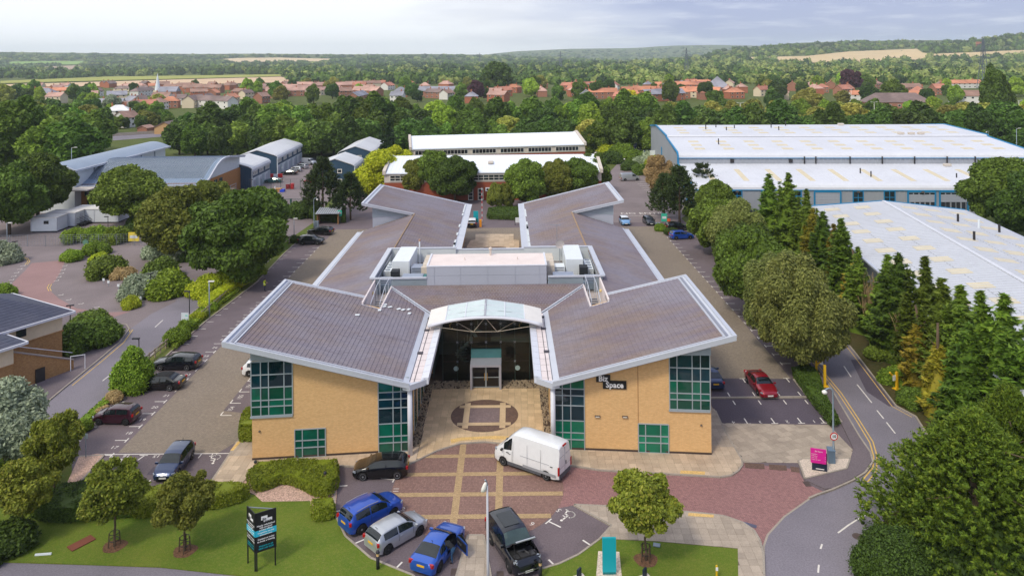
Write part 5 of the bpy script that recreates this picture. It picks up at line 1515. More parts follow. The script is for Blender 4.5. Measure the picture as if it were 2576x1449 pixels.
for px,py,kind,s,lb in((445,862,'green',0.95,'round green shrub on the verge at the lower end of the rail fence'),(470,832,'green',0.7,'small leafy shrub below the white map board'),(500,805,'yellow',0.62,'low yellow-green shrub beside the foot of the map board'),(530,780,'green',0.6,'low ground shrub at the foot of the tall pale lamp post'),(512,742,'yellow',1.25,'bright yellow-green shrub behind the rail fence beside the dark lamp'),(545,730,'yellow',1.45,'big yellow-green shrub at the middle of the verge hedge'),(580,712,'yellow',1.3,'yellow-green shrub with arching shoots next to the big dark tree'),(612,700,'green',1.3,'green shrub closing the verge hedge below the big dark tree'),(640,690,'green',1.0,'dark leafy shrub beneath the big tree by the verge kerb'),(740,610,'dark',0.75,'small dark shrub beside the black crossover at the kerb'),(712,612,'mid',0.8,'weedy shrub behind the rail fence near the two lamp posts'),(285,1008,'dry',0.55,'clump of dry tan grass beside the kerb stones'),(262,1040,'dry',0.4,'small dry weed clump on the verge above the purple hatchback'),(205,1085,'green',0.55,'low weeds at the kerb near the red barrier cabinet'),(110,1140,'green',0.8,'low hedge between the estate road and the barrier lamp'),(60,1168,'green',1.0,'leafy bank beneath the barrier arm')):
 at_foot('shrub',lb,'shrub',px,py,SH[kind][rr.randrange(2)],None,s,group=HG)
for lb,pts,h_,m_ in(('low leafy ground cover along the verge below the yellow-green shrubs',[(440,884),(470,842),(520,797),(566,762),(604,732),(585,728),(545,752),(500,785),(455,822),(424,858)],.45,L_SHRUB),('dense leafy bank joining the yellow-green verge shrubs',[(500,772),(560,735),(632,695),(640,706),(604,726),(556,760),(520,786)],1.1,L_YEL),('weedy strip along the kerb above the plum hatchback',[(190,1092),(240,1048),(300,990),(292,982),(232,1036),(180,1082)],.25,L_SHRUB)):
 hedge('ground_cover',lb,GP(pts),h_,m_,.11,90,'ground cover',len(lb),.09)
GS='shrubs in the old car park islands'
for px,py,kind,s,lb in((210,875,'mid',1.7,'large overgrown shrub beside the tan brick building'),(248,860,'mid',1.5,'overgrown shrub at the kerb end of the tan building hedge'),(180,880,'dark',1.5,'dark overgrown shrub against the tan brick wall'),(228,835,'mid',1.5,'rear overgrown shrub behind the tan building hedge'),(268,695,'mid',1.75,'big round green shrub on the middle island'),(310,700,'dry',1.0,'patch of dry tan grass between the island shrubs'),(345,745,'silver',1.6,'silvery shrub on the tip of the middle island'),(385,732,'silver',1.5,'second silvery shrub beside the lamp on the island'),(420,738,'green',1.9,'big bright green shrub at the road end of the island'),(405,700,'mid',1.7,'green shrub behind the lamp on the island'),(330,772,'yellow',0.8,'low flowering ground cover by the small white island sign'),(185,655,'green',1.1,'round shrub at the head of the parking bays'),(240,640,'green',1.25,'round shrub on the narrow island behind the bays'),(250,660,'yellow',0.9,'yellowish shrub joining the two round island shrubs'),(190,610,'green',1.5,'low spreading shrub along the mesh fence'),(240,605,'green',1.4,'spreading shrub beside the round green sign'),(295,610,'green',1.5,'spreading shrub below the yellow notice'),(330,590,'dark',1.2,'dark shrub behind the yellow notice'),(400,645,'silver',1.6,'grey-green shrub under the olive tree'),(450,655,'silver',1.5,'second grey-green shrub under the olive tree'),(470,650,'dark',1.5,'dark shrub between the two big trees'),(5,660,'silver',1.7,'silvery shrub at the entrance of the pink lane'),(5,745,'green',1.0,'green shrub beside the pink lane kerb'),(345,570,'dark',1.2,'dark bank of shrubs behind the portable cabins')):
 at_foot('shrub',lb,'shrub',px,py,SH[kind][rr.randrange(2)],None,s,group=GS)
BT='large trees round the old car park'
at_foot('broadleaf_tree','large dark round tree standing over the verge beside the car park','tree',598,712,CR_BIG[0],TR_BIG,1.42,sz=1.42,group=BT)
at_foot('broadleaf_tree','bulky olive tinted tree beside the large dark round one','tree',440,648,CR_OLV,TR_BIG,1.28,group=BT)
at_foot('broadleaf_tree','round tree with a reddish trunk in front of the curved roof building','tree',330,566,CR_BIGM[0],TR_BIG,1.32,sz=1.3,group=BT)
at_foot('broadleaf_tree','heavy dark tree beside the white portable cabins','tree',95,562,CR_BIG[1],TR_BIG,1.3,sz=1.5,group=BT)
at_foot('broadleaf_tree','heavy dark tree hanging over the mesh fence end','tree',22,590,CR_BIG[2],TR_BIG,1.3,sz=1.45,group=BT)
at_foot('broadleaf_tree','pale green tree between the olive tree and the gated yard','tree',530,600,CR_OLV,TR_BIG,1.1,sz=1.15,group=BT)
at_foot('broadleaf_tree','green tree crown behind the big round tree facing the gates','tree',650,628,CR_BIGM[1],TR_BIG,1.05,sz=1.15,group=BT)
PT='pines and conifers beside the car parks'
at_foot('pine_tree','dark spreading pine behind the small tin roofed shelter','tree',812,545,CR_SCOT[0],TR_PINE,1.28,sz=1.3,group=PT)
at_foot('pine_tree','smaller dark pine with a bare trunk beside the shelter','tree',882,553,CR_SCOT[1],TR_PINE,1.0,sz=1.02,group=PT)
at_foot('shrub','large round dark shrub beside the green gates','shrub',770,545,SH['dark'][0],None,2.1)
at_foot('pine_tree','dark pine in the car park corner near the road lettering','tree',1710,562,CR_SCOT[1],TR_PINE,1.2,sz=1.2,group=PT)
at_foot('pine_tree','spreading pine beside the hoop-headed lamp by the road lettering','tree',1672,548,CR_SCOT[0],TR_PINE,0.95,sz=0.95,group=PT)
at_foot('pine_tree','layered pointed pine against the grey warehouse wall','tree',1768,520,CR_LAYR,TR_PINE,1.18,sz=1.1,group=PT)
at_foot('twiggy_tree','half bare twiggy tree above the marked bays','tree',1658,528,crown_mesh('crown',140,L_DEAD,round_clumps(140,2.6,2.6,3.4,2.5,40,0.22),2600,0.12,core=0,shell=0.1),trunk_mesh('trunk',4.4,0.14,0.07,M_TRUNKB,14,16,2.0,3.2,5),1.25)
RB='trees between the right car park and the road'
at_foot('broadleaf_tree','tall leafy tree nearest the blue hatchback and the road bend','tree',1800,640,CR_BIGM[0],TR_BIG,0.92,sz=1.02,group=RB)
at_foot('broadleaf_tree','bushy pale green tree in the middle of the car park row','tree',1850,660,crown_mesh('crown',141,L_BIRCH,round_clumps(141,4.2,4.2,4.0,1.0,36,0.32),9000,0.18),TR_BIG,0.95,sz=1.05,group=RB)
at_foot('broadleaf_tree','rear green tree of the row with a pointed top','tree',1800,598,CR_BIGM[1],TR_BIG,0.85,sz=1.1,group=RB)
at_foot('broadleaf_tree','dense dark tree hiding the bay corner of the car park','tree',1893,800,CR_BIG[1],TR_BIG,0.92,sz=1.18,group=RB)
at_foot('broadleaf_tree','dark tree of the row just above the dense one','tree',1880,730,CR_BIG[2],TR_BIG,0.9,sz=1.0,group=RB)
at_foot('birch_tree','wispy grey-green birch beside the yellow height barrier','tree',2012,935,CR_BIRCH[0],TR_BIRCH,1.3,sz=1.2,group=RB)
at_foot('birch_tree','second wispy birch joined to the front one by the hedge','tree',1962,890,CR_BIRCH[1],TR_BIRCH,1.12,sz=1.12,group=RB)
LG='conifer screen between road and warehouse'
row=[(1935,620,'L',0,1.10),(1985,640,'L',1,1.15),(2030,668,'L',2,1.02),(2046,700,'G',0,1.05),(2072,725,'L',0,0.95),(2100,745,'G',0,1.0),(2118,770,'L',1,0.98),(2150,795,'G',1,1.1),(2160,830,'L',2,0.85),(2196,842,'D',0,1.25),(2235,868,'L',0,0.9),(2262,905,'L',1,0.98),(2290,925,'D',0,1.15),(2330,950,'L',2,1.05),(2310,985,'G',1,1.1),(2372,1000,'L',0,1.0),(2420,1040,'L',1,1.0),(2362,1050,'G',1,1.1),(2470,1090,'L',2,1.05),(2440,1120,'L',0,0.9),(2530,1130,'L',1,1.1),(2600,1190,'L',2,1.1)]
n={'L':0,'G':0,'D':0}
for px,py,k,v,s in row:
 cr={'L':CR_LEY[v%3],'G':(CR_GOLD,CR_GOLD2)[v%2],'D':CR_DEADC}[k]
 kind={'L':'feathery green conifer','G':'golden tinged upright conifer','D':'half dead brown conifer'}[k]
 at_foot('conifer_tree',f'{nth(n[k])} {kind} of the warehouse screen, from the loading doors','tree',px,py,cr,None if k=='D' else TR_CON,s,sz=s*(1.08 if k=='L' else 1.0),sx=s*(1.5 if k=='L' else 1.25),group=LG);n[k]+=1
for i,(px,py)in enumerate(((2215,905),(2250,960),(2300,1020),(2130,800))):
 at_foot('shrub',f'{nth(i)} patch of undergrowth beneath the conifer screen','shrub',px,py,SH[('mid','green')[i%2]][0],None,0.9,group='undergrowth beneath the conifer screen')
at_foot('pine_tree','huge bushy pine with tufted branches overhanging the road','tree',2452,1395,CR_PINE,TR_BPINE,1.0,sz=0.82)
at_foot('pine_tree','tall dark pine behind the huge roadside one','tree',2540,1330,CR_PINE,TR_BPINE,0.72,sz=0.86)
x,y=foot(2540,590);plant('broadleaf_tree','large bright tree at the end of the warehouse loading yard','tree',x,y,CR_BIGM[0],TR_BIG,1.45,1.0,sz=1.5)
x,y=foot(2590,610);plant('broadleaf_tree','dark companion tree beyond the white warehouse gutter','tree',x,y,CR_BIG[0],TR_BIG,1.2,1.0,sz=1.3)
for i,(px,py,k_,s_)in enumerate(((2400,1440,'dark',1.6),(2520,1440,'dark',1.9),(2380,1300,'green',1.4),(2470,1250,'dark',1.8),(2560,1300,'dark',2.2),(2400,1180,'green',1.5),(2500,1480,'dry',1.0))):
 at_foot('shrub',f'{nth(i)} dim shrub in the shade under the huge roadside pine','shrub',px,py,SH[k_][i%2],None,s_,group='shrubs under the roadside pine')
CT_='trees in front of the red brick building'
at_foot('lime_tree','vivid lime green tree beside the blue shed','tree',948,492,crown_mesh('crown',150,L_LIME,round_clumps(150,4.2,4.2,4.4,0.6,36,0.34),8000,0.24,core=0.7),TR_BIG,1.32,sz=1.05)
at_foot('lime_tree','smaller lime green tree against the far white roof','tree',1000,445,crown_mesh('crown',151,L_LIME,round_clumps(151,4.2,3.6,3.6,0.8,30,0.36),5000,0.27,core=0.7),TR_BIG,1.05,sz=0.98)
at_foot('cypress_tree','dark dense conifer at the end of the far white roof','tree',978,436,spray_conifer('crown',152,m_leaf('dark_conifer',(16,36,16),(46,74,32)),4.4,14.5,320,34,0.34,0.4),TR_CON,1.05,sz=1.02)
for px,py,cr,s,sz,lb in((1045,500,CR_OLV,0.86,1.0,'brownish green tree behind the sloping left far roof'),(1095,500,CR_BIGM[0],1.0,1.25,'tall green tree in front of the long white roof end'),(1145,508,CR_BIG[0],1.05,1.1,'dark green tree beside the red brick wall and drainpipe'),(1248,527,CR_OLV,0.42,0.62,'small amber tinged tree in the hedged island'),(1275,526,CR_OLV,0.38,0.6,'smaller companion tree in the hedged island'),(1322,522,CR_BIGM[1],1.02,1.12,'bushy green tree at the centre of the brick frontage'),(1400,505,CR_OLV,0.9,1.0,'yellow-green tree beside the bushy central one'),(1455,500,CR_BIG[1],1.0,0.98,'dark tree behind the sloping right far roof'),(1495,485,CR_BIG[2],0.85,1.02,'thin topped dark tree at the corner of the long white roof')):
 at_foot('broadleaf_tree',lb,'tree',px,py,cr,TR_BIG,s,sz=sz,group=CT_)
for px,py,lb in((1090,392,'thin bare sapling before the far white roof'),(1130,392,'second thin sapling before the far white roof'),(1165,392,'leafy sapling before the far white roof')):
 at_foot('sapling',lb,'tree',px,py,CR_LAWN[1],TR_LAWN,1.1,sz=1.25)
hedge('hedge','low clipped hedge round the foot of the island trees',GP([(1226,552),(1230,533),(1300,530),(1330,540),(1326,556)]),1.0,L_DHEDGE,0.12,60,seed=8)
hedge('hedge','low hedge in front of the tin roofed shelter',GP([(788,558),(790,540),(868,540),(868,562)]),1.6,L_DHEDGE,0.10,90,seed=9)
x,y=W(-4.6,98).x,98;plant('shrub','green shrubs in the back court against the inner wall of the flue side','shrub',x,y,SH['mid'][0],None,1.5,0)
x,y=W(4.0,99).x,99;plant('shrub','rounded bush in the back court against the dish side wall','shrub',x,y,SH['green'][0],None,1.2,0)
BK='bank of shrubs beside the far parking lane'
for i,(px,py,kd,s,lb)in enumerate(((1530,396,'yellow',2.6,'bright rounded shrub at the far end of the parking lane'),(1565,402,'green',2.8,'green shrub in front of the dark lorry'),(1600,412,'green',2.6,'shrub beside the globe lamp on the bank'),(1632,420,'silver',2.6,'pale grey-green shrub on the bank'),(1660,425,'yellow',2.7,'yellow-green shrub below the green silo'),(1668,448,'yellow',2.6,'bright shrub halfway down the bank'),(1640,442,'dry',1.6,'tan grassy patch on the bank'),(1700,468,'mid',3.4,'large round shrub against the warehouse end wall'),(1690,490,'green',2.4,'green shrub at the low end of the bank'),(1610,438,'mid',1.8,'low hedge plant above the silver van'),(1585,428,'dark',1.7,'dark low hedge plant at the end of the bays'),(1540,410,'dark',2.2,'dark shrub in the shade beneath the bright rounded one'),(1760,540,'green',1.7,'green hedge plant beneath the layered pine'),(1790,545,'green',1.5,'hedge plant beside the grey warehouse wall base'),(1690,590,'dark',0.8,'small dark bush beside the turquoise notice'),(1660,580,'green',0.7,'clipped bush beside the grey cabinet by the black hatchback'))):
 at_foot('shrub',lb,'shrub',px,py,SH[kd][i%2],None,s,sz=s*0.95,group=BK)
# ================================================================ vehicles
def paint(name,rgb,metal=0.35,rough=0.28):
 k='paint_'+name
 if k in MATS:return MATS[k]
 t=NT(k);c=lin(rgb)
 n=t.noise(t.pos(),3.0,3.0)
 col=t.mix(t.ramp(n,((0.4,0),(0.7,0.2))),c,tuple(v*0.75+0.02 for v in c))
 MATS[k]=t.bsdf(col,rough,metal,0.5,coat=0.8)
 return MATS[k]
M_CGLASS=mat('car_glass',(22,30,34),0.05,spec=0.7,var=0.0)
M_CGLASSG=mat('screen_glass',(58,76,74),0.06,spec=0.7,var=0.3,scale=1.2)
M_TYRE=mat('tyre_rubber',(24,24,26),0.85,var=0.1)
M_RIM=mat('alloy_rim',(172,174,180),0.35,metal=0.7,var=0.05)
M_RIMD=mat('dark_rim',(60,60,64),0.4,metal=0.5,var=0.05)
M_TRIM=mat('black_trim',(26,26,28),0.6,var=0.05)
M_CHROME=mat('chrome',(200,202,206),0.2,metal=0.9,var=0.0)
M_HEAD=mat('headlight',(150,158,168),0.15,spec=0.8,var=0.05)
M_TAIL=mat('tail_light',(168,12,24),0.2,spec=0.6,var=0.15,scale=8)
M_PLY=mat('rear_plate',(226,176,30),0.5,var=0.05)
M_PLW=mat('front_plate',(226,226,222),0.5,var=0.05)
M_ENG=mat('engine_black',(34,34,36),0.7,var=0.4,scale=9)
def interp(tab,x):
 if x<=tab[0][0]:return tab[0][1]
 for(a,va),(b,vb)in zip(tab[:-1],tab[1:]):
  if x<=b:
   t=(x-a)/(b-a);t=t*t*(3-2*t)*0.5+t*0.5
   return va+(vb-va)*t
 return tab[-1][1]
SHAPES={'hatch':dict(L=4.2,Wd=1.80,H=1.47,wb=2.6,wr=0.325,top=[(-.5,.50),(-.492,.66),(-.465,.78),(-.41,.93),(-.33,.985),(-.16,1.0),(-.02,.99),(.08,.945),(.165,.83),(.255,.675),(.30,.64),(.40,.585),(.465,.52),(.5,.40)],belt=[(-.5,.50),(-.45,.66),(-.2,.635),(.15,.60),(.28,.60),(.5,.38)],rear=(-.485,-.40),scr=(.075,.26),side=[(-.37,-.12),(-.10,.18)],wt=.74),'mini':dict(L=3.75,Wd=1.70,H=1.44,wb=2.45,wr=0.30,top=[(-.5,.50),(-.49,.66),(-.46,.82),(-.40,.95),(-.30,.99),(-.1,1.0),(.05,.985),(.14,.92),(.19,.80),(.25,.69),(.31,.66),(.42,.60),(.475,.52),(.5,.40)],belt=[(-.5,.5),(-.45,.66),(-.2,.65),(.2,.63),(.3,.61),(.5,.38)],rear=(-.485,-.41),scr=(.125,.255),side=[(-.37,-.10),(-.08,.20)],wt=.76),'estate':dict(L=4.75,Wd=1.83,H=1.47,wb=2.8,wr=0.33,top=[(-.5,.52),(-.49,.66),(-.465,.76),(-.42,.90),(-.36,.955),(-.2,.99),(-.05,1.0),(.05,.96),(.13,.85),(.225,.68),(.28,.655),(.40,.60),(.47,.53),(.5,.42)],belt=[(-.5,.52),(-.45,.67),(-.2,.645),(.12,.61),(.25,.61),(.5,.4)],rear=(-.487,-.415),scr=(.05,.225),side=[(-.40,-.25),(-.23,-.06),(-.04,.14)],wt=.74),'suv':dict(L=4.4,Wd=1.84,H=1.64,wb=2.6,wr=0.35,top=[(-.5,.50),(-.492,.64),(-.47,.74),(-.425,.90),(-.36,.965),(-.18,1.0),(-.02,.99),(.09,.94),(.165,.83),(.25,.68),(.30,.655),(.41,.61),(.475,.54),(.5,.42)],belt=[(-.5,.5),(-.45,.66),(-.2,.63),(.15,.60),(.28,.61),(.5,.4)],rear=(-.485,-.415),scr=(.08,.255),side=[(-.385,-.14),(-.12,.17)],wt=.76),'coupe':dict(L=4.65,Wd=1.83,H=1.38,wb=2.8,wr=0.335,top=[(-.5,.50),(-.49,.665),(-.46,.715),(-.395,.735),(-.30,.83),(-.20,.94),(-.10,.99),(-.01,1.0),(.07,.95),(.14,.84),(.22,.69),(.27,.665),(.40,.61),(.47,.53),(.5,.42)],belt=[(-.5,.5),(-.45,.68),(-.2,.66),(.1,.63),(.23,.62),(.5,.4)],rear=(-.385,-.20),scr=(.055,.22),side=[(-.27,-.13),(-.11,.13)],wt=.70),'soft':dict(L=4.65,Wd=1.78,H=1.42,wb=2.7,wr=0.325,top=[(-.5,.50),(-.49,.64),(-.465,.685),(-.37,.70),(-.30,.84),(-.245,.955),(-.16,1.0),(-.04,.99),(.05,.94),(.12,.83),(.20,.675),(.25,.65),(.40,.60),(.47,.53),(.5,.42)],belt=[(-.5,.5),(-.45,.65),(-.2,.64),(.1,.62),(.21,.61),(.5,.4)],rear=(-.345,-.265),scr=(.04,.20),side=[(-.21,-.09),(-.07,.12)],wt=.72),'offroad':dict(L=5.0,Wd=2.0,H=1.84,wb=2.92,wr=0.39,top=[(-.5,.50),(-.495,.66),(-.475,.80),(-.445,.93),(-.40,.975),(-.2,1.0),(-.02,.995),(.06,.97),(.115,.88),(.19,.70),(.22,.685),(.36,.66),(.46,.635),(.485,.58),(.5,.44)],belt=[(-.5,.5),(-.46,.655),(-.2,.645),(.12,.63),(.2,.63),(.47,.60),(.5,.44)],rear=(-.487,-.44),scr=(.06,.19),side=[(-.42,-.28),(-.26,-.10),(-.08,.11)],wt=.80),'van':dict(L=6.0,Wd=2.06,H=2.72,wb=3.75,wr=0.35,top=[(-.5,.50),(-.499,.85),(-.492,.955),(-.47,.985),(-.3,1.0),(.10,1.0),(.175,.975),(.225,.91),(.29,.78),(.385,.565),(.40,.545),(.46,.46),(.49,.38),(.5,.28)],belt=[(-.5,.5),(.2,.50),(.30,.48),(.4,.45),(.5,.27)],rear=None,scr=(.275,.385),side=[(.20,.325)],wt=.80),'smallvan':dict(L=5.0,Wd=1.96,H=1.97,wb=3.1,wr=0.33,top=[(-.5,.50),(-.497,.88),(-.485,.965),(-.45,.99),(-.2,1.0),(.12,.985),(.19,.93),(.25,.84),(.345,.63),(.37,.60),(.45,.53),(.49,.43),(.5,.32)],belt=[(-.5,.52),(.2,.56),(.30,.55),(.38,.52),(.5,.3)],rear=None,scr=(.20,.345),side=[(.10,.29)],wt=.80),}
WTAP=[(-.5,.80),(-.488,.88),(-.45,.965),(-.35,1.0),(.32,1.0),(.42,.96),(.47,.88),(.5,.70)]
def make_car(label,shape,pnt,x,y,ang,group='parked cars',name='parked_car',cat='car',rim=None,roof=None,rails=False,skip_door=None,bonnet_open=False,plate=True,lower=None,z=0.0):
 S=SHAPES[shape];L,Wd,H,r=S['L'],S['Wd'],S['H'],S['wr']
 o=thing(name,label,cat,(x,y,z),ang,group)
 wx=[(-S['wb']/2-(0.02 if shape!='van' else 0.12)),S['wb']/2-(0.02 if shape!='van' else 0.12)]
 if shape in('van','smallvan'):wx=[wx[0]+0.1,wx[1]+0.25]
 xs=sorted(set([-.5,-.498,-.49,-.475,-.455,-.43]+[round(-.41+.82*k/40,4)for k in range(41)]+[.43,.455,.475,.488,.497,.5]))
 low=0.2 if shape not in('suv','offroad','van')else 0.26
 def zlow(X):
  zz=low+0.10*max(0,(abs(X/L)-.42)/.08)
  for w in wx:
   d=abs(X-w)
   if d<r*1.22:zz=max(zz,r*0.95+math.sqrt((r*1.22)**2-d*d)*0.98)
  return zz
 def sec(f):
  X=f*L;top=interp(S['top'],f)*H;belt=min(interp(S['belt'],f)*H,top-0.05)
  hw=interp(WTAP,f)*Wd/2
  if shape in('van','smallvan','offroad'):hw=max(hw,0.93*Wd/2)if f<0.2 else hw
  cab=max(0.0,min(1.0,(top-belt)/(0.32*H)))
  wt=hw*((1-cab)*0.93+cab*S['wt']/1.0)
  zl=zlow(X);mid=max(zl+0.03,belt*0.62)
  bt=max(belt,mid+0.03);tp=max(top,bt+0.03)
  return[(hw*0.95,zl),(hw*1.0,max(zl+0.015,min(mid,zl+0.3))),(hw,mid+0.01 if mid>zl else mid),(hw*0.975,bt),(wt,tp-0.035*H*(0.3+0.7*cab)),(wt*0.72,tp-0.004),(0,tp+0.012)]
 secs=[sec(f)for f in xs]
 n=7;ring=2*n-1
 mb=MB()
 skipbox=None
 if skip_door:skipbox=skip_door
 for f,s in zip(xs,secs):
  X=f*L
  for k in range(n):mb.v.append((X,s[k][0],s[k][1]))
  for k in range(n-2,-1,-1):mb.v.append((X,-s[k][0],s[k][1]))
 hood=S['scr'][1]+0.005
 for i in range(len(xs)-1):
  fm=(xs[i]+xs[i+1])/2
  for k in range(ring-1):
   if skipbox and skipbox[1]<fm<skipbox[2]:
    if skipbox[0]>0 and k in(1,2,3):continue
    if skipbox[0]<0 and k in(ring-4,ring-3,ring-5):continue
   if bonnet_open and fm>hood+0.012 and fm<0.455 and 4<=k<=ring-6:continue
   roofy=roof is not None and 3<k<ring-5 and S['rear']and S['rear'][0]<fm<S['scr'][0]+0.02
   mb.f.append((i*ring+k,(i+1)*ring+k,(i+1)*ring+k+1,i*ring+k+1));mb.mi.append(1 if roofy else 0)
 for i,rev in((0,False),(len(xs)-1,True)):
  f=tuple(i*ring+k for k in range(ring));mb.f.append(f[::-1]if rev else f);mb.mi.append(0)
 me=mb.mesh('body',[pnt,roof or pnt],smooth=True);smooth_by_angle(me,42)
 body=link('body',me,o)
 mb=MB();mb.box((0,0,low+0.16),(L*0.93,Wd*0.84,0.34));mb.build('underbody',M_TRIM,o)
 if lower:
  mb=MB()
  for sd in(-1,1):
   for a,b in((wx[0]+r*1.2,wx[1]-r*1.2),):mb.box(((a+b)/2,sd*Wd*0.487,low+0.14),(b-a,0.05,0.26))
  mb.build('side_skirt',lower,o)
  MB().box((-L*0.494,0,low+0.24),(0.12,Wd*0.84,0.34)).build('bumper',lower,o)
  MB().box((L*0.486,0,low+0.22),(0.14,Wd*0.72,0.30)).build('bumper',lower,o)
 def P(f,k,t=0.0,off=0.008,sd=1):
  s=sec(f);a,b=s[k],s[k+1]
  yy,zz=a[0]+(b[0]-a[0])*t,a[1]+(b[1]-a[1])*t
  ny,nz=(b[1]-a[1]),-(b[0]-a[0]);l=math.hypot(ny,nz)+1e-9
  return Vector((f*L,sd*(yy+off*ny/l),zz+off*nz/l))
 for sd in(-1,1):
  for wi,(f0,f1)in enumerate(S['side']):
   if skipbox and skipbox[0]==sd and f1>skipbox[1]+0.02 and f0<skipbox[2]-0.02:continue
   m=7;mb=MB()
   for i in range(m):
    fa,fb=f0+(f1-f0)*i/m,f0+(f1-f0)*(i+1)/m
    q=[P(fa,3,0.08,.01,sd),P(fb,3,0.08,.01,sd),P(fb,3,0.88,.01,sd),P(fa,3,0.88,.01,sd)]
    mb.quad(*(q if sd<0 else q[::-1]))
   mb.build('side_window',M_CGLASS,o)
 def topglass(f0,f1,nm,m,w=0.94):
  mb=MB();nn=6
  for i in range(nn):
   fa,fb=f0+(f1-f0)*i/nn,f0+(f1-f0)*(i+1)/nn
   for sd in(-1,1):
    for k,t0,t1 in((4,1-w,1.0),(5,0.0,1.0)):
     q=[P(fa,k,t0,.012,sd),P(fb,k,t0,.012,sd),P(fb,k,t1,.012,sd),P(fa,k,t1,.012,sd)]
     mb.quad(*(q if sd<0 else q[::-1]))
  mb.build(nm,m,o)
 topglass(S['scr'][0]+0.008,S['scr'][1]-0.008,'windscreen',M_CGLASSG if bonnet_open else M_CGLASS)
 if S['rear']:topglass(S['rear'][0]+0.006,S['rear'][1]-0.004,'rear_window',M_CGLASS,0.9)
 for w in wx:
  for sd in(-1,1):
   cy=sd*(Wd/2-0.13)
   wl_=MB().lathe([(r*0.66,-0.11),(r*0.93,-0.115),(r,-0.07),(r,0.07),(r*0.93,0.115),(r*0.66,0.11)],20,(w,cy,r),'y').build('wheel',M_TYRE,o,smooth=True)
   mb=MB();yo=cy+sd*0.085
   mb.lathe([(0.001,0),(r*0.2,0.02*sd),(r*0.2,0)],10,(w,yo+sd*0.022,r),'y',caps=False)
   for k in range(6):
    a=k*math.pi/3
    mb.box((w+math.cos(a)*r*0.36,yo,r+math.sin(a)*r*0.36),(r*0.62,0.04,r*0.15),0,0,Matrix.Rotation(-a,3,'Y'))
   mb.lathe([(r*0.58,-0.02),(r*0.68,-0.02),(r*0.68,0.03),(r*0.58,0.02)],20,(w,yo,r),'y',caps=False)
   mb.build('rim',rim or M_RIM,wl_)
   MB().lathe([(0.001,0.0),(r*0.62,0.001)],16,(w,cy+sd*0.06,r),'y',caps=False).build('wheel_gap_shade',M_TRIM,wl_)  # black disc puts the shade between the spokes into colour
 zt=interp(S['belt'],-.46)*H if shape not in('van','smallvan')else 0.45*H
 for sd in(-1,1):
  if shape in('van','smallvan'):
   MB().box((-L*0.497,sd*Wd*0.455,H*0.36),(0.10,0.16,H*0.22)).build('tail_light',M_TAIL,o)
  else:
   s=sec(-.478)
   mb=MB();mb.box((-L*0.480,sd*(s[2][0]-0.10),zt*0.93),(0.16,0.30,0.20),sd*0.42);mb.build('tail_light',M_TAIL,o)
  s=sec(.455);zz=s[4][1]-0.10 if shape!='van' else 0.42*H
  mb=MB();mb.box((L*0.450,sd*(s[2][0]-0.14),zz),(0.26,0.24,0.12),-sd*0.55);mb.build('headlight',M_HEAD,o)
  f=S['scr'][1]-0.035
  s=sec(f)
  mb=MB();mb.box((f*L-0.05,sd*(s[3][0]+0.10),s[3][1]+0.07),(0.13,0.22,0.14));mb.bar((f*L,sd*(s[3][0]-0.03),s[3][1]+0.0),(f*L-0.03,sd*(s[3][0]+0.06),s[3][1]+0.05),0.05);mb.build('mirror',pnt if shape!='van' else M_TRIM,o)
  for f0,f1 in S['side'][-2:]:
   s=sec(f0+0.02);MB().box((f0*L+0.16,sd*(s[2][0]+0.006),(s[2][1]+s[3][1])/2+0.03),(0.17,0.03,0.035)).build('door_handle',pnt if shape not in('van',)else M_TRIM,o)
  mb=MB()
  for f in[S['side'][-1][1]-0.01,S['side'][-1][0]-0.01]+([S['side'][0][0]+0.03]if len(S['side'])>2 else[]):
   for k in(1,2):
    a,b=P(f,k,0,.004,sd),P(f,k,1,.004,sd)
    if a.z<r*1.4 and min(abs(f*L-w)for w in wx)<r*1.2:continue
    mb.bar(a,b,0.018,0.012,up=(1,0,0))
  if mb.v:mb.build('door_seam',M_TRIM,o)
  if rails:
   mb=MB();mb.tube([P(-.36,4,0.05,.05,sd),P(-.15,4,0.05,.06,sd),P(.03,4,0.05,.05,sd)],0.025,6);mb.build('roof_rail',M_CHROME,o)
 mb=MB();mb.box((L*0.492,0,sec(.47)[2][1]*0.98),(0.07,Wd*0.5,0.16));mb.build('grille',M_TRIM if not bonnet_open else M_CHROME,o)
 MB().box((-L*0.5-0.012,0,zt*0.80 if shape not in('van',)else H*0.2),(0.02,0.52,0.12)).build('number_plate',M_PLY,o)
 MB().box((L*0.5+0.012,0,low+0.22),(0.02,0.52,0.12)).build('number_plate',M_PLW,o)
 if shape not in('van','smallvan','offroad','soft'):
  f=S['rear'][1]+0.03;p=P(f,5,1.0,0.0,1)
  MB().bar(p,p+Vector((-0.14,0,0.14)),0.03).build('roof_aerial',M_TRIM,o)
 return o,S,sec,P
def car_at(label,shape,pnt,front,rear,flip=False,**kw):
 """Place by the ground contact of the camera-side front and rear wheels."""
 a,b=G(*front),G(*rear);S=SHAPES[shape]
 ang=math.atan2(a.y-b.y,a.x-b.x);mid=(a+b)/2
 n=Vector((-math.sin(ang),math.cos(ang)))
 if n.dot(Vector((mid.x,mid.y)))<0:n=-n
 if abs(n.y)<0.5:
  n=Vector((-math.sin(ang),math.cos(ang)))
  if n.dot(Vector((mid.x,0)))<0:n=-n
 if flip:n=-n
 c=Vector((mid.x,mid.y))+n*(S['Wd']/2-0.08)
 return make_car(label,shape,pnt,c.x,c.y,ang,**kw)
B_BLK=paint('black',(14,14,17),0.3,0.22)
B_BLU=paint('bright_blue',(22,76,178),0.35)
B_NAV=paint('navy',(32,52,92),0.4)
B_SIL=paint('silver',(186,190,196),0.55,0.32)
B_WHT=paint('white',(226,228,230),0.0,0.35)
B_RED=paint('ruby_red',(146,14,34),0.3)
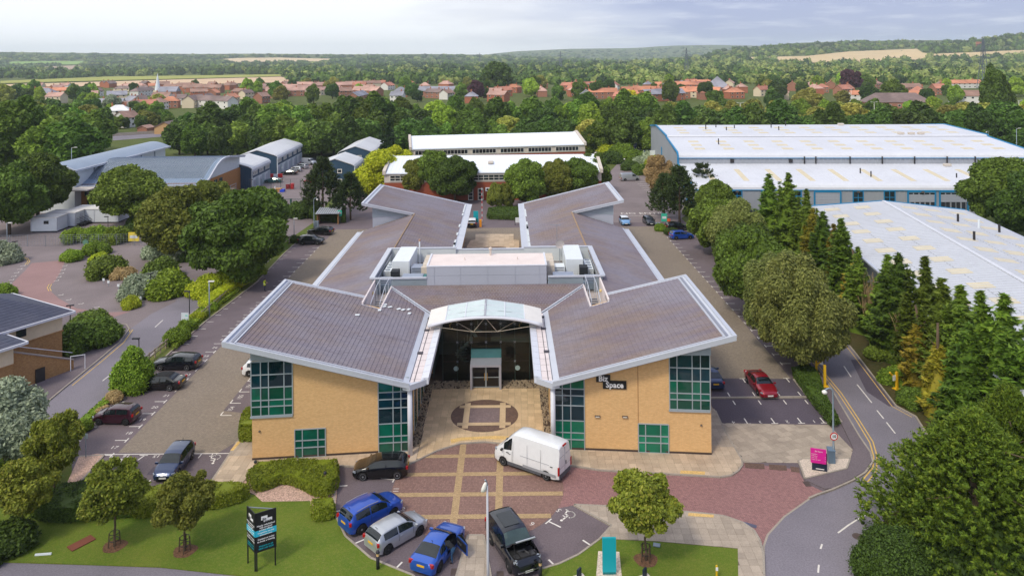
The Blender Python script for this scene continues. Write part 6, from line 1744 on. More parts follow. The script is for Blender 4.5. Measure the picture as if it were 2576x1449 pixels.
B_PUR=paint('plum',(62,20,40),0.35)
B_BMW=paint('estoril_blue',(34,88,186),0.4)
B_LBL=paint('ice_blue',(126,172,216),0.3)
B_GRN=paint('teal_green',(46,92,96),0.4)
B_GRY=paint('graphite',(52,56,62),0.4)
B_MET=paint('midnight',(22,26,36),0.4,0.24)
car_at('white high roof panel van stopped across the plaza before the entrance','van',B_WHT,(1270,1172),(1373,1208),name='panel_van',cat='van',lower=mat('grey_bumper',(84,86,92),0.7),rim=mat('steel_wheel',(120,122,126),0.5,metal=0.4))
car_at('small black three door hatchback beside the clipped hedge','hatch',B_BLK,(914,1209),(997,1206))
car_at('bright blue crossover with silver roof rails beside the silver hatchback','suv',B_BLU,(990,1302),(911,1343),rails=True)
car_at('silver hatchback parked between two blue cars','hatch',B_SIL,(1053,1348),(980,1391),rim=M_RIMD)
coupe=car_at('blue coupe with its driver door open and a person leaning in','coupe',B_BMW,(1160,1366),(1104,1440),rim=M_RIMD,skip_door=(-1,-.105,.175))
rover=car_at('black off-roader with its bonnet raised','offroad',B_MET,(1281,1440),(1235,1368),flip=True,bonnet_open=True,rim=M_CHROME)
car_at('navy blue hatchback in the bay between two wheelchair symbols','hatch',B_NAV,(449,1199),(481,1157))
car_at('plum coloured small hatchback by the red barrier cabinet','mini',B_PUR,(248,1069),(315,1070),rim=M_RIMD)
car_at('black soft top convertible beside the bushy sapling','soft',B_BLK,(358,984),(426,984),roof=mat('soft_top',(26,26,28),0.9))
car_at('dark blue estate car behind the black convertible','estate',B_MET,(402,933),(470,933))
car_at('black crossover at the kerb with pale window trim','suv',B_MET,(800,617),(760,617))
car_at('black executive estate beside the low shelter hedge','estate',B_BLK,(781,591),(821,593),rim=M_RIMD)
car_at('ruby red saloon alone in the right bays','coupe',B_RED,(1905,994),(1882,966))
p=G(1801,984);make_car('navy saloon half hidden by the corner of the brick building','coupe',B_NAV,p.x,p.y+2.2,R(90))
p=G(1575,569);make_car('pale blue small hatchback beside the far wing of the office','mini',B_LBL,p.x,p.y+1.9,R(-88),roof=B_WHT)
p=G(1637,569);make_car('graphite small car facing the aisle beside the corner shrubs','mini',B_GRY,p.x,p.y+1.9,R(-84))
car_at('black hatchback behind the bright blue one','hatch',B_BLK,(1725,580),(1687,581))
car_at('bright blue hatchback in the bay by the tree row','hatch',B_BLU,(1739,602),(1699,604))
car_at('silver van in the far parking lane','smallvan',B_SIL,(1602,455),(1571,456),name='parked_van',cat='van')
car_at('silver van beyond the blue sheds','smallvan',B_SIL,(787,416),(757,414),name='parked_van',cat='van')
for lb,sh,c,fr,re_ in(('silver estate in front of the shed van','estate',B_SIL,(737,424),(768,426)),('pale silver hatchback outside the long blue shed','hatch',B_SIL,(729,433),(750,433)),('black saloon outside the long blue shed','coupe',B_BLK,(712,441),(738,441)),('teal green saloon behind the green mesh fence','coupe',B_GRN,(668,461),(700,461)),('red saloon behind the mesh fence beside the gable shed','coupe',B_RED,(768,462),(800,462)),('dark car behind the shed van','hatch',B_MET,(780,407),(806,408))):
 car_at(lb,sh,c,fr,re_)
car_at('white car at the far end of the lane near the big warehouse','hatch',B_WHT,(1604,384),(1624,384))
car_at('dark blue car beside the white one near the big warehouse','hatch',B_BLU,(1613,388),(1640,388))
car_at('white car at the far corner of the stepped warehouse','suv',B_WHT,(2513,378),(2538,378))
car_at('pale car at the far edge of the stepped warehouse yard','hatch',B_SIL,(2540,384),(2562,385))
car_at('dark car at the far edge of the stepped warehouse yard','hatch',B_MET,(2556,393),(2578,393))
p=G(1186,576);make_car('dark pickup with a white cover behind the far wing of the office','suv',B_MET,p.x,p.y+2.4,R(92),roof=B_WHT)
p=G(622,946);make_car('white hatchback with its tail showing beside the corner of the office','hatch',B_WHT,p.x+1.6,p.y+0.6,R(0))
p=G(1904,549);make_car('black car almost hidden by trees in the warehouse loading yard','suv',B_MET,p.x,p.y+1,R(10))
p=G(1502,387);make_car('dark blue van at the far end of the white roofed brick block','smallvan',B_NAV,p.x,p.y,R(80),name='parked_van',cat='van')
vn=[o_ for o_ in bpy.data.objects if o_.name=='panel_van'][0]
for sd in(-1,1):
 mb=MB()
 for x in(-1.45,-0.25,1.05):mb.box((x,sd*1.034,1.35),(.02,.012,1.75))
 mb.box((-.9,sd*1.036,1.28),(2.6,.014,.02));mb.box((-1.3,sd*1.034,.58),(2.9,.02,.2));mb.build('side_seam',mat('van_seam',(150,152,156),.6),vn)
 MB().box((1.55,sd*1.045,1.2),(.24,.03,.05)).build('door_handle',M_TRIM,vn);MB().box((-2.4,sd*1.04,1.2),(.2,.03,.05)).build('door_handle',M_TRIM,vn)
mb=MB();mb.box((-3.005,0,1.5),(.015,.03,1.9))
for y in(-.48,.48):mb.box((-3.006,y,1.9),(.012,.72,.02));mb.box((-3.006,y,1.1),(.012,.72,.02))
mb.build('rear_door_seam',MATS['van_seam'],vn);MB().box((-2.96,0,2.6),(.1,.5,.08)).build('brake_light',M_TAIL,vn);MB().box((-3.02,-.15,1.25),(.04,.06,.25)).build('door_handle',M_TRIM,vn)
MB().box((2.72,0,1.02),(.5,1.3,.04),0,0,Matrix.Rotation(.35,3,'Y')).build('bonnet_grille',M_TRIM,vn)
p=G(1566,388);lo=thing('lorry','dark blue curtain sided lorry with white lettering beyond the shrub bank','lorry',(p.x+0.3,p.y,0),R(168))
mb=MB();mb.box((-1.0,0,2.35),(6.6,2.45,2.7));mb.build('cargo_body',mat('curtain_blue',(28,38,84),0.6,var=0.15),lo)
MB().box((-1.0,0,3.74),(6.7,2.5,0.1)).build('roof_panel',M_UNITW,lo)
cabm=MB();cabm.prism([(2.5,-1.15),(4.3,-1.1),(4.3,1.1),(2.5,1.15)],0.6,[3.3,2.5,2.5,3.3]);cabm.build('cab',B_WHT,lo)
MB().box((4.25,0,2.0),(0.16,2.0,0.9),0,0).build('windscreen',M_CGLASS,lo)
for sd in(-1,1):MB().box((3.5,sd*1.135,2.0),(0.9,0.05,0.7)).build('side_window',M_CGLASS,lo)
MB().box((0.5,0,0.75),(7.4,0.9,0.3)).build('chassis',M_TRIM,lo)
for w in(-3.0,3.3):
 for sd in(-1,1):MB().lathe([(0.2,-0.14),(0.48,-0.14),(0.48,0.14),(0.2,0.14)],14,(w,sd*1.05,0.48),'y').build('wheel',M_TYRE,lo)
me=text_mesh('lettering','GIBBS TRANSPORT',0.72,M_SIGNW);q=link('lettering',me,lo,(-1.0,1.235,2.95));q.rotation_euler=(R(90),0,R(180))
for z,m in((2.45,mat('red_band',(190,70,80),0.6)),(1.85,mat('sky_band',(70,160,190),0.6))):MB().box((-1.0,1.232,z),(5.4,0.012,0.16)).build('painted_band',m,lo)
ro,S,sec,P=rover
L=S['L'];f0=S['scr'][1]+0.018;z0=sec(f0)[4][1]+0.02
mb=MB();th=R(40);ln=(0.455-f0)*L
pt=lambda t,yy,off:Vector((f0*L+ln*t*math.cos(th)-off*math.sin(th),yy,z0+ln*t*math.sin(th)+off*math.cos(th)))
hw=0.74
for a,b in(((0.0,0.06),(0.5,0.1)),((0.5,0.1),(1.0,0.0))):
 pass
vs=[]
for t,o_,w in((0,0.02,hw),(0.3,0.06,hw*1.0),(0.7,0.06,hw*0.98),(1.0,0.0,hw*0.9)):
 for yy in(-w,-w*.5,0,w*.5,w):vs.append(pt(t,yy,o_+0.03*(1-abs(yy)/w)))
n4=len(vs);vs2=vs+[v-Vector((-math.sin(th),0,math.cos(th)))*0.05 for v in vs]
fs=[(i*5+k,i*5+k+1,(i+1)*5+k+1,(i+1)*5+k)for i in range(3)for k in range(4)]
fs+=[tuple(n4+v for v in f[::-1])for f in fs]
rim_=[0,1,2,3,4,9,14,19,18,17,16,15,10,5]
fs+=[(rim_[i],rim_[(i+1)%14],n4+rim_[(i+1)%14],n4+rim_[i])for i in range(14)]
bo=MB().add(vs2,fs).build('bonnet',B_MET,ro)
mb=MB()
for sd in(-1,1):mb.tube([(0.40*L,sd*0.68,1.1),pt(0.62,sd*0.66,0)],0.015,5)
mb.build('bonnet_strut',M_TRIM,bo)
mb=MB();mb.bar(pt(1.0,-.66,.02),pt(1.0,.66,.02),.09,.06);mb.build('bonnet_lip',B_SIL,bo)
mb=MB();mb.box((0.335*L,0,0.9),(1.25,1.5,0.2));eb=mb.build('engine_bay',M_ENG,ro)
mb=MB();mb.box((0.33*L,0,1.04),(0.75,0.6,0.12));mb.box((0.36*L,-0.52,1.03),(0.4,0.3,0.1));mb.box((0.36*L,0.5,1.03),(0.45,0.3,0.1));mb.tube([(0.28*L,-0.3,1.1),(0.30*L,0.1,1.16),(0.38*L,0.3,1.1)],0.05,6)
mb.build('engine_cover',mat('engine_cover',(64,64,66),0.45,var=0.3,scale=6),eb)
MB().lathe([(0.001,0.01),(0.05,0.01)],8,(0.33*L,0,1.11)).build('filler_cap',M_CHROME,eb)
mb=MB();mb.box((-0.16*L,0,1.853),(0.30*L,1.05,0.02));mb.build('glass_roof',M_CGLASS,ro)
MB().box((0.495*L+0.03,0,0.50),(0.05,1.5,0.06)).build('bumper_trim',M_CHROME,ro)
co,S,sec,P=coupe;L=S['L']
mb=MB();hinge=P(.175,2,0.5,0.0,-1)
dl=0.27*L
door=MB();door.box((-dl/2,0,0.42),(dl,0.07,0.72));dm=door.build('open_door',B_BMW,co,(hinge.x,hinge.y-0.02,0.25));dm.rotation_euler=(0,0,R(58))
MB().box((-dl/2,0.05,0.45),(dl*0.86,0.05,0.5)).build('door_card',M_TRIM,dm)
mb=MB();mb.bar((-0.05,0,0.78),(-0.62,0,1.08),0.04);mb.bar((-0.62,0,1.08),(-dl,0,0.80),0.04);fr_=mb.build('window_frame',M_TRIM,dm)
MB().add([(-0.08,0,0.78),(-0.62,0,1.06),(-dl+0.04,0,0.79)],[(0,1,2)]).build('door_window',M_CGLASS,dm)
MB().tube([(-0.15,0.09,0.5),(-0.7,0.11,0.45)],0.02,5).build('door_trim',M_CHROME,dm)
mb=MB();mb.box((-0.02*L,0.0,0.55),(0.40*L,1.5,0.5));mb.box((-0.06*L,-0.36,0.9),(0.18,0.5,0.7));mb.build('interior',M_TRIM,co)
# ================================================================ other buildings
def hit(px,py,A,B):
 """Ray of a photo pixel against the vertical plane through plan points A, B: distance from A and height."""
 n=Vector((B[0]-A[0],B[1]-A[1])).normalized()
 dx,dy=px-1288.0,py-HOR
 dx2,dy2=dx-dy*ROLL,dy+dx*ROLL
 kx=dx2/FOC
 t=(A[1]*kx-A[0])/(n.x-n.y*kx);d=A[1]+t*n.y
 return t,CAM_H-dy2*d/FOC
def m_sheetmetal(name,a,dirt=0.1,rough=0.5,stain=(0.62,0.76)):
 t=NT(name);p=t.pos();c=lin(a)
 f=t.noise(p,0.12,5.0,0.6);g=t.noise(p,1.4,4.0)
 col=t.mix(t.ramp(f,((stain[0]-.2,0),(stain[1],1))),c,tuple(v*(1-dirt)for v in c))
 col=t.mix(t.ramp(g,((0.3,0),(0.7,1))),t.mix(1.0,col,(0.96,)*3,'MULTIPLY'),t.mix(1.0,col,(1.03,)*3,'MULTIPLY'))
 return t.bsdf(col,rough,spec=0.4)
M_WROOF=m_sheetmetal('white_sheet_roof',(214,216,222))
M_WROOF2=m_sheetmetal('bright_white_roof',(232,238,246),0.05)
M_GSHEET=m_sheetmetal('grey_sheet_wall',(158,162,170),0.1)
M_BTRIM=mat('bright_blue_trim',(20,128,178),0.5,var=0.06)
M_PALER=m_sheetmetal('pale_grey_roof',(206,208,212),0.14)
M_BSHED=m_sheetmetal('dark_blue_cladding',(52,80,104),0.15)
M_RLIGHT=mat('yellowed_rooflight',(212,200,170),0.6,var=0.12,scale=1.2)
M_RBRICK=m_brick('red_brick',(164,84,58),(146,70,48),(140,96,80))
M_TBRICK=m_brick('tan_brick',(186,144,96),(160,120,78),(140,112,84))
M_OBRICK=m_brick('orange_brick',(182,130,78),(164,112,66),(140,104,76))
M_CREAM=mat('cream_render',(222,206,178),0.9,var=0.08)
M_CONC=mat('precast_concrete',(206,196,184),0.85,var=0.1)
M_SLATE=m_tiles('slate_roof',(80,84,100),(92,92,106),(70,74,92))
M_BGREY=m_sheetmetal('blue_grey_standing_seam',(128,146,168),0.15,0.4)
M_WINDK=m_glass('dark_window_glass',(36,46,52),var=0.6)
M_WFR=mat('white_window_frame',(226,222,212),0.6,var=0.04)
M_PIPE=mat('flue_black',(44,40,42),0.6,var=0.1)
M_GATE=mat('dark_green_steel',(20,70,62),0.5,var=0.08)
class Frame:
 """Plan frame: u along the wall, v into the building."""
 def __init__(s,o,ang):s.o,s.a=Vector((o[0],o[1],0)),ang;s.u=Vector((math.cos(ang),math.sin(ang),0));s.v=Vector((-math.sin(ang),math.cos(ang),0))
 def __call__(s,u,v,z=0.0):return s.o+s.u*u+s.v*v+Vector((0,0,z))
def extrude_profile(mb,F,prof,u0,u1,mi=0):
 n=len(prof)
 vs=[F(u0,d,z)for d,z in prof]+[F(u1,d,z)for d,z in prof]
 fs=[(i,(i+1)%n,n+(i+1)%n,n+i)for i in range(n)]+[tuple(range(n-1,-1,-1)),tuple(range(n,2*n))]
 return mb.add(vs,fs,mi)
def ribs_on(parent,F,u0,u1,step,a,b,name,m,w=0.05,h=0.05):
 """Standing ribs between two (v, z) points, one object each, sharing one mesh."""
 p,q=F(0,*a),F(0,*b)
 me=MB().bar((0,0,0),q-p,w,h,up=F.u.cross(q-p).normalized()).mesh(name,m)
 n=int((u1-u0)/step)
 for k in range(n):
  wlink(name,me,parent,F(u0+(k+0.5)*step,a[0],a[1]))
WA=-0.068
WF=Frame((36.6,151.4),WA);WLEN=78.0
wh=thing('stepped_warehouse','huge white warehouse in three roof steps with bright blue trim and loading doors','warehouse',WF(WLEN/2,28))
prof=[(0,0),(0,5.0),(17.4,7.6),(17.5,8.9),(36,11.5),(57,12.5),(70,11.4),(70,0)]
mb=MB();extrude_profile(mb,WF,prof,0,WLEN);wpart(mb,'wall',M_GSHEET,wh)
def roof_slab(parent,F,pts,u0,u1,th,m,name='roof'):
 mb=MB();extrude_profile(mb,F,pts+[(a,b-th)for a,b in pts[::-1]],u0,u1);return wpart(mb,name,m,parent)
M_NROOF=m_sheetmetal('ribbed_white_roof',(198,201,208),0.07)
R1=[(-0.12,4.85),(-0.05,5.3),(0.35,5.75),(1.2,6.05),(17.4,7.66)]
R2=[(17.3,9.0),(17.4,9.5),(17.9,9.95),(18.7,10.2),(36,11.7)]
R3=[(36.05,11.9),(36.4,12.1),(57,12.85),(70.1,11.6)]
for R_ in(R1,R2,R3):roof_slab(wh,WF,R_,-0.1,WLEN+0.1,0.14,M_WROOF)
ribs_on(wh,WF,0,WLEN,0.66,R1[3],R1[4],'roof_rib',M_WROOF);ribs_on(wh,WF,0,WLEN,0.66,R1[1],R1[3],'roof_rib',M_WROOF)
ribs_on(wh,WF,0,WLEN,0.99,(-0.03,0.1),(-0.03,4.85),'wall_rib',M_GSHEET,0.3,0.06)
ribs_on(wh,WF,0,WLEN,0.99,(17.42,7.7),(17.42,9.0),'wall_rib',M_GSHEET,0.4,0.06)
mb=MB()
for R_ in(R1,R2,R3):
 for a,b in zip(R_[:-1],R_[1:]):
  for u in(-0.12,WLEN+0.12):mb.bar(WF(u,*a),WF(u,*b),0.34,0.34)
mb.bar(WF(-.1,-.15,4.8),WF(WLEN+.1,-.15,4.8),0.12,0.16);mb.bar(WF(-.1,17.25,8.95),WF(WLEN+.1,17.25,8.95),0.1,0.14)
mb.bar(WF(-.12,17.4,7.6),WF(-.12,17.4,9.2),0.34);mb.bar(WF(-.12,-.05,0),WF(-.12,-.05,5),0.34);mb.bar(WF(-.12,57,12.8),WF(-.12,63,12.3),0.34)
mb.bar(WF(WLEN-20,-.1,0),WF(WLEN-20,-.1,4.8),0.3)
wpart(mb,'blue_trim',M_BTRIM,wh)
WA0,WB0=(WF(0,0).x,WF(0,0).y),(WF(WLEN,0).x,WF(WLEN,0).y)
def wh_rect(x0,x1,y0,y1):
 (t0,za_),(t1,zb_)=hit(x0,y1,WA0,WB0),hit(x1,y0,WA0,WB0)
 zc=hit(x0,y0,WA0,WB0)[1]
 return t0,t1,min(za_,zb_),(zc+zb_)/2
def framed(parent,F,t0,t1,z0,z1,fm,cols,rows,gm,fw=0.18,off=-0.1,name='window',pane='pane'):
 mb=MB()
 for k in range(cols+1):u=t0+(t1-t0)*k/cols;mb.bar(F(u,off,z0),F(u,off,z1),fw if k in(0,cols)else fw*.6,0.12,up=F.v)
 for k in range(rows+1):z=z0+(z1-z0)*k/rows;mb.bar(F(t0-fw/2,off-0.003,z),F(t1+fw/2,off-0.003,z),0.12,fw if k in(0,rows)else fw*.6)
 w=wpart(mb,name,fm,parent)
 for i in range(cols):
  for j in range(rows):
   a,b,c,d=t0+(t1-t0)*i/cols,t0+(t1-t0)*(i+1)/cols,z0+(z1-z0)*j/rows,z0+(z1-z0)*(j+1)/rows
   MB().quad(F(a,off+0.03,c),F(b,off+0.03,c),F(b,off+0.03,d),F(a,off+0.03,d)).build(pane,gm,w)
 return w
for x0,x1,y0,y1,c,r in((1842,1866,480,530,2,4),(1916,1942,480,520,2,3),(2146,2171,481,530,2,3),(2224,2251,481,528,2,3),(1990,2015,480,520,2,3)):
 t0,t1,z0,z1=wh_rect(x0,x1,y0,y1);framed(wh,WF,t0,t1,max(0.4,z0),z1,M_BTRIM,c,r,M_WINDK)
for x0,x1,op in((2049,2114,0),(2284,2352,1),(2364,2434,1)):
 t0,t1,z0,z1=wh_rect(x0,x1,482,540)
 mb=MB()
 for u in(t0,t1):mb.bar(WF(u,-0.12,0),WF(u,-0.12,z1),0.3,0.2,up=WF.v)
 mb.bar(WF(t0,-0.125,z1),WF(t1,-0.125,z1),0.2,0.3);dr=wpart(mb,'loading_door',M_BTRIM,wh)
 zb_=0.1 if not op else z1-2.1
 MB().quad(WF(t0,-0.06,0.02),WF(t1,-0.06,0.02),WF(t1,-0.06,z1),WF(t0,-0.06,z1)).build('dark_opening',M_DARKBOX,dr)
 n=8 if not op else 4
 for k in range(n):
  a,b=zb_+(z1-zb_)*k/n,zb_+(z1-zb_)*(k+0.96)/n
  MB().bar(WF(t0+.15,-0.10,(a+b)/2),WF(t1-.15,-0.10,(a+b)/2),0.05,b-a).build('door_panel',M_PANEL,dr)
 for k in range(5):
  u=t0+(t1-t0)*(k+0.5)/5;zz=z1-0.42 if op else 0.9
  MB().bar(WF(u-0.42,-0.14,zz),WF(u+0.42,-0.14,zz),0.03,0.30).build('door_window',M_WINDK,dr)
def rl(parent,F,u,v,zf,su,sv):
 mb=MB();q=[(u-su/2,v-sv/2),(u+su/2,v-sv/2),(u+su/2,v+sv/2),(u-su/2,v+sv/2)]
 P=[F(a,b,zf(a,b)+0.05)for a,b in q]
 mb.add([p-Vector((0,0,0.06))for p in P]+P,[(4,5,6,7),(0,1,5,4),(1,2,6,5),(2,3,7,6),(3,0,4,7)])
 wpart(mb,'rooflight',M_RLIGHT,parent)
zz2=lambda u,v:10.2+(v-18.7)*1.5/17.3
zz3=lambda u,v:12.1+(v-36.4)*0.75/20.6
zz1=lambda u,v:6.05+(v-1.2)*1.61/16.2
for k in range(11):
 for j in range(3):
  rl(wh,WF,5.6+6.7*k,22.0+4.2*j,zz2,2.4,1.7);rl(wh,WF,5.2+6.7*k,41.0+5.0*j,zz3,2.4,2.0)
for k in range(11):rl(wh,WF,5.0+6.7*k,7.5,zz1,1.1,9.5)
mb=None
rng=random.Random(21)
for u,v,zf,h in[(12,48,zz3,1.3),(15.5,52,zz3,1.0),(17,46,zz3,.9),(20,50,zz3,.8),(30,51,zz3,1.2),(30.6,46,zz3,1.0),(11,27,zz2,1.4),(35,55,zz3,1.3),(37,9,zz1,1.1),(38,6,zz1,1.2),(55,5.5,zz1,.9),(60,7,zz1,1.2),(61,9,zz1,.9),(76,8,zz1,1.2),(77,7.6,zz1,1.0)]:
 wpart(MB().tube([WF(u,v,zf(u,v)-0.05),WF(u,v,zf(u,v)+h)],0.13,6),'flue_pipe',M_PIPE,wh)
for u,v,zf in((50,55.5,zz3),(58,37.5,zz3),(60.5,37.4,zz3),(62.8,37.4,zz3),(71,15.0,zz1),(66,16,zz1),(58,15.2,zz1)):
 wpart(MB().box(WF(u,v,zf(u,v)+0.3),(1.4,1.0,0.5),WA),'roof_vent',M_CONC,wh)
for u in(28,30.5,38,45,52,59,65):wpart(MB().bar(WF(u,17.2,7.6),WF(u,17.2,9.3),0.22),'flue_pipe',M_PIPE,wh)
for u in(12,25):wpart(MB().box(WF(u,17.3,8.3),(0.8,0.25,0.8),WA),'wall_vent',M_PIPE,wh)
for u in(9,33,45.5,58.5,66.2):wpart(MB().box(WF(u,-0.3,4.5),(0.5,0.4,0.3),WA),'flood_light',M_LAMP,wh)
for v,z0,z1,w in((6,1.2,2.6,1.0),(9.5,2.5,3.9,1.0),(13,3.0,4.4,1.0),(46,3,8,1.2)):
 wpart(MB().box(WF(-0.05,v,(z0+z1)/2),(0.14,w,z1-z0),WA),'end_window',M_BTRIM,wh)
LA=math.atan2(-0.165,1)
LO=Vector((61.6,123.0,0));ax=Vector((0.163,0.987,0));cr=Vector((0.987,-0.163,0))
class LFrame:
 u,v=cr,-ax
 def __call__(s,u,v,z=0.0):return LO+cr*u-ax*v+Vector((0,0,z))
LF=LFrame();HWD,LL=12.15,74.0
lw=thing('low_warehouse','long white ribbed warehouse roof with yellowed rooflights behind the conifers','warehouse',LO-ax*37)
mb=MB();P=[LF(-HWD+.2,0.2),LF(HWD-.2,0.2),LF(HWD-.2,LL),LF(-HWD+.2,LL)];mb.prism(P,0,6.3);wpart(mb,'wall',M_GSHEET,lw)
zl=lambda u,v=0:7.72-1.22*abs(u)/HWD
for s in(-1,1):
 q=[(0,-0.1),(s*(HWD+.25),-0.1),(s*(HWD+.25),LL),(0,LL)]
 P=[LF(u,v,zl(u))for u,v in q]
 mb=MB();mb.add(P+[p-Vector((0,0,0.16))for p in P],[(0,1,2,3)if s<0 else(3,2,1,0),(7,6,5,4)if s<0 else(4,5,6,7),(0,4,5,1),(1,5,6,2),(2,6,7,3),(3,7,4,0)])
 wpart(mb,'roof',M_NROOF,lw)
 a,b=LF(s*0.1,0,zl(0.1)+0.025),LF(s*HWD,0,zl(HWD)+0.025)
 me=MB().bar((0,0,0),b-a,0.12,0.10).mesh('roof_rib',M_NROOF)
 for k in range(92):wlink('roof_rib',me,lw,a-ax*(0.3+0.8*k))
 for u in(.36,.68):wpart(MB().bar(LF(s*HWD*u,0,zl(HWD*u)+.01),LF(s*HWD*u,LL,zl(HWD*u)+.01),.07,.03),'sheet_lap',mat('sheet_lap',(150,152,158),.7),lw)
 wpart(MB().bar(LF(s*(HWD+.3),-0.1,6.42),LF(s*(HWD+.3),LL,6.42),0.35,0.2),'gutter',M_METAL,lw)
 wpart(MB().bar(LF(0,-0.15,7.7),LF(s*(HWD+.3),-0.15,6.48),0.14,0.3),'blue_trim',M_BTRIM,lw)
wpart(MB().bar(LF(0,-0.1,7.78),LF(0,LL,7.78),0.5,0.06),'ridge_capping',M_WROOF,lw)
for u in(-9.0,-4.4,2.6,6.0,9.8):
 for k in range(13):
  v=3.6+5.2*k+(0.6 if u>0 else 0)
  rl(lw,LF,u,v,lambda a,b:zl(a)+0.02,2.2,1.9)
for u,v in((6.6,12),(10.0,17),(3.4,25),(8.2,15)):
 wpart(MB().tube([LF(u,v,zl(u)),LF(u,v,zl(u)+1.2)],0.16,8),'flue_pipe',M_PIPE if(u,v)!=(8.2,15)else M_UNITW,lw)
def brick_block(lb,F,ln,wd,near):
 o=thing('brick_building',lb,'building',F(ln/2,wd/2))
 mb=MB();mb.prism([F(0,0),F(ln,0),F(ln,wd),F(0,wd)],0,4.15);wpart(mb,'wall',M_RBRICK,o)
 mb=MB();mb.prism([F(-.02,-.04),F(ln+.02,-.04),F(ln+.02,wd),F(-.02,wd)],4.15,6.1);wpart(mb,'concrete_frieze',M_CONC,o)
 rid=9.0
 mb=MB();extrude_profile(mb,F,[(-0.4,6.1),(-0.4,6.35),(wd/2,rid),(wd+.4,6.35),(wd+.4,6.1),(wd/2,rid-.25)],0.4,ln-0.4);rf=wpart(mb,'roof',M_WROOF2,o)
 mb=MB();extrude_profile(mb,F,[(0,6.1),(wd/2,rid-.2),(wd,6.1)],0.3,ln-.3);wpart(mb,'gable',M_RBRICK,o)
 for u in(0,ln):
  mb=MB();extrude_profile(mb,F,[(-.5,6.0),(-.5,6.9),(wd/2,rid+.45),(wd+.5,6.9),(wd+.5,6.0),(wd/2,rid-.5)],u-.35,u+.35);wpart(mb,'parapet',M_CONC,o)
 n=int(ln/8.3)
 for k in range(n):
  u0=1.0+(ln-2)*k/n;u1=u0+(ln-2)/n-1.2
  framed(o,F,u0+.3,u1+.2,4.5,5.75,M_WFR,7,2 if near else 1,M_WINDK,0.14,-0.1)
 a,b=F(0.5,-0.36,6.39),F(0.5,wd/2,rid+.03)
 me=MB().bar((0,0,0),b-a,0.05,0.05).mesh('roof_rib',M_WROOF2)
 for k in range(int((ln-1)/0.9)):wlink('roof_rib',me,o,a+F.u*0.9*k)
 if near:
  for px,y0,y1 in((1209,476,501),):
   A_,B_=(F(0,0).x,F(0,0).y),(F(ln,0).x,F(ln,0).y)
   t,z=hit(px,480,A_,B_);framed(o,F,t-.55,t+.55,0.1,2.6,M_WFR,1,3,M_WINDK,0.16,-0.08,'door','door_pane')
   t,z=hit(1184,480,A_,B_);framed(o,F,t-.5,t+.5,0.1,2.6,M_WFR,1,3,M_WINDK,0.16,-0.08,'door','door_pane')
   for px in(1250,1275,1300,1325):t,z=hit(px,480,A_,B_);framed(o,F,t-.6,t+.6,1.0,2.4,M_WFR,2,1,M_WINDK,0.1,-0.08)
   t,z=hit(1227,476,A_,B_);c=wpart(MB().box(F(t,-0.35,z),(1.0,0.5,0.8)),'air_conditioner',M_UNITW,o);MB().lathe([(0.28,0),(0.28,0.02),(0.02,0.03)],12,F(t,-0.62,z),'y').build('fan_grille',M_PIPE,c)
   t,z=hit(1191,470,A_,B_);wpart(MB().bar(F(t,-0.1,0),F(t,-0.1,6.0),0.12),'drainpipe',M_PIPE,o)
   wpart(MB().box(F(24,5,7.9),(1.2,2.6,0.4)),'roof_hatch',M_CONC,o)
 return o
brick_block('red brick block with a long bright white roof facing the back of the office',Frame((-29.2,167.6),0.0),49.2,18.6,True)
brick_block('second red brick block with a white roof behind the first one',Frame((-29.4,212.2),0.155),51.5,21.5,False)
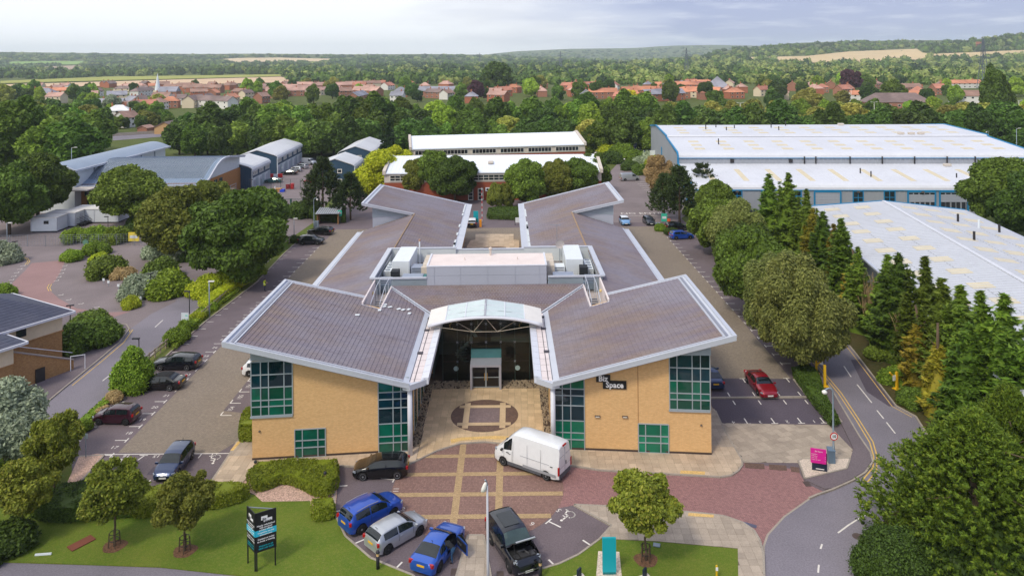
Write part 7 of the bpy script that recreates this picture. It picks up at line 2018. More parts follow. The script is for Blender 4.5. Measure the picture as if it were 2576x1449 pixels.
def shed(lb,x0,x1,y0,y1,side_doors,skew=0.0):
 F=Frame((x0,y0),skew);w,ln=x1-x0,y1-y0
 o=thing('blue_shed',lb,'shed',F(w/2,ln/2),0,'dark blue industrial sheds')
 base=2.5 if side_doors else 0.0
 mb=MB();mb.prism([F(0,0),F(w,0),F(w,ln),F(0,ln)],0,5.1);wpart(mb,'wall',M_BSHED,o)
 P=[(0,5.1),(w/2,6.9),(w,5.1)]
 for vv in(0.0,ln):wpart(MB().add([F(u,vv,z)for u,z in P],[(0,1,2)]),'gable',M_BSHED,o)
 rp=[(-.2,4.6),(-.22,5.0),(0.1,5.45),(0.8,5.8),(w/2,7.2),(w-.8,5.8),(w-.1,5.45),(w+.22,5.0),(w+.2,4.6)]
 inn=[(u,z-.18)for u,z in rp]
 mb=MB();n=len(rp)
 vs=[F(u,-.25,z)for u,z in rp]+[F(u,ln+.25,z)for u,z in rp]+[F(u,-.25,z)for u,z in inn]+[F(u,ln+.25,z)for u,z in inn]
 fs=[(i,i+1,n+i+1,n+i)for i in range(n-1)]+[(2*n+i,i,i+1,2*n+i+1)[::-1]for i in range(n-1)]+[(3*n+i,n+i,n+i+1,3*n+i+1)for i in range(n-1)]+[(2*n+i+1,2*n+i,3*n+i,3*n+i+1)[::-1]for i in range(n-1)]
 mb.add(vs,fs);rf=wpart(mb,'roof',M_PALER,o)
 k=int(w/0.5);me=MB().bar((0,0,0.05),(0,0,4.9),0.1,0.05,up=(0,1,0)).mesh('wall_rib',M_BSHED)
 for i in range(k):wlink('wall_rib',me,o,F(0.25+0.5*i,-0.02))
 mb=MB()
 for u in(-.12,w+.12):mb.bar(F(u,-.22,0),F(u,-.22,4.9),0.22,0.2)
 wpart(mb,'corner_trim',M_WCLAD,o)
 framed(o,F,w*0.62-.5,w*0.62+.5,3.5,4.4,M_WFR,1,1,M_WINDK,0.16,-0.08)
 if not side_doors:framed(o,F,w*0.62-.5,w*0.62+.5,0.9,1.9,M_WFR,1,1,M_WINDK,0.16,-0.08)
 S=Frame(F(w,0),skew+math.pi/2)
 nb=max(1,int(ln/5.0))
 if side_doors:
  mb=MB();mb.prism([S(0.1,-0.05),S(ln-.1,-0.05),S(ln-.1,0.02),S(0.1,0.02)],0,2.7);wpart(mb,'lower_wall',M_WCLAD,o)
  for i in range(nb):
   u=ln*i/nb+0.6
   wpart(MB().bar(S(u+0.6,-0.1,1.1),S(u+1.9,-0.1,1.1),0.08,2.2),'door',M_PANEL,o);wpart(MB().bar(S(u+2.3,-0.1,1.25),S(u+4.3,-0.1,1.25),0.08,2.5),'roller_door',M_LOUV,o)
 for i in range(nb):
  for j in range(3):
   u=ln*i/nb+0.8+1.3*j
   if u+.8<ln:framed(o,S,u,u+.7,3.4,4.3,M_WFR,1,1,M_WINDK,0.12,-0.1)
 return o
shed('dark blue shed with a white rounded roof next to the curved roof building',-76.2,-65.1,183.9,199.0,True,0.03)
shed('long dark blue shed with rows of cars along its pale lower wall',-77.0,-66.0,206.4,236.0,True,0.05)
shed('dark blue gable shed facing the yard behind the pine',-49.9,-40.2,187.0,200.0,False,0.03)
shed('dark blue shed half hidden behind the lime and dark conifer trees',-50.5,-40.6,213.6,239.0,False,0.03)
cv=thing('curved_roof_building','brick and glass building with blue-grey curved metal roofs','building',(-84,172,0))
CF=Frame((-95.5,160.5),0.0)
mb=MB();mb.prism([CF(0,0),CF(27.6,0),CF(27.6,24),CF(0,24)],0,5.6);wpart(mb,'wall',M_OBRICK,cv)
sc=[(-1.4,5.35),(0.2,5.55),(2.4,6.3),(4.6,7.5),(6.8,8.6),(9.0,9.3),(11.5,9.6),(14,9.55),(24,8.4)]
roof_slab(cv,CF,sc,-0.8,28.6,0.3,M_BGREY)
mb=MB()
extrude_profile(mb,CF,sc[2:]+[(24,5.5),(2.4,5.5)],0.3,27.3);wpart(mb,'clerestory_wall',M_WCLAD,cv)
me=MB()
for a,b in zip(sc[:-1],sc[1:]):me.bar((0,a[0],a[1]+.03),(0,b[0],b[1]+.03),0.06,0.06)
me=me.mesh('standing_seam',M_BGREY)
for k in range(52):wlink('standing_seam',me,cv,CF(-0.5+0.565*k,0))
mb=MB()
for u in(-0.85,28.65):
 for a,b in zip(sc[:-1],sc[1:]):mb.bar(CF(u,*a),CF(u,*b),0.3,0.42)
mb.bar(CF(-.9,-1.5,5.3),CF(28.7,-1.5,5.3),0.3,0.4);wpart(mb,'fascia',M_METAL,cv)
for u in(1.3,13.5,20.3,26.8):wpart(MB().lathe([(0.22,0),(0.22,5.3)],12,CF(u,-1.0)),'column',M_COLW,cv)
for u0,u1 in((2.6,7.4),(8.2,13.0),(14.0,18.6),(19.4,23.6),(24.2,27.2)):framed(cv,CF,u0,u1,3.2,5.2,M_GATE,3,1,M_GD,0.12,-0.1)
for u0,u1 in((3.2,5.6),(14.5,17.5),(20,23)):framed(cv,CF,u0,u1,0.2,2.4,M_GATE,2,1,M_GD,0.12,-0.1)
SF=Frame(CF(27.6,0),math.pi/2)
for u in(1.2,4.4,7.4,10.4):framed(cv,SF,u,u+1.4,2.9,5.0,M_GATE,1,1,M_GD,0.12,-0.1)
VF_=Frame((-101.6,157.5),0.0)
mb=MB();mb.prism([VF_(0.4,0.6),VF_(7.8,0.6),VF_(7.8,42),VF_(0.4,42)],0,8.9);wpart(mb,'tower_wall',M_WCLAD,cv)
wpart(MB().box(VF_(4.3,0.52,8.0),(2.2,0.12,2.0)),'orange_panel',mat('orange_panel',(214,160,70),0.7),cv)
arc=[(-0.5+9.2*k/10,9.0+1.5*math.sin(math.pi*(k+0.3)/10.6))for k in range(11)]
mb=MB();n=11
vs=[VF_(u,-0.8,z)for u,z in arc]+[VF_(u,43,z)for u,z in arc]+[VF_(u,-0.8,z-.35)for u,z in arc]+[VF_(u,43,z-.35)for u,z in arc]
fs=[(i,i+1,n+i+1,n+i)for i in range(n-1)]+[(2*n+i,2*n+i+1,i+1,i)for i in range(n-1)]+[(2*n+i+1,2*n+i,3*n+i,3*n+i+1)for i in range(n-1)]+[(n+i,n+i+1,3*n+i+1,3*n+i)for i in range(n-1)]+[(0,n,3*n,2*n),(n-1,3*n-1,4*n-1,2*n-1)]
wpart(mb.add(vs,fs),'vaulted_roof',M_BGREY,cv)
wpart(MB().bar(VF_(8.75,-0.85,9.05),VF_(8.75,43,9.05),0.3,0.4),'fascia',M_METAL,cv)
mb=MB()
for a,b in zip(arc[:-1],arc[1:]):mb.bar(VF_(a[0],-0.9,a[1]+.02),VF_(b[0],-0.9,b[1]+.02),0.24,0.3)
wpart(mb,'fascia',M_METAL,cv)
for v in(8,15,22,29,36):wpart(MB().bar(VF_(7.85,v,5),VF_(7.85,v,9),0.3),'pilaster',M_STEEL,cv)
LFm=Frame((-122,158.5),0.05)
mb=MB();mb.prism([LFm(0,0),LFm(21,0),LFm(21,20),LFm(0,20)],0,5.4);wpart(mb,'wall',M_OBRICK,cv)
mb=MB();P=[LFm(-.5,-.6,5.9),LFm(21,-.6,7.9),LFm(21,21,7.9),LFm(-.5,21,5.9)];mb.add(P+[p-Vector((0,0,.4))for p in P],[(0,1,2,3),(7,6,5,4),(0,4,5,1),(1,5,6,2),(2,6,7,3),(3,7,4,0)]);wpart(mb,'side_roof',M_BGREY,cv)
mb=MB();mb.prism([VF_(7.8,-2.2),VF_(12,-2.2),VF_(12,3),VF_(7.8,3)],5.0,5.25);wpart(mb,'porch_deck',M_CONC,cv)
o=thing('scaffold','tube scaffold with a timber walkway at the end of the curved roof building','scaffold',(-65.3,166,0))
mb=MB()
for x in(-1.2,1.2):
 for y in(-5,-1.7,1.7,5):mb.tube([(x,y,0),(x,y,3.9)],0.05,5)
 for z in(1.5,2.6,3.2,3.8):mb.tube([(x,-5,z),(x,5,z)],0.04,5)
for y in(-5,-1.7,1.7,5):mb.tube([(-1.2,y,2.6),(1.2,y,2.6)],0.04,5)
mb.build('tube_frame',M_STEEL,o)
me=MB().box((0,0,2.68),(0.23,10.2,0.05)).mesh('scaffold_board',mat('scaffold_timber',(176,156,126),0.9))
for k in range(9):link('scaffold_board',me,o,(-1.0+0.25*k,0,0))
def cabin(lb,x,y,sx,sy,rz,h=2.5):
 o=thing('portable_cabin',lb,'cabin',(x,y,0),rz,'white portable cabins')
 MB().box((0,0,0.25+h/2),(sx,sy,h)).build('wall',mat('cabin_white',(214,220,226),0.5,var=0.05),o)
 MB().box((0,0,h+0.29),(sx+.16,sy+.16,0.12)).build('roof',mat('cabin_roof',(222,218,214),0.6,var=0.12),o)
 MB().box((0,0,0.13),(sx*.95,sy*.95,0.2)).build('skid',M_DARKBOX,o)
 mb=MB()
 for a in(-1,1):
  for b in(-1,1):mb.box((a*sx/2,b*sy/2,0.25+h/2),(0.16,0.16,h))
 mb.build('corner_post',M_METAL,o)
 return o
c=cabin('small white portable cabin with one dark window beside steps',-88.8,141.5,4.8,3.4,0.02)
MB().box((0.4,-1.73,1.9),(0.9,0.06,0.6)).build('window',M_WINDK,c)
c2=cabin('middle white portable cabin with a row of black step rails',-88.2,145.6,5.6,3.4,0.02)
MB().box((2.83,0.4,1.4),(0.06,0.9,2.0)).build('door',M_PANEL,c2)
mb=MB()
for k in range(4):
 y=-1.4+0.95*k;mb.tube([(4.2,y,0),(4.2,y,1.0),(2.9,y,1.7)],0.035,5)
mb.box((3.5,0.2,0.5),(1.2,3.0,0.08));mb.build('step_rail',M_TRIM,c2)
c3=cabin('long white portable cabin standing sideways behind the others',-83.6,149.6,9.6,4.4,0.0)
MB().box((0.0,-2.24,1.5),(0.08,0.05,2.4)).build('joint_strip',M_METAL,c3)
tb=thing('tan_brick_building','tan brick building with dark slate roofs and cream upper walls','building',(-54,76,0))
av,bv=Vector((-0.5,-0.866,0)),Vector((-0.866,0.5,0))
def vol(C,la,lb_,h0,h1,ov):
 C=Vector((C[0],C[1],0))
 Q=lambda a,b,z=0.0:C+av*a+bv*b+Vector((0,0,z))
 wpart(MB().prism([Q(0,0),Q(la,0),Q(la,lb_),Q(0,lb_)],0,h0),'wall',M_TBRICK,tb)
 wpart(MB().prism([Q(-.03,-.03),Q(la,-.03),Q(la,lb_),Q(-.03,lb_)],h0,h1),'upper_wall',M_CREAM,tb)
 wpart(MB().prism([Q(-.1,-.1),Q(la,-.1),Q(la,0.05),Q(-.1,0.05)],h0-.08,h0+.06),'string_course',M_TBRICK,tb)
 e=[Q(-ov,-ov,h1),Q(la+ov,-ov,h1),Q(la+ov,lb_+ov,h1),Q(-ov,lb_+ov,h1)]
 r0,r1=Q(lb_/2,lb_/2,h1+(lb_/2+ov)*0.42),Q(max(la-lb_/2,lb_/2+.5),lb_/2,h1+(lb_/2+ov)*0.42)
 mb=MB();mb.add(e+[r0,r1],[(0,4,5,1),(1,5,2),(2,5,4,3),(3,4,0),(0,1,2,3)]);rf=wpart(mb,'roof',M_SLATE,tb)
 for(A_,B_,Cc,D_)in((e[0],e[1],r1,r0),(e[3],e[0],r0,r0)):
  n=16
  for k in range(n):
   p0,p1=A_.lerp(D_,k/n),B_.lerp(Cc,k/n);q0,q1=A_.lerp(D_,(k+1)/n),B_.lerp(Cc,(k+1)/n)
   up=Vector((0,0,0.045));lo=Vector((0,0,0.02))
   m2=int((p1-p0).length/0.45)+1
   mb=MB()
   for j in range(m2):
    a,b,c_,d_=p0.lerp(p1,(j+.01)/m2),p0.lerp(p1,(j+.98)/m2),q0.lerp(q1,(j+.98)/m2),q0.lerp(q1,(j+.01)/m2)
    mb.add([a+up,b+up,c_+lo,d_+lo,a,b],[(0,1,2,3),(4,5,1,0)])
   tag(mb.build('slate_course',M_SLATE,rf),kind='stuff')
 mb=MB()
 for i in range(4):mb.bar(e[i]+Vector((0,0,-.05)),e[(i+1)%4]+Vector((0,0,-.05)),0.16,0.24)
 wpart(mb,'white_eaves',M_COLW,tb)
 return Q
Q1=vol((-48.6,79.4),16,11,3.3,5.2,0.9)
Q2=vol((-48.6,71.6),14,11,2.9,4.9,0.9)
w=wpart(MB().box(Q1(4.1,-0.06,4.35),(0.95,0.1,0.8),math.atan2(av.y,av.x)),'window',M_PIPE,tb)
MB().box(Q1(4.1,-0.11,4.35),(0.8,0.05,0.65),math.atan2(av.y,av.x)).build('pane',M_WINDK,w)
A_,B_=Vector((-46.3,77.3,0)),Vector((-49.2,71.9,0));nn=Vector((0.3*.87,-.3*.5,0))
mb=MB();mb.prism([A_,B_,B_+nn,A_+nn],0,[1.0,4.0,4.0,1.0]);rw=wpart(mb,'stair_wall',M_TBRICK,tb)
MB().bar(A_+nn*.5+Vector((0,0,1.05)),B_+nn*.5+Vector((0,0,4.05)),0.5,0.12).build('coping',mat('stone_coping',(150,140,136),0.8,var=0.15),rw)
MB().bar(A_+nn*.2+Vector((0,0,1.75)),B_+nn*.2+Vector((0,0,4.6)),0.06).build('handrail',M_COLW,rw)
MB().box(Vector((-47.85,74.25,0.75))+nn*1.02,(0.9,0.1,1.4),math.atan2(-5.4,-2.9)).build('vent_door',M_PIPE,rw)
o=thing('hoop_rail','white steel hoop rail at the end of the tan brick stair wall','rail',(-45.4,76.9,0.09),0.4)
MB().tube([(-0.7,0,0),(-0.7,0,1.5),(0.6,0,1.5),(0.6,0,0)],0.05,6).build('hoop',M_COLW,o)
p=G(822,566);o=thing('shelter','small timber shelter with a streaked tin roof beside the pines','shelter',(p.x,p.y+2.0,0),0.05)
mb=MB()
for a in(-1,1):mb.box((a*2.0,0,1.05),(0.12,3.4,2.1))
mb.box((0,1.7,1.05),(4.0,0.12,2.1));mb.build('wall',mat('shelter_timber',(176,132,84),0.9,var=0.2),o)
MB().prism([(-2.3,-2.2),(2.3,-2.2),(2.3,2.2),(-2.3,2.2)],[2.12,2.12,2.5,2.5],[2.2,2.2,2.58,2.58]).build('roof',m_sheetmetal('streaked_tin',(176,182,186),0.5,0.5,(0.5,0.6)),o)
me=MB().bar((0,-2.2,2.23),(0,2.2,2.61),0.16,0.05).mesh('roof_rib',MATS.get('pale_metal_trim'))
for k in range(11):link('roof_rib',me,o,(-2.1+0.42*k,0,0))
# ================================================================ street furniture, signs, fences, people
M_GALV=mat('galvanised_lamp',(142,156,168),0.5,metal=0.3,var=0.08)
M_POST=mat('dark_lamp_post',(38,38,46),0.55,var=0.08)
M_GLOBE=mat('lamp_globe',(232,230,222),0.3,var=0.03)
M_YPOST=mat('yellow_paint',(222,178,24),0.5,var=0.1)
M_TURQ=mat('turquoise_sign',(0,160,174),0.5,var=0.03)
M_MAG=mat('magenta_sign',(216,26,148),0.5,var=0.03)
M_NAVY=mat('navy_sign',(18,30,56),0.5,var=0.03)
M_SIGNRED=mat('sign_red',(204,32,36),0.5,var=0.03)
M_WOODG=mat('weathered_wood',(150,138,120),0.9,var=0.2,scale=4)
def lamp(lb,px,py,h,kind='hoop',face=math.pi,m=None,group='lamp posts',z=0.05,at=None):
 if at is None:p=G(px,py)
 else:p=Vector(at)
 m=m or(M_POST if kind in('arm','double','bulkhead')else M_GALV)
 o=thing('lamp_post',lb,'lamp post',(p.x,p.y,z),face,group)
 r=0.075 if h>4 else 0.055
 pole=[(0,0,0),(0,0,h*0.25),(0,0,h*0.26)]
 if kind=='hoop':
  pts=[(0,0,0),(0,0,h*0.22),(0,0,h*0.23),(0,0,h-0.45)]+[(0.32-0.32*math.cos(a),0,h-0.45+0.32*math.sin(a))for a in(0.5,1.0,1.57,2.2,2.8)]
  MB().tube(pts,[r*1.5,r*1.5,r,r*.85]+[r*.75]*5,8).build('pole',m,o,smooth=True)
  MB().lathe([(0.04,0.14),(0.2,0.04),(0.21,-0.02),(0.17,-0.14),(0.02,-0.18)],12,(0.66,0,h-0.40)).build('lantern',M_GLOBE,o,smooth=True)
 elif kind=='flat':
  MB().tube([(0,0,0),(0,0,h*0.3),(0,0,h)],[r*1.3,r,r*.7],8).build('pole',m,o,smooth=True)
  MB().bar((0,0,h),(0.25,0,h+0.04),0.06).build('bracket',m,o)
  mb=MB();mb.prism([(0.15,-.10),(0.75,-.13),(0.85,0),(0.75,.13),(0.15,.10)],h-0.03,h+0.12);mb.build('lantern',M_GLOBE,o)
 elif kind=='arm':
  MB().tube([(0,0,0),(0,0,h)],r,8).build('pole',m,o,smooth=True)
  mb=MB();mb.box((0.3,0,h+0.02),(0.75,0.24,0.14));mb.build('lantern',m,o)
 elif kind=='double':
  MB().tube([(0,0,0),(0,0,h)],r,8).build('pole',m,o,smooth=True)
  me=MB().prism([(0,-.09),(0.42,-.12),(0.42,.12),(0,.09)],h,h+0.12).mesh('lantern',m)
  link('lantern',me,o);link('lantern',me,o,rz=math.pi)
 elif kind=='globe':
  MB().tube([(0,0,0),(0,0,h)],r,8).build('pole',M_POST,o,smooth=True)
  MB().lathe([(0.02,-.22),(0.2,-.12),(0.24,0),(0.2,.14),(0.02,.24)],12,(0,0,h+.2)).build('lantern',M_GLOBE,o,smooth=True)
 elif kind=='road':
  MB().tube([(0,0,0),(0,0,h*.3),(0,0,h)],[r*1.8,r*1.3,r],8).build('pole',m,o,smooth=True)
  me=MB().bar((0,0,h),(1.1,0,h+.12),0.07).box((1.3,0,h+.13),(0.8,.28,.14)).mesh('lantern',M_GLOBE)
  link('lantern',me,o);link('lantern',me,o,rz=math.pi)
 elif kind=='road1':
  MB().tube([(0,0,0),(0,0,h*.3),(0,0,h)],[r*1.8,r*1.3,r],8).build('pole',m,o,smooth=True)
  MB().bar((0,0,h),(0.9,0,h+.12),0.07).box((1.1,0,h+.13),(0.8,.28,.14)).build('lantern',M_GLOBE,o)
 elif kind=='side':
  MB().tube([(0,0,0),(0,0,h)],[r*1.2,r*.8],8).build('pole',m,o,smooth=True)
  MB().box((0.28,0,h+.03),(0.7,0.26,0.12)).build('lantern',M_GLOBE,o)
 return o
p0=PD(1224,1210,45.2)
o=lamp('tall pale grey lamp post with a slanted white lantern before the plaza',0,0,p0.z,'post0',at=(G(1228,1465).x,45.2,0),z=0.05)
h=p0.z
MB().tube([(0,0,-0.1),(0,0,h*.2),(0,0,h-.3)],[0.10,0.085,0.06],10).build('pole',mat('pale_lamp_grey',(188,190,198),0.5,var=0.05),o,smooth=True)
o.rotation_euler=(0,0,R(192))
MB().tube([(0,0,h-.32),(0.04,0,h-.1),(0.14,0.1,h+.1)],0.05,6).build('bracket',M_GALV,o)
mb=MB();mb.lathe([(0.05,0.22),(0.12,0.1),(0.16,-0.12),(0.15,-0.32),(0.04,-0.38)],10);mb.v=[(x+0.17+z*-0.3,y*0.7+.05,z+h-.28)for x,y,z in mb.v]
mb.build('lantern',M_GLOBE,o,smooth=True)
hoop=lamp('hoop-headed galvanised lamp post carrying the ten mile an hour sign',2097,1166,6.0,'hoop',math.pi)
MB().lathe([(0.002,-0.012),(0.31,-0.012),(0.31,0.012),(0.002,0.012)],24,(0,0.12,2.15),'y').build('speed_sign',M_SIGNRED,hoop)
MB().lathe([(0.002,0.0),(0.24,0.0)],24,(0,0.136,2.15),'y',caps=False).build('sign_face',M_SIGNW,hoop)
me=text_mesh('lettering','10',0.32,M_BLACK,bold=0.01);q=link('lettering',me,hoop,(0,0.142,2.15));q.rotation_euler=(R(90),0,R(180))
for lb,px,py,h,k,f in(('pale lamp post with a flat head rising from the yellow-green verge shrubs',527,800,4.5,'side',0.0),('dark square-armed lamp behind the bushy sapling on the verge',350,925,3.0,'arm',math.pi),('dark square-armed lamp beside the white map board',477,792,2.9,'arm',math.pi),('black twin-headed lamp beside the slate roof tip',177,818,2.3,'double',0.3),('dark lamp on the shrub island with a small yellow plate',379,744,2.9,'double',0.8),('dark lamp post beside the long portable cabin',272,588,3.1,'arm',math.pi),('dark arm lamp over the mesh fence shrubs',189,612,1.6,'arm',math.pi),('black lamp with a small sign at the head of the pink lane',38,656,3.0,'double',0.5),('pale lamp post behind the end of the mesh fence',18,620,4.0,'flat',0.2),('dark square-armed lamp opposite the black crossover',712,596,2.5,'arm',math.pi),('pale straight lamp with a wide flat head near the black crossover',740,600,3.5,'side',0.0),('tall hoop-headed lamp beside the tin roofed shelter',790,574,5.8,'hoop',0.0),('dark twin-headed lamp in the gated yard',632,504,4.6,'double',0.0),('hoop-headed lamp in the car park corner before the pines',1666,556,5.4,'hoop',math.pi),('pale flat-headed lamp half hidden by the tree row',1753,570,3.2,'side',math.pi),('globe lamp at the top of the far parking lane',1571,424,2.4,'globe',0),('second globe lamp above the marked bays',1651,500,2.4,'globe',0)):
 lamp(lb,px,py,h,k,f)
for lb,px,py,zt,k,f in(('tall road lamp behind the vaulted grey roof',180,373,9.0,'road1',0),('road lamp beyond the corner of the stepped warehouse',2487,330,9.0,'hoop',math.pi),('tall road lamp at the right edge beyond the warehouse',2557,325,10.0,'road1',0.2)):
 d=FOC*(CAM_H-zt)/((py-HOR)+(px-1288)*ROLL);lamp(lb,0,0,zt,k,f,at=PD(px,py,d)[:2]+(0,))
for i,(px,py)in enumerate(((322,256),(501,265),(866,259),(1206,257),(1533,258),(1862,260),(2141,223),(2199,258),(2563,254))):
 d=FOC*(CAM_H-10.0)/((py-HOR)+(px-1288)*ROLL);lamp(f'{nth(i)} white motorway lamp standing above the tree belt from the church spire side',0,0,10.0,'road' if px>1800 else 'flat',0.1,m=M_GLOBE,group='motorway lamps',at=PD(px,py,d)[:2]+(0,))
for lb,px,py in(('black bollard light in the back of the broad clipped hedge',643,1197),('black bollard light at the rounded end of the broad clipped hedge',818,1226),('black bollard light on the lawn edge below the silver hatchback',950.7,1432),('black bollard light beside the front wheel of the black off-roader',1359.4,1456)):
 p=G(px,py);o=thing('bollard_light',lb,'bollard',(p.x,p.y,0.06),0,'black bollard lights')
 MB().lathe([(0.11,0),(0.11,0.78),(0.09,0.8)],10).build('post',M_POST,o,smooth=True)
 MB().lathe([(0.095,0.80),(0.095,0.98)],10).build('lens',mat('bollard_lens',(206,172,120),0.4),o)
 MB().lathe([(0.12,0.98),(0.13,1.02),(0.1,1.12),(0.02,1.15)],10).build('cap',M_POST,o,smooth=True)
A_,L_,Rr_=G(643,1440),G(623,1417),G(696,1422)
ms=thing('monument_sign','tall black two-sided estate sign with white lettering and a turquoise band on the lawn','sign',(A_.x,A_.y,0.07))
def along(a,b,t,z,off=0.0):
 d=(b-a).normalized();n=Vector((d.y,-d.x,0));n=n if n.y<0 else-n
 return a.lerp(b,t)+n*off+Vector((0,0,z))-Vector((A_.x,A_.y,0.07))
for(a,b,nm)in((L_,A_,'l'),(A_,Rr_,'r')):
 W_=(b-a).length
 mb=MB();P=[along(a,b,0.0,0,0.03),along(a,b,1.0,0,0.03),along(a,b,1.0,0,-0.03),along(a,b,0.0,0,-0.03)]
 mb.prism(P,1.15,3.62);pn=mb.build('sign_panel',M_BLACK,ms)
 ang=math.atan2(b.y-a.y,b.x-a.x)
 mb=MB();mb.prism([along(a,b,0.0,0,0.036),along(a,b,1.0,0,0.036),along(a,b,1.0,0,0.0),along(a,b,0.0,0,0.0)],2.15,2.52);mb.build('turquoise_band',mat('band_turquoise',(40,186,214),0.5,var=0.02),pn)
 mb=MB()
 for x0,x1,z0,z1 in((0.28,0.58,3.1,3.34),(0.40,0.80,2.96,3.16)):mb.prism([along(a,b,x0,0,0.034),along(a,b,x1,0,0.034),along(a,b,x1,0,0),along(a,b,x0,0,0)],z0,z1)
 mb.build('logo_plate',M_SIGNW,pn)
 def tx(body,t,z,size,m,al='CENTER'):
  me=text_mesh('lettering',body,size,m,al,bold=0.004);q=link('lettering',me,pn,along(a,b,t,z,0.042));q.rotation_euler=(R(90),0,ang)
 tx('Biz',0.43,3.22,0.19,M_BLACK);tx('Space',0.60,3.06,0.19,M_BLACK)
 for i,s in enumerate(('Newly refurbished','fully serviced','private offices')):tx(s,0.5,2.86-0.14*i,0.145,M_SIGNW)
 for i,s in enumerate(('Competitive, one daily','all-inclusive price')):tx(s,0.5,2.41-0.15*i,0.11,M_SIGNW)
 for i,s in enumerate(('Contact us today','to book a viewing')):tx(s,0.5,2.02-0.15*i,0.145,M_SIGNW)
 for i,s in enumerate(('bizspace.co.uk','0330 343 0330')):tx(s,0.5,1.58-0.17*i,0.15,M_TURQ)
for q in(along(L_,A_,0.05,0),along(L_,A_,0.95,0),along(A_,Rr_,0.06,0),along(A_,Rr_,0.94,0)):
 MB().tube([(q.x,q.y,0),(q.x,q.y,1.3)],0.045,8).build('post',M_BLACK,ms)
MB().bar(along(L_,A_,0,3.6),along(A_,Rr_,1,3.6),0.05).build('top_rail',M_STEEL,ms)
p=G(1533,1446);o=thing('turquoise_sign','plain turquoise sign board on the corner of the small lawn','sign',(p.x,p.y,0.08))
sheet('sign_base',GP([(1505,1388),(1558,1390),(1566,1470),(1498,1470)]),0.078,M_PALEGR)
MB().box((0,0,1.2),(0.84,0.14,2.1)).build('board',M_TURQ,o);MB().box((0,0,0.08),(0.8,0.12,0.16)).build('foot',mat('dark_turquoise',(0,110,112),0.6),o)
for lb,px,c in(('small grey floodlight on a concrete block at the bottom lawn edge',1457,M_GALV),('small grey floodlight on a concrete block below the lone lawn tree',1622,M_GALV)):
 p=G(px,1458);o=thing('floodlight',lb,'floodlight',(p.x,p.y,0.07),0.4);MB().box((0,0,.06),(0.7,0.45,.12)).build('concrete_block',M_CONC,o);MB().box((0,0,.38),(0.35,0.12,0.5),0.5).build('lamp_body',M_NAVY,o)
p=G(1803,1457);o=thing('marker_post','short yellow marker post at the bottom edge of the small lawn','post',(p.x,p.y,0.07));MB().tube([(0,0,0),(0,0,.8)],0.06,6).build('post',M_YPOST,o);MB().box((0,-.07,.62),(.14,.02,.2)).build('plate',M_SIGNW,o)
p=G(2263,1470);o=thing('yellow_bin','yellow lid of a grit bin at the bottom edge by the round bush','grit bin',(p.x-.2,p.y-1.0,0.0));MB().box((0,0,.45),(0.9,0.6,.9)).build('box',M_YPOST,o);MB().box((0,0,.95),(0.96,0.66,.1)).build('lid',M_YPOST,o)
for lb,px,py,sx,sy,rz,c in(('rust brown rectangular cover set in the lawn',205,1369,1.5,0.75,0.95,mat('rusty_cover',(118,66,48),0.9,var=0.2)),('small pale grey cover in the lawn beside the lone tree',1652,1374,0.45,0.35,-.3,M_GALV)):
 p=G(px,py);tag(MB().box((0,0,.02),(sx,sy,.05)).build('access_cover',c,None,(p.x,p.y,0.085),rz),lb,'cover')
p=G(100,1400);tag(MB().bar((0,0,.06),(1.0,.1,.06),.1).build('fallen_post',M_UNITW,None,(p.x-.3,p.y,.08)),'fallen white post lying at the foot of the dark young tree','post')
p,q=G(2044.4,1184),G(2079,1189)
o=thing('direction_sign','magenta and navy visitor direction sign on the pale gravel island','sign',(p.x,p.y,0.11))
ang=math.atan2(q.y-p.y,q.x-p.x)
MB().box(((q.x-p.x)/2,(q.y-p.y)/2,0.68),(1.08,0.10,1.36),ang).build('navy_board',M_NAVY,o)
mg=MB().box(((q.x-p.x)/2-0.11,(q.y-p.y)/2-0.07,1.15),(1.12,0.08,1.1),ang).build('magenta_board',M_MAG,o)
def tx2(body,x,z,size,al='LEFT',par=None):
 me=text_mesh('lettering',body,size,M_SIGNW,al);t=link('lettering',me,par or o,((q.x-p.x)/2-0.11+x,(q.y-p.y)/2-0.125+x*math.tan(ang),z));t.rotation_euler=(R(90),0,ang)
tx2('Biz Space',0.02,1.52,0.15,'CENTER',mg)
for i,s in enumerate(('Reception','Deliveries','Unit 1-20','Visitor car park')):tx2(s,-0.48,1.3-0.14*i,0.10,'LEFT',mg)
for z in(1.14,1.02,.82):tx2('>',0.42,z,0.12,'LEFT',mg)
MB().box(((q.x-p.x)/2+.02,(q.y-p.y)/2-0.055,0.14),(0.6,0.012,0.06),ang).build('white_strip',M_SIGNW,o)
p=G(2091,1166);o=thing('utility_cabinet','grey-blue metal utility cabinet at the foot of the speed limit lamp','cabinet',(p.x,p.y,0.11),-0.1)
cgrey=mat('cabinet_grey',(98,118,138),0.5,var=0.1)
MB().box((0,0,0.48),(0.52,0.42,0.96)).build('cabinet',cgrey,o);mb=MB();mb.prism([(-.28,-.23),(.28,-.23),(.28,.23),(-.28,.23)],.96,[1.0,1.0,1.14,1.14]);mb.build('lid',cgrey,o)
p=G(170,1090);o=thing('barrier','red barrier cabinet with a white top and a long white arm','barrier',(p.x,p.y,0.08))
MB().box((0,0,0.42),(0.55,0.5,0.84)).build('cabinet',M_SIGNRED,o);MB().lathe([(.36,.84),(.34,.98),(.2,1.08),(.02,1.1)],10).build('top',M_UNITW,o)
for k in range(7):
 MB().bar((-0.2-0.62*k,0,0.98+.01*k),(-0.82-0.62*k,0,0.99+.01*k),0.1).build('arm',M_UNITW if k%2==0 or k>1 else M_SIGNRED,o)
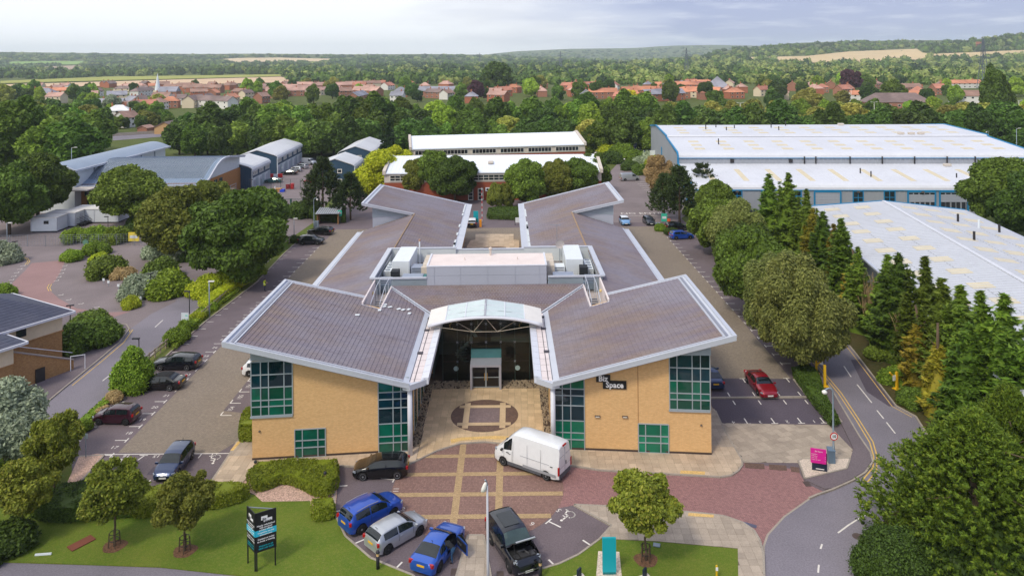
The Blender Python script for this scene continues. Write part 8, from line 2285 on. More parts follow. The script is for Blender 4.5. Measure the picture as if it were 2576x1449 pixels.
lamp('galvanised hoop lamp beside the barrier arm and dark box',74,1188,4.3,'hoop',0.0);lamp('thin dark lamp post behind the barrier arm',82,1122,3.6,'arm',math.pi)
p=G(66,1190);o=thing('bin_store','dark brown timber box near the barrier lamp','bin store',(p.x,p.y,0.08),0.2);MB().box((0,0,.6),(1.7,1.4,1.2)).build('box',mat('brown_timber',(70,46,38),.8,var=.2),o);MB().box((0,0,1.23),(1.85,1.55,.07)).build('lid',mat('brown_lid',(96,74,66),.7),o)
p=G(84,1122);o=thing('intercom_post','small red intercom post by the barrier','post',(p.x+.3,p.y,0.08));MB().tube([(0,0,0),(0,0,1.1)],.06,6).build('post',M_POST,o);MB().box((0,-.05,1.2),(.3,.16,.3)).build('panel',M_SIGNRED,o)
p=G(216,1152);o=thing('small_sign','small grey sign on a thin post in the car park corner bed','sign',(p.x,p.y,.05));MB().tube([(0,0,0),(0,0,1.9)],.035,6).build('post',M_GALV,o);MB().box((.06,-.04,1.75),(.3,.03,.4)).build('plate',M_GALV,o)
sheet('gravel_bed',GP([(165,1225),(198,1152),(246,1143),(262,1147),(190,1228)]),0.088,M_GRAVEL);kerb(GP([(198,1150),(262,1146),(188,1230)]),.1)
def goal(lb,px,py,h,reach,f):
 p=G(px,py);o=thing('height_barrier',lb,'barrier',(p.x,p.y,0.05),f);MB().box((0,0,h/2),(.2,.2,h)).build('post',M_YPOST,o);MB().box((0,0,.08),(.6,.6,.06)).build('base_plate',M_YPOST,o)
 if reach:MB().bar((0.05,0,h*.5),(-reach,0,h*1.05),.14).build('arm',M_YPOST,o);MB().box((-reach*.5,-.1,h*.72),(.35,.03,.5)).build('notice',M_SIGNW,o)
goal('thick yellow height barrier post beside the hedge',2075,974,2.1,0,0);goal('yellow barrier post partly under the birch',2054,943,1.8,0.9,2.6);goal('yellow swung barrier with a white notice under the conifers',2256,981,1.7,0.9,0.4)
p=G(1213,570);o=thing('rising_barrier','raised red and white barrier pole beside the turquoise board','barrier',(p.x,p.y,0));MB().box((-.3,-.3,.7),(.42,.42,1.4)).build('cabinet',mat('amber_paint',(232,150,30),.5),o)
for k in range(13):MB().bar((0,0,.9+.5*k),(0,0,1.38+.5*k),.1).build('arm_band',M_SIGNRED if k%2 else M_UNITW,o)
p=G(1206,566);o=thing('turquoise_sign','turquoise back of a sign board behind the office court','sign',(p.x-.7,p.y+.6,0));MB().box((0,0,1.45),(.95,.12,2.2)).build('board',M_TURQ,o);MB().box((0,0,.17),(.3,.1,.34)).build('foot',M_POST,o)
p=G(1303,567);o=thing('notice_board','white notice board at the inner corner of the office court','sign',(p.x,p.y,0));MB().box((0,0,1.0),(1.0,.08,.95)).build('board',M_UNITW,o);MB().box((-.55,0,.75),(.1,.1,1.5)).build('post',M_POST,o)
p=G(693,533);o=thing('barrier_mast','upright red based white barrier arm beside the green gates','barrier',(p.x,p.y,0));MB().box((0,0,.55),(.6,.6,1.1)).build('cabinet',M_SIGNRED,o);MB().bar((0,.1,1.1),(-.1,.1,5.4),.14).build('arm',M_UNITW,o)
def board(lb,px,py,w,hgt,zb,m,cat='sign',post=M_GALV,two=False,yaw=0.0,name='sign_board',strip=None):
 p=G(px,py);o=thing(name,lb,cat,(p.x,p.y,0.05),yaw);MB().box((0,-.03,zb+hgt/2),(w,.05,hgt)).build('board',m,o)
 for x in((-w*.4,w*.4)if two else(0,)):MB().tube([(x,.03,0),(x,.03,zb+hgt*.9)],.035,6).build('post',post,o)
 if strip:MB().box((0,-.062,zb+hgt*.5),(w*.7,.012,hgt*.3)).build('panel',strip,o)
 return o
o=board('white site map board with green marks at the verge',466,828,.95,1.2,.7,mat('map_white',(206,216,222),.5,var=.06),yaw=-.15)
MB().box((.2,-.062,1.6),(.3,.012,.1)).build('map_mark',mat('map_teal',(70,190,180),.5),o);MB().box((.25,-.062,1.0),(.2,.012,.08),0,0,Matrix.Rotation(.5,3,'Y')).build('map_mark',mat('map_green',(40,160,140),.5),o)
board('low white and green sign on the tip of the island',347,762,1.0,.45,.35,M_UNITW,two=True);board('yellow bordered white notice on the mesh fence',337,612,1.9,1.6,.3,mat('notice_yellow',(236,212,60),.6,var=.05),strip=M_UNITW)
board('green and white board at the foot of the big dark tree',472,648,1.1,.5,.6,M_UNITW,strip=M_GATE);board('turquoise and white notice in the corner shrubs',1671,570,1.1,1.5,.9,mat('notice_turq',(60,190,160),.5,var=.05),strip=M_UNITW);board('small orange notice behind the black hatchback',1682,571,.6,.8,.7,mat('notice_orange',(230,100,60),.6))
board('green notice on the gate post',763,532,.8,.9,.9,mat('notice_green',(90,200,150),.6));board('turquoise notice in the shelter hedge',855,562,.8,1.1,1.4,mat('notice_teal2',(40,180,150),.6),strip=M_UNITW)
p=G(216,626);o=thing('round_sign','round green sign among the fence shrubs','sign',(p.x,p.y,0));MB().lathe([(.002,0),(.5,0),(.5,.04),(.002,.04)],16,(0,-.1,1.1),'y').build('disc',mat('round_green',(90,130,110),.6),o);MB().tube([(0,0,0),(0,0,1.3)],.04,6).build('post',M_GALV,o)
for i,(px,py)in enumerate(((261,707),(273,713),(298,722),(314,729))):
 board(f'{nth(i)} small white bay marker along the middle island kerb, from the big round shrub',px,py+8,.32,.35,.45,M_UNITW,name='bay_marker');
p=G(1605,405);
sd=thing('depot_sign','white depot sign on red posts at the corner of the stepped warehouse','sign',(PD(1645,392,212).x,212,0));MB().box((0,0,4.6),(2.2,.2,1.4)).build('board',M_UNITW,sd)
for x in(-.6,.6):MB().tube([(x,0,0),(x,0,4.6)],.1,6).build('post',M_SIGNRED,sd)
p=G(1662,428);o=thing('silo','dark green silo with a pale pipe against the warehouse end','silo',(p.x,p.y,0));MB().lathe([(1.0,0),(1.1,.5),(1.1,3.2),(.6,3.9),(.1,4.1)],14).build('tank',M_GATE,o,smooth=True);MB().tube([(-.6,-1.1,3.6),(-.5,-1.4,2.2),(.4,-1.4,1.7),(2.2,-1.2,1.8)],.14,6).build('pipe',M_GALV,o)
p=G(1655,574);o=thing('utility_cabinet','grey cabinet beside the hoop lamp in the car park corner','cabinet',(p.x,p.y,0));MB().box((0,0,.5),(.8,.5,1.0)).build('cabinet',M_GALV,o)
p=G(797,572);o=thing('utility_cabinet','small grey cabinet at the foot of the shelter lamp','cabinet',(p.x,p.y,0));MB().box((0,0,.6),(.7,.5,1.2)).build('cabinet',M_GALV,o)
def rail_fence(lb,pts,n,z=0.08):
 P=GP(pts);o=thing('rail_fence',lb,'fence',(P[0].x,P[0].y,z),0,'wooden rail fences on the verge')
 P=[p-P[0]for p in P]
 for a,b in zip(P[:-1],P[1:]):
  for k in range(n+1):q=a.lerp(b,k/n);MB().box((q.x,q.y,.5),(.12,.12,1.0)).build('post',M_WOODG,o)
  for zz in(.45,.85):MB().bar(a+Vector((0,0,zz)),b+Vector((0,0,zz)),.05,.14).build('rail',M_WOODG,o)
rail_fence('grey timber rail fence under the yellow-green verge shrubs',[(507,804),(582,740)],5);rail_fence('grey timber rail fence above the dark blue estate car',[(361,925),(430,868)],5);rail_fence('short timber rail fence above the black convertible',[(284,990),(318,960)],3);rail_fence('short timber rail fence behind the black crossover',[(706,632),(738,606)],3)
def mesh_fence(lb,A,B,h,n,m,wires,name='mesh_fence',vert=0.0,group=None):
 o=thing(name,lb,'fence',(A.x,A.y,0),0,group);d=B-A
 for k in range(n+1):q=d*(k/n);MB().tube([(q.x,q.y,0),(q.x,q.y,h)],.05,6).build('post',m,o)
 for i in range(n):
  a,b=d*((i+.01)/n),d*((i+.99)/n);mb=MB()
  for k in range(wires):z=.08+(h-.12)*k/(wires-1);mb.bar(a+Vector((0,0,z)),b+Vector((0,0,z)),.025)
  if vert:
   for k in range(int((b-a).length/vert)):q=a.lerp(b,(k+.5)/int((b-a).length/vert));mb.bar(q+Vector((0,0,.05)),q+Vector((0,0,h)),.02)
  tag(mb.build('mesh_panel',m,o),kind='stuff')
 return o
mesh_fence('temporary steel mesh fence across the closed old car park',G(-20,621),G(382,617),2.0,9,M_STEEL,6,vert=.5)
mesh_fence('tall green mesh fence in front of the blue sheds',G(560,477),G(780,477),2.6,9,M_GATE,9)
mesh_fence('lower green mesh fence left of the double gates',G(610,538),G(688,530),2.2,3,M_GATE,7)
A_,B_=G(702,531),G(764,531);o=thing('double_gate','tall dark green steel mesh gates across the yard entrance','gate',(A_.x,A_.y,0))
for k,u in enumerate((0,.47,.5,.97)):q=(B_-A_)*u;MB().box((q.x,q.y,1.3),(.22,.14,2.6)).build('post',M_GATE,o)
for u0,u1 in((.03,.46),(.52,.96)):
 a,b=(B_-A_)*u0,(B_-A_)*u1;mb=MB()
 for z in(.12,2.5):mb.bar(a+Vector((0,0,z)),b+Vector((0,0,z)),.1)
 for k in range(9):q=a.lerp(b,k/8);mb.bar(q+Vector((0,0,.12)),q+Vector((0,0,2.5)),.03)
 mb.build('gate_leaf',M_GATE,o)
def clutter(lb,name,cat,px,py,parts,rz=0.0):
 p=G(px,py);o=thing(name,lb,cat,(p.x,p.y,0),rz)
 for nm,c,s,m in parts:MB().box(c,s).build(nm,m,o)
bt=mat('blue_tarpaulin',(30,70,200),.5,var=.15);wd=mat('pallet_wood',(196,150,96),.9,var=.2);M_BINR=mat('red_plastic',(196,40,44),.5)
clutter('heap of timber under a bright blue tarpaulin in the yard','tarpaulin_heap','heap',696,483,[('tarpaulin',(-1.1,0,.35),(1.4,1.2,.7),bt),('tarpaulin',(1.4,.1,.3),(1.0,1.2,.6),bt),('timber',(.2,.1,.75),(2.0,.8,.25),wd),('timber',(.2,.2,.3),(1.6,.8,.6),wd)])
clutter('upright tan pallet stack beside the green fence','pallet_stack','pallets',622,476,[('pallet',(0,0,.9),(1.4,.5,1.8),wd),('pallet',(.3,-1.4,.15),(2.2,1.0,.3),mat('dark_pallet',(92,78,66),.9))])
clutter('pair of red bins against the green fence','red_bins','bin',730,475,[('bin',(-.55,0,.55),(.85,.8,1.1),mat('dark_red_plastic',(140,30,34),.5)),('bin',(.5,0,.65),(.85,.8,1.3),M_BINR)])
clutter('flat heap of white sheeting on the yard','sheeting_heap','heap',652,485,[('sheet',(0,0,.12),(3.0,1.0,.24),M_UNITW),('sheet',(-.6,.2,.35),(1.2,.6,.25),M_GALV)])
clutter('red and white plastic barrier by the long blue shed','plastic_barrier','barrier',694,447,[('red_block',(-1.2,0,.5),(1.2,.5,1.0),M_BINR),('white_block',(0,0,.45),(1.2,.5,.9),M_UNITW),('red_block',(1.2,0,.5),(1.2,.5,1.0),M_BINR)])
clutter('green skip beside the scaffold','skip','skip',583,478,[('skip',(0,0,.6),(2.6,1.4,1.2),mat('skip_green',(16,110,96),.5))])
def figure(lb,loc,rz,joints,radii,edges,mats_fn,parts,h=1.75):
 """One continuous skin over a jointed skeleton; clothing shells as children."""
 o=thing('person',lb,'person',loc,rz)
 bm=bmesh.new();lay=bm.verts.layers.skin.verify()
 vs={}
 for k,p in joints.items():
  v=bm.verts.new(p);v[lay].radius=(radii[k],radii[k]*.85);v[lay].use_root=(k=='pelvis');vs[k]=v
 for a,b in edges:bm.edges.new((vs[a],vs[b]))
 me=bpy.data.meshes.new('body');bm.to_mesh(me);bm.free()
 t=bpy.data.objects.new('tmp',me);SC.collection.objects.link(t)
 t.modifiers.new('s','SKIN').use_smooth_shade=True
 t.modifiers.new('u','SUBSURF').levels=1
 bpy.context.view_layer.update()
 m2=bpy.data.meshes.new_from_object(t.evaluated_get(bpy.context.evaluated_depsgraph_get()));bpy.data.objects.remove(t)
 m2.name='body';m2.materials.clear()
 for m in mats_fn[0]:m2.materials.append(m)
 for f in m2.polygons:f.material_index=mats_fn[1](f.center);f.use_smooth=True
 link('body',m2,o)
 for nm,mb,m in parts:mb.build(nm,m,o,smooth=True)
 return o
SKIN=mat('skin',(206,158,128),.6,var=.05);HAIRD=mat('dark_hair',(40,30,26),.8);JEAN=mat('blue_jeans',(34,70,104),.9,var=.15);BLKC=mat('black_cloth',(26,28,32),.9,var=.1);HIVIS=mat('yellow_vest',(206,224,40),.7,var=.06);NAVC=mat('navy_cloth',(34,40,66),.9);SHOE=mat('dark_shoe',(40,30,30),.8)
def head_parts(c,f,s=1.0,cap=None):
 """Hair, nose, ears and eyes round a head at c that looks along f."""
 c,f=Vector(c),Vector(f).normalized();sd=f.cross(Vector((0,0,1)))
 sd=sd.normalized()if sd.length>.1 else Vector((1,0,0));up=sd.cross(f)
 hair=MB()
 hair.lathe([(.02,.135),(.08,.11),(.11,.05),(.112,0.0),(.09,-.02)],10)
 M_=Matrix((sd,f,up)).transposed()
 hair.v=[tuple(M_@Vector((x,y-.018,z))+c)for x,y,z in hair.v]
 nose=MB().box(c+f*.115-up*.01,(.03,.03,.04));ears=MB()
 for s_ in(-1,1):ears.box(c+sd*.1*s_,(.03,.03,.06))
 eyes=MB()
 for s_ in(-1,1):eyes.box(c+sd*.04*s_+f*.1+up*.02,(.02,.02,.015))
 return[('hair',hair,cap or HAIRD),('nose',nose,SKIN),('ears',ears,SKIN),('eyes',eyes,HAIRD)]
def hand(c,d):
 """Palm with four fingers and a thumb, reaching along d."""
 c,d=Vector(c),Vector(d).normalized();sd=d.cross(Vector((0,0,1)))
 sd=sd.normalized()if sd.length>.1 else Vector((1,0,0));mb=MB();mb.bar(c,c+d*.09,.085,.035)
 for k,l in enumerate((.062,.075,.07,.055)):b=c+d*.09+sd*(-.03+.02*k);mb.tube([b,b+d*l*.55,b+d*l-Vector((0,0,.02))],.0095,5)
 b=c+d*.03+sd*.045;mb.tube([b,b+d*.03+sd*.03,b+d*.06+sd*.03],.011,5)
 return mb
J={'pelvis':(0,0,.95),'waist':(0,0,1.1),'chest':(0,0,1.32),'neck':(0,.01,1.48),'head':(0,.03,1.6),'crown':(0,.03,1.7),'ls':(-.2,0,1.42),'le':(-.25,.06,1.15),'lw':(-.12,.28,1.14),'rs':(.2,0,1.42),'re':(.25,.08,1.15),'rw':(.12,.3,1.18),'lh':(-.1,0,.9),'lk':(-.11,.02,.5),'la':(-.11,-.02,.1),'lt':(-.12,.14,.04),'rh':(.1,0,.9),'rk':(.11,.02,.5),'ra':(.11,-.02,.1),'rt':(.12,.14,.04)}
RD={'pelvis':.15,'waist':.14,'chest':.17,'neck':.06,'head':.105,'crown':.07,'ls':.08,'le':.052,'lw':.038,'rs':.08,'re':.052,'rw':.038,'lh':.1,'lk':.068,'la':.045,'lt':.045,'rh':.1,'rk':.068,'ra':.045,'rt':.045}
ED=[('pelvis','waist'),('waist','chest'),('chest','neck'),('neck','head'),('head','crown'),('chest','ls'),('ls','le'),('le','lw'),('chest','rs'),('rs','re'),('re','rw'),('pelvis','lh'),('lh','lk'),('lk','la'),('la','lt'),('pelvis','rh'),('rh','rk'),('rk','ra'),('ra','rt')]
p=G(666,733)
vest=MB().lathe([(.19,.86),(.2,1.0),(.205,1.3),(.19,1.44),(.1,1.5)],12);vest.v=[(x*1.15,y*.9,z)for x,y,z in vest.v]
band=MB().lathe([(.212,1.05),(.212,1.11)],12);band.v=[(x*1.15,y*.9,z)for x,y,z in band.v]
figure('person in a yellow high visibility vest standing in the car park aisle',(p.x,p.y,0),R(-60),J,RD,ED,([SKIN,NAVC,BLKC,SHOE],lambda c:3 if c.z<.12 else 1 if c.z<.95 else 0 if c.z>1.5 else(0 if c.y>.2 else 2)),[('vest',vest,HIVIS),('reflective_band',band,M_METAL)]+head_parts((0,.03,1.62),(0,1,-.1))+[('hand',hand(J['lw'],(.3,.8,.1)),SKIN),('hand',hand(J['rw'],(-.3,.8,.1)),SKIN)])
p=G(1137,1414)
J2={'pelvis':(0,-.12,.92),'waist':(0,.02,1.02),'chest':(0,.26,1.14),'neck':(0,.43,1.17),'head':(0,.53,1.15),'crown':(0,.62,1.12),'ls':(-.2,.34,1.15),'le':(-.3,.42,.92),'lw':(-.2,.58,.80),'rs':(.2,.34,1.15),'re':(.3,.5,.95),'rw':(.22,.7,.86),'lh':(-.1,-.14,.88),'lk':(-.12,-.04,.48),'la':(-.13,-.12,.1),'lt':(-.14,.06,.04),'rh':(.1,-.14,.88),'rk':(.13,.12,.5),'ra':(.13,.04,.1),'rt':(.14,.2,.04)}
figure('person in black top and jeans leaning into the open blue coupe',(p.x,p.y,0),R(62),J2,RD,ED,([SKIN,JEAN,BLKC,SHOE],lambda c:3 if c.z<.12 else 1 if c.y<.0 and c.z<1.02 or c.z<.72 else 0 if c.y>.46 or(abs(c.x)>.17 and c.z<1.0)else 2),head_parts((0,.56,1.15),(0,.85,-.5))+[('hand',hand(J2['lw'],(.2,.8,-.3)),SKIN),('hand',hand(J2['rw'],(-.1,.9,-.2)),SKIN)])
# ================================================================ tree belt, town, fields, woods, pylons, haze
def far_crown(seed,m,per=1900,leaf=0.55,n=44,tall=1.0,rc=0.25,core=0.7):
 return crown_mesh('crown',seed,m,round_clumps(seed,4.0,4.0,4.9*tall,0.5,n,rc),per,leaf,core=core,shell=0.5)
L_F1=m_leaf('belt_foliage',(44,68,26),(100,130,48),shift=.16);L_F2=m_leaf('dark_belt_foliage',(34,52,24),(76,104,42),shift=.14);L_F3=m_leaf('olive_belt_foliage',(84,92,38),(146,150,70),shift=.14);L_F4=m_leaf('fresh_belt_foliage',(72,102,30),(136,168,58),shift=.14)
FC=[far_crown(200+i,m,tall=t)for i,(m,t)in enumerate(((L_F1,1.0),(L_F2,1.0),(L_F3,1.0),(L_F4,1.0),(L_F1,1.25),(L_F2,1.2),(L_F1,0.9)))]
FTR=trunk_mesh('trunk',4.0,0.3,0.18,M_TRUNK,31,3,1.4,1.8,6)
TREES_AT=[]
def belt(rowname,px0,px1,d,n,h0,h1,kinds,dj=8,seed=0,name='belt_tree',group=None,base=None):
 rng=random.Random(seed)
 for k in range(n):
  px=px0+(px1-px0)*(k+0.5+rng.uniform(-.3,.3))/n
  dd=d+rng.uniform(-dj,dj);x=(px-1288)*dd/FOC
  h=rng.uniform(h0,h1);c=FC[kinds[rng.randrange(len(kinds))]]
  s=h/10.2;w=s*rng.uniform(0.95,1.3)
  plant(name,f'{nth(k)} tree of the {rowname}','tree',x,dd,c,FTR,w,rng.uniform(0,6.28),group or 'trees of the belt along the motorway',sz=s)
  TREES_AT.append((x,dd,4*w))
belt('belt row right behind the blue sheds from the curved roof building',440,960,250,16,10.5,13,(1,5,1,0),seed=1)
belt('second belt row behind the blue sheds, from the bungalow',452,1010,282,16,12.5,15,(1,0,5),seed=2)
belt('third belt row from the bungalow to the big warehouse',520,1650,312,26,11,14,(0,4,3,1,0),seed=3)
belt('back belt row from the grey flats to the big warehouse',640,1700,356,22,9.5,12.5,(0,3,4,2),seed=4)
belt('belt row behind the second white brick roof, from the dark conifer',1010,1660,247,15,10,13,(1,0,5,2),5,seed=5)
belt('dark belt row right behind the stepped warehouse roof',1640,2620,240,21,12.5,14.5,(1,5,1),5,seed=6)
belt('second belt row behind the stepped warehouse',1640,2620,292,18,11,13.5,(1,2,0,2),seed=7)
belt('third olive belt row behind the stepped warehouse',1680,2620,365,15,8.5,11,(2,3,0,2),seed=8)
belt('tall dark row beyond the vaulted grey roof',-60,200,217,8,14.5,17,(0,1,4),seed=9)
belt('second row beyond the vaulted grey roof',-60,250,262,8,14,16,(1,0,4),seed=10)
belt('third row beyond the vaulted grey roof',-60,270,330,8,12,15,(0,1,2),seed=11)
belt('row beyond the motorway near the villa',-40,240,420,7,9,12,(1,0,1),20,seed=12)
belt('bright low row in front of the vaulted roof',-20,190,178,8,5.0,6.5,(3,3,6),6,seed=13)
belt('row between the bungalow gardens and the motorway',290,640,352,8,4.5,7,(0,1),12,seed=14)
def solo(lb,px,py_top,d,h,m,seed,tall=1.0,wide=1.0,name='garden_tree',cr=None):
 p=PD(px,200,d);c=cr or far_crown(seed,m,tall=tall);plant(name,lb,'tree',p.x,d,c,FTR,h/(10.2*tall)*wide,0,None,sz=h/(10.2*tall));TREES_AT.append((p.x,d,4))
solo('copper purple tree among the town roofs',1197,0,560,15,L_PURP,301);solo('glowing yellow tree at the edge of the red roofs',1588,0,470,11,L_YTREE,302);solo('massive dark round tree standing above the town',1249,0,700,28,L_F2,303,wide=1.25)
solo('copper purple tree on the skyline of the far estate',2138,0,640,21,L_PURP,304);solo('tall dark poplar towering at the edge of the belt',2498,0,300,27,L_F2,305,tall=1.9,wide=.8);solo('second tall poplar leaning against the first',2515,0,310,24,L_F2,306,tall=1.8,wide=.8)
solo('pale yellow willow before the far estate',2030,0,430,13,m_leaf('willow_foliage',(116,128,50),(166,170,84)),307,wide=1.5);solo('silver grey tree in the town gardens',280,0,450,12,L_SILV,308);solo('dark rounded tree beside the willow',1945,0,440,12,L_F2,309);solo('dark pointed tree in front of the far estate',1800,0,400,14,L_F2,310,tall=1.1)
RC={'brown':(158,126,112),'pink':(190,152,138),'orange':(200,136,106),'red':(184,124,104),'grey':(150,150,160),'dark':(132,114,110),'white':(222,222,222)}
M_RF={k:m_tiles('town_roof_'+k,v,tuple(min(255,q*1.12)for q in v),tuple(q*0.85 for q in v))for k,v in RC.items()}
M_WL={'brick':m_brick('town_brick',(172,116,92),(156,100,78),(170,140,124)),'cream':M_CREAM,'white':mat('town_white',(226,222,216),.9,var=.06),'tan':m_brick('bungalow_brick',(212,172,120),(196,154,104),(180,150,116)),'orange':m_brick('town_orange',(186,112,82),(170,96,66),(170,130,110))}
def house(lb,x,y,rz,ln,wd,h,rk,wk,hip=False,wins=3,chim=True,group='houses of the town beyond the belt',name='town_house',pitch=0.75,z=0.0):
 o=thing(name,lb,'house',(x,y,z),rz,group)
 MB().prism([(-ln/2,-wd/2),(ln/2,-wd/2),(ln/2,wd/2),(-ln/2,wd/2)],0,h).build('wall',M_WL[wk],o)
 e=.4;rh=h+wd/2*pitch;ins=wd/2 if hip else 0
 A=[(-ln/2-e,-wd/2-e,h-.1),(ln/2+e,-wd/2-e,h-.1),(ln/2+e,wd/2+e,h-.1),(-ln/2-e,wd/2+e,h-.1)]
 Rg=[(-ln/2-(0 if hip else e)+ins,0,rh),(ln/2+(0 if hip else e)-ins,0,rh)]
 if hip:rf=MB().add(A+Rg,[(0,1,5,4),(2,3,4,5),(1,2,5),(3,0,4),(3,2,1,0)]).build('roof',M_RF[rk],o)
 else:
  rf=MB().add(A+Rg+[(a,b,c-.25)for a,b,c in A+Rg],[(0,1,5,4),(2,3,4,5),(6+4,6+5,6+1,6),(6+5,6+4,9,8),(0,4,10,6),(4,3,9,10),(5,1,7,11),(2,5,11,8),(0,6,7,1),(2,8,9,3)]).build('roof',M_RF[rk],o)
  for s_ in(-1,1):MB().add([(s_*ln/2,-wd/2,h),(s_*ln/2,wd/2,h),(s_*ln/2,0,rh-.3)],[(0,1,2)]).build('gable',M_WL[wk],o)
 if chim:
  me=MB().box((0,0,.5),(.7,.6,2.0)).mesh('chimney',M_WL['orange'])
  for q in((-.3,.28)if ln>11 else(.3,)):link('chimney',me,rf,(ln*q,0.1,rh-.2))
 if wins:
  me=MB().box((0,0,0),(1.5,.1,1.2)).mesh('window',M_WFR);mg=MB().box((0,-.04,0),(1.2,.06,.95)).mesh('pane',M_WINDK)
  for fl in range(2 if h>4 else 1):
   for k in range(wins):
    w=link('window',me,o,(-ln/2+ln*(k+.5)/wins,-wd/2-.03,1.5+2.7*fl));link('pane',mg,w,(0,-.03,0))
 return o
HN=0
def zone(lb,px0,px1,py0,py1,n,roofs,walls,seed,long_=0.25,hipp=.3,order='from the church spire'):
 rng=random.Random(seed);put=[];tries=0
 while len(put)<n and tries<4000:
  tries+=1;px,py=rng.uniform(px0,px1),rng.uniform(py0,py1);p=G(px,py)
  if any((p.x-a)**2+((p.y-b)*.8)**2<19**2 for a,b,_ in put):continue
  put.append((p.x,p.y,px))
 put.sort(key=lambda t:t[2])
 for i,(x,y,px)in enumerate(put):
  ln=rng.uniform(26,44)if rng.random()<long_ else rng.uniform(9,16);rk,wk=rng.choice(roofs),rng.choice(walls);hip=rng.random()<hipp
  kd={'brown':'brown','pink':'dusty pink','orange':'orange','red':'red','grey':'grey','dark':'dark brown','white':'white'}[rk]
  house(f'{nth(i)} roof of the {lb}, {kd} {"terrace" if ln > 20 else "house"}',x,y,rng.choice((0,.1,-.15,.5,1.57,1.2,-.6,.25)),ln,rng.uniform(7,9.5),rng.uniform(4.8,5.6),rk,wk,hip,3 if y<800 and ln<20 else(6 if y<800 else 0))
zone('old street beside the villa',60,420,226,262,15,('brown','dark','grey','orange','pink'),('brick','cream','white'),1)
zone('estate of dull brown terraces',250,740,219,244,20,('brown','pink','brown','dark'),('brick','orange','brick'),2,.4)
zone('streets between spire and bungalow',330,660,246,276,11,('orange','brown','dark','grey'),('brick','white','cream'),3,.1)
zone('long pale terraces',640,950,219,247,13,('pink','brown','pink'),('brick','cream'),4,.6)
zone('mixed roofs before the dark round tree',900,1260,217,262,19,('red','brown','grey','pink','dark'),('brick','orange','white'),5,.2)
zone('roofs behind the motorway trees',1240,1500,214,250,10,('orange','red','pink'),('brick','orange'),6)
zone('red roofed lane by the yellow tree',1460,1720,222,268,17,('red','orange','orange','red','grey'),('brick','orange','white'),7)
zone('red roofed estate by the pyramid roof',1680,2090,217,252,24,('orange','red','pink','red'),('brick','orange','cream'),8)
zone('outlying roofs by the poplars',2120,2460,219,262,10,('orange','red','brown'),('brick','white'),9)
p=G(412,338);house('tan gabled bungalow facing the motorway',p.x,p.y+5,1.62,10,8.6,3.3,'dark','tan',False,0,False,pitch=.5);house('white flat fronted house behind the tan bungalow',p.x+2,p.y+24,0,12,8,5,'white','white',False,3,False,pitch=.15)
p=G(367,334);house('small garage with a brown gable beside the tan bungalow',p.x,p.y,1.5,6,4.5,2.4,'brown','brick',False,0,False,pitch=.5)
p=G(2252,283);house('brown roofed care home with white bays among the trees',p.x,p.y,-.15,34,13,6,'dark','brick',True,7,False);p=G(2440,262);house('long white house at the foot of the poplars',p.x,p.y,-.2,22,9,5.5,'brown','white',False,5)
p=G(110,258);house('cream villa with tall chimneys and a hipped slate roof',p.x,p.y,.1,22,14,6.5,'grey','cream',True,5)
p=G(1805,238);o=thing('pyramid_hall','hall with a pale pyramid slate roof among red roofs','hall',(p.x,p.y,0));MB().box((0,0,3),(17,17,6)).build('wall',M_WL['orange'],o);MB().add([(-9,-9,6),(9,-9,6),(9,9,6),(-9,9,6),(0,0,15.5)],[(0,1,4),(1,2,4),(2,3,4),(3,0,4),(3,2,1,0)]).build('roof',M_RF['grey'],o)
p=G(397,256);o=thing('church','slim white church spire rising over the brown roofs','church',(p.x,p.y,0));MB().box((0,0,4.5),(5,5,9)).build('tower',M_CREAM,o);MB().lathe([(2.4,9),(.05,23)],8).build('spire',M_UNITW,o);MB().box((9,0,4),(16,9,8)).build('nave',M_WL['brick'],o);MB().add([(1,-5,8),(17,-5,8),(17,5,8),(1,5,8),(1,0,12),(17,0,12)],[(0,1,5,4),(2,3,4,5),(0,4,3),(1,2,5)]).build('roof',M_RF['grey'],o)
p=G(1347,342);o=thing('yellow_lorry','yellow lorry seen through the trees on the motorway','lorry',(p.x,p.y-40,0));MB().box((0,0,4.4),(8.5,2.5,3.4)).build('cargo_body',mat('lorry_yellow',(226,166,30),.5),o);MB().box((-5.2,0,2.6),(2,2.4,3)).build('cab',M_UNITW,o);MB().box((-1,0,1.4),(10,2,1.8)).build('chassis',M_TRIM,o)
mw=GP([(90,372),(260,356),(430,343),(430,334),(260,343),(90,356)]);sheet('motorway',mw,0.02,M_ROAD)
o=thing('crash_barrier','grey crash barrier along the far edge of the motorway','barrier',(mw[4].x,mw[4].y,0));MB().bar(mw[5]-mw[4]+Vector((0,0,.7)),mw[3]-mw[4]+Vector((0,0,.7)),.2,1.2).build('rail',mat('barrier_concrete',(170,160,146),.9),o)
rng=random.Random(78)
for i in range(22):
 px,py=rng.uniform(195,440),rng.uniform(266,332);p=G(px,py);h=rng.uniform(5,10)
 plant('garden_tree',f'{nth(i)} small garden tree between the motorway and the old street','tree',p.x,p.y,FC[rng.choice((0,1,0,3,1,2))],FTR,h/10.2*1.2,rng.uniform(0,6),'garden trees in the town',sz=h/10.2)
for i,(px,py,rk,wk,ln,rz)in enumerate(((300,300,'white','white',12,.2),(330,286,'brown','brick',11,1.2),(365,282,'red','brick',13,.3),(400,276,'brown','white',10,1.5),(280,278,'grey','white',16,.1),(345,268,'dark','brick',12,.9),(430,272,'orange','brick',11,.2),(318,320,'brown','white',9,1.3))):
 p=G(px,py);house(f'{nth(i)} house of the near row beyond the motorway, {("white", "brown", "red", "brown", "grey", "dark", "orange", "brown")[i]} roofed',p.x,p.y,rz,ln,8,5,rk,wk,i%3==0,3)
rng=random.Random(77);k=0
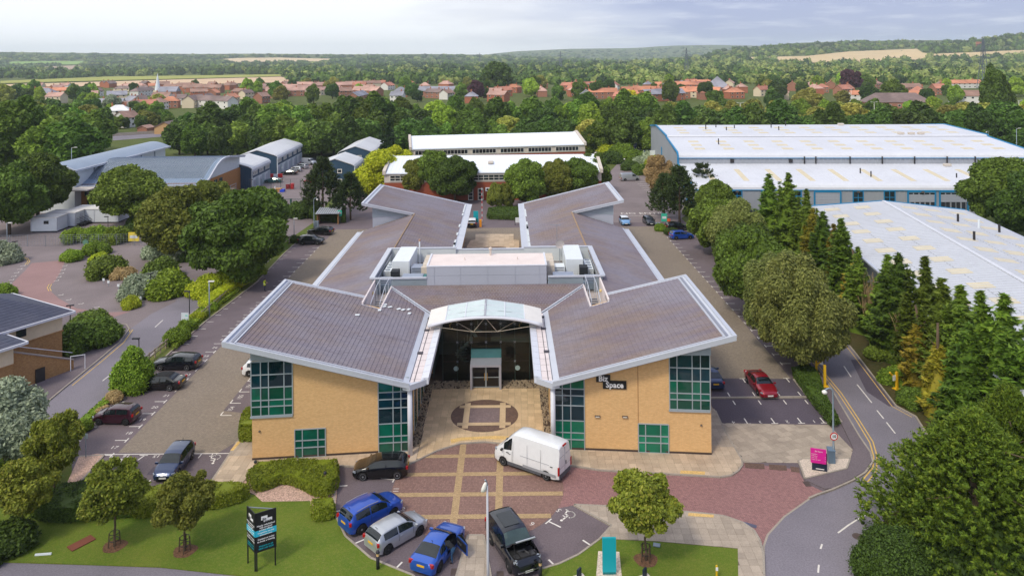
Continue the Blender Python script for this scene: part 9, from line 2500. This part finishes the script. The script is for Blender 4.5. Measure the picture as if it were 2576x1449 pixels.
for zi,(px0,px1,py0,py1,n)in enumerate(((0,420,224,268,16),(420,900,222,262,13),(900,1300,220,262,11),(1300,1700,218,262,13),(1700,2150,218,258,12),(2100,2600,216,268,15))):
 nm=('villa street','brown terraces','mixed roofs','yellow tree lane','pyramid hall estate','poplar side')[zi];got=sorted((rng.uniform(px0,px1),rng.uniform(py0,py1))for _ in range(n))
 for i,(px,py)in enumerate(got):
  p=G(px,py);h=rng.uniform(9,16);plant('garden_tree',f'{nth(i)} garden tree of the {nm} from the villa end','tree',p.x,p.y,FC[rng.choice((0,1,0,3,1,2))],FTR,h/10.2*rng.uniform(.9,1.25),rng.uniform(0,6),'garden trees in the town',sz=h/10.2)
FIELDS=[('stubble',[(150,211),(460,202),(715,195),(735,209),(340,218),(0,222),(0,215)],(208,180,148)),('meadow',[(0,206),(270,195),(708,189),(708,194),(140,208),(0,212)],(158,160,84)),('green',[(14,165),(30,157),(120,156),(215,156),(215,164)],(132,164,84)),('plough',[(95,171),(205,166),(205,179),(150,181)],(176,152,132)),('straw',[(537,152),(600,148),(700,147),(831,150),(831,156),(580,158)],(212,190,154)),('straw',[(1857,147),(2030,143),(2131,132),(2307,125),(2311,133),(2342,138),(2576,128),(2700,126),(2700,142),(2342,150),(2203,159),(2100,163),(1961,154)],(206,182,140)),('green',[(2380,142),(2560,133),(2600,138),(2400,148)],(164,160,98)),('meadow',[(840,200),(905,193),(930,200),(880,208)],(140,156,84))]
def column_span(poly,px):
 ys=[]
 for i in range(len(poly)):
  (x1,y1),(x2,y2)=poly[i-1],poly[i]
  if(x1<=px<x2)or(x2<=px<x1):ys.append(y1+(y2-y1)*(px-x1)/(x2-x1))
 return(min(ys),max(ys))if len(ys)>=2 else None
for fi,(nm,poly,c)in enumerate(FIELDS):
 t=NT('field_'+nm+str(fi));n_=t.noise(t.pos(),0.012,4.0);cc=lin(c);m=t.bsdf(t.mix(n_,tuple(v*.85 for v in cc),tuple(min(1,v*1.15)for v in cc)),.95,spec=.1)
 x0,x1=min(q[0]for q in poly)+1,max(q[0]for q in poly)-1;nc=max(4,int((x1-x0)/14));mb=MB();prev=None
 for k in range(nc+1):
  px=x0+(x1-x0)*k/nc;sp=column_span(poly,px)
  if not sp:prev=None;continue
  col=[]
  for j in range(7):q=GT(px,sp[1]+(sp[0]-sp[1])*j/6);q.z+=0.35+q.y*0.0006;col.append(q)
  if prev:
   for j in range(6):mb.quad(prev[j],col[j],col[j+1],prev[j+1])
  prev=col
 tag(mb.build('field',m),kind='structure')
def m_wood(name,a,b,c):
 t=NT(name);geo=t.node('ShaderNodeNewGeometry');n_=t.noise(t.pos(),0.016,4.0,.6);n2=t.noise(t.pos(),0.004,3.0)
 col=t.mix(t.ramp(n_,((.35,0),(.65,1))),lin(a),lin(b));col=t.mix(t.ramp(n2,((.45,0),(.6,.8))),col,lin(c))
 col=t.mix(geo.outputs['Random Per Island'],t.mix(1.0,col,(.72,)*3,'MULTIPLY'),t.mix(1.0,col,(1.28,)*3,'MULTIPLY'))
 return t.bsdf(col,.9,spec=.1)
M_WOODS=[m_wood('wood_green',(70,94,44),(112,138,62),(90,112,50)),m_wood('wood_pale',(122,138,72),(160,172,100),(138,146,76)),m_wood('wood_dark',(46,66,36),(76,100,50),(62,82,40))]
rngn=np.random.default_rng(5);rng=random.Random(5)
tmpl=[]
for k in range(4):
 d=unit_vecs(rngn,46);d[:,2]=np.abs(d[:,2])*1.1-0.15
 P=d*np.array([1,1,1.0])*rngn.uniform(.72,1.08,(46,1));V=leaf_quads(rngn,P,d*.9+np.array([0,0,.3]),.30,1.0,None,.5)
 iv,fi_=ico();tmpl.append((np.vstack([V,iv*np.array([.84,.84,.85])*rngn.uniform(.85,1.1,(len(iv),1))]),np.vstack([quads_f(46),fi_+len(V)])))
Vs,Fs,Ms=[],[],[];off=0
prof_top=lambda px:min((y+4 for d0,d1,pr in RIDGES for(a,ya),(b,yb_)in zip(pr[:-1],pr[1:])if a<=px<=b for y in[ya+(yb_-ya)*(px-a)/(b-a)]),default=140)
made=0;tries=0
while made<4800 and tries<16000:
 tries+=1
 px=rng.uniform(-40,2620);yt=prof_top(px);lim=214 if px>900 else(200 if px<720 else 210)
 py=yt+(lim-yt)*rng.random()**0.9
 if any(inside(px,py+1.0,f[1])or inside(px,py-1.5,f[1])for f in FIELDS):continue
 q=GT(px,py)
 if q.y>8300:continue
 r=4.6+min(9.0,max(0,q.y-800)/420.0)*rng.uniform(.8,1.2);r*=rng.uniform(.9,1.75);hgt=r*rng.uniform(.95,1.4)
 if q.y>2400:hgt=min(hgt,11)
 V,F=tmpl[rng.randrange(4)];a=rng.uniform(0,6.28);ca,sa=math.cos(a),math.sin(a)
 X=np.stack([(V[:,0]*ca-V[:,1]*sa)*r+q.x,(V[:,0]*sa+V[:,1]*ca)*r+q.y,V[:,2]*hgt+q.z+hgt*.35],axis=1)
 Vs.append(X);Fs.append(F+off);off+=len(X);made+=1
 right=px>1500 and py>150
 Ms.append(np.full(len(F),rng.choices((0,1,2),(4,5,2)if right else(6,2,4))[0],np.int32))
me=npmesh('woodland',np.vstack(Vs),np.vstack(Fs),M_WOODS);me.polygons.foreach_set('material_index',np.concatenate(Ms))
tag(link('woodland',me),kind='stuff')
def pylon(lb,px,ytop,ybase,h=46.0):
 d=h*FOC/(ybase-ytop);p=PD(px,ybase,d);z=T(p.x,d);p.z=z
 o=thing('pylon',lb,'pylon',p,0,'pylons crossing the valley');mb=MB();w=3.6;th=max(.35,d*.00032)
 lv=[0,.18,.36,.52,.66,.78,.88,1.0];wd=[w*(1-t)**1.1+.35 for t in lv]
 for i in range(7):
  for sx,sy in((-1,-1),(1,-1),(1,1),(-1,1)):
   a,b=Vector((sx*wd[i],sy*wd[i],lv[i]*h)),Vector((sx*wd[i+1],sy*wd[i+1],lv[i+1]*h));mb.bar(a,b,th)
  for s in(-1,1):mb.bar((-wd[i],s*wd[i],lv[i]*h),(wd[i+1],s*wd[i+1],lv[i+1]*h),th*.7);mb.bar((wd[i],s*wd[i]+.01,lv[i]*h),(-wd[i+1],s*wd[i+1]+.01,lv[i+1]*h),th*.7)
 mb.build('lattice_tower',M_GALVD,o)
 for zz,l in((.62,7.0),(.75,9.0),(.88,6.5)):
  m2=MB()
  for s in(-1,1):m2.bar((0,0,zz*h+1.6),(s*l,0,zz*h),th);m2.bar((0,.3,zz*h-.2),(s*l,0,zz*h),th)
  m2.build('cross_arm',M_GALVD,o)
M_GALVD=mat('pylon_steel',(96,104,118),.6,var=.05)
pylon('tallest pylon standing beside the dark poplars',2474,64,190);pylon('pylon above the pale woods behind the red roofs',1727,102,176);pylon('pylon left of the long blue ridge',1410,114,163);pylon('small distant pylon at the foot of the blue ridge',1207,122,160)
p=GT(2462,130);o=thing('brick_tower','squat round brick tower on the far field edge','tower',p);MB().lathe([(7,0),(7,26),(7.4,26.5),(7.4,28)],14).build('tower',M_WL['orange'],o)
t=NT('valley_haze');vp=t.node('ShaderNodeVolumePrincipled');vp.inputs['Density'].default_value=0.0001;vp.inputs['Color'].default_value=(0.80,0.90,1.0,1);vp.inputs['Anisotropy'].default_value=0.0
t.l.new(vp.outputs[0],t.out.inputs['Volume'])
hz=MB().box((0,4500,118),(18300,9600,240)).build('haze',t.m);hz['kind']='stuff'
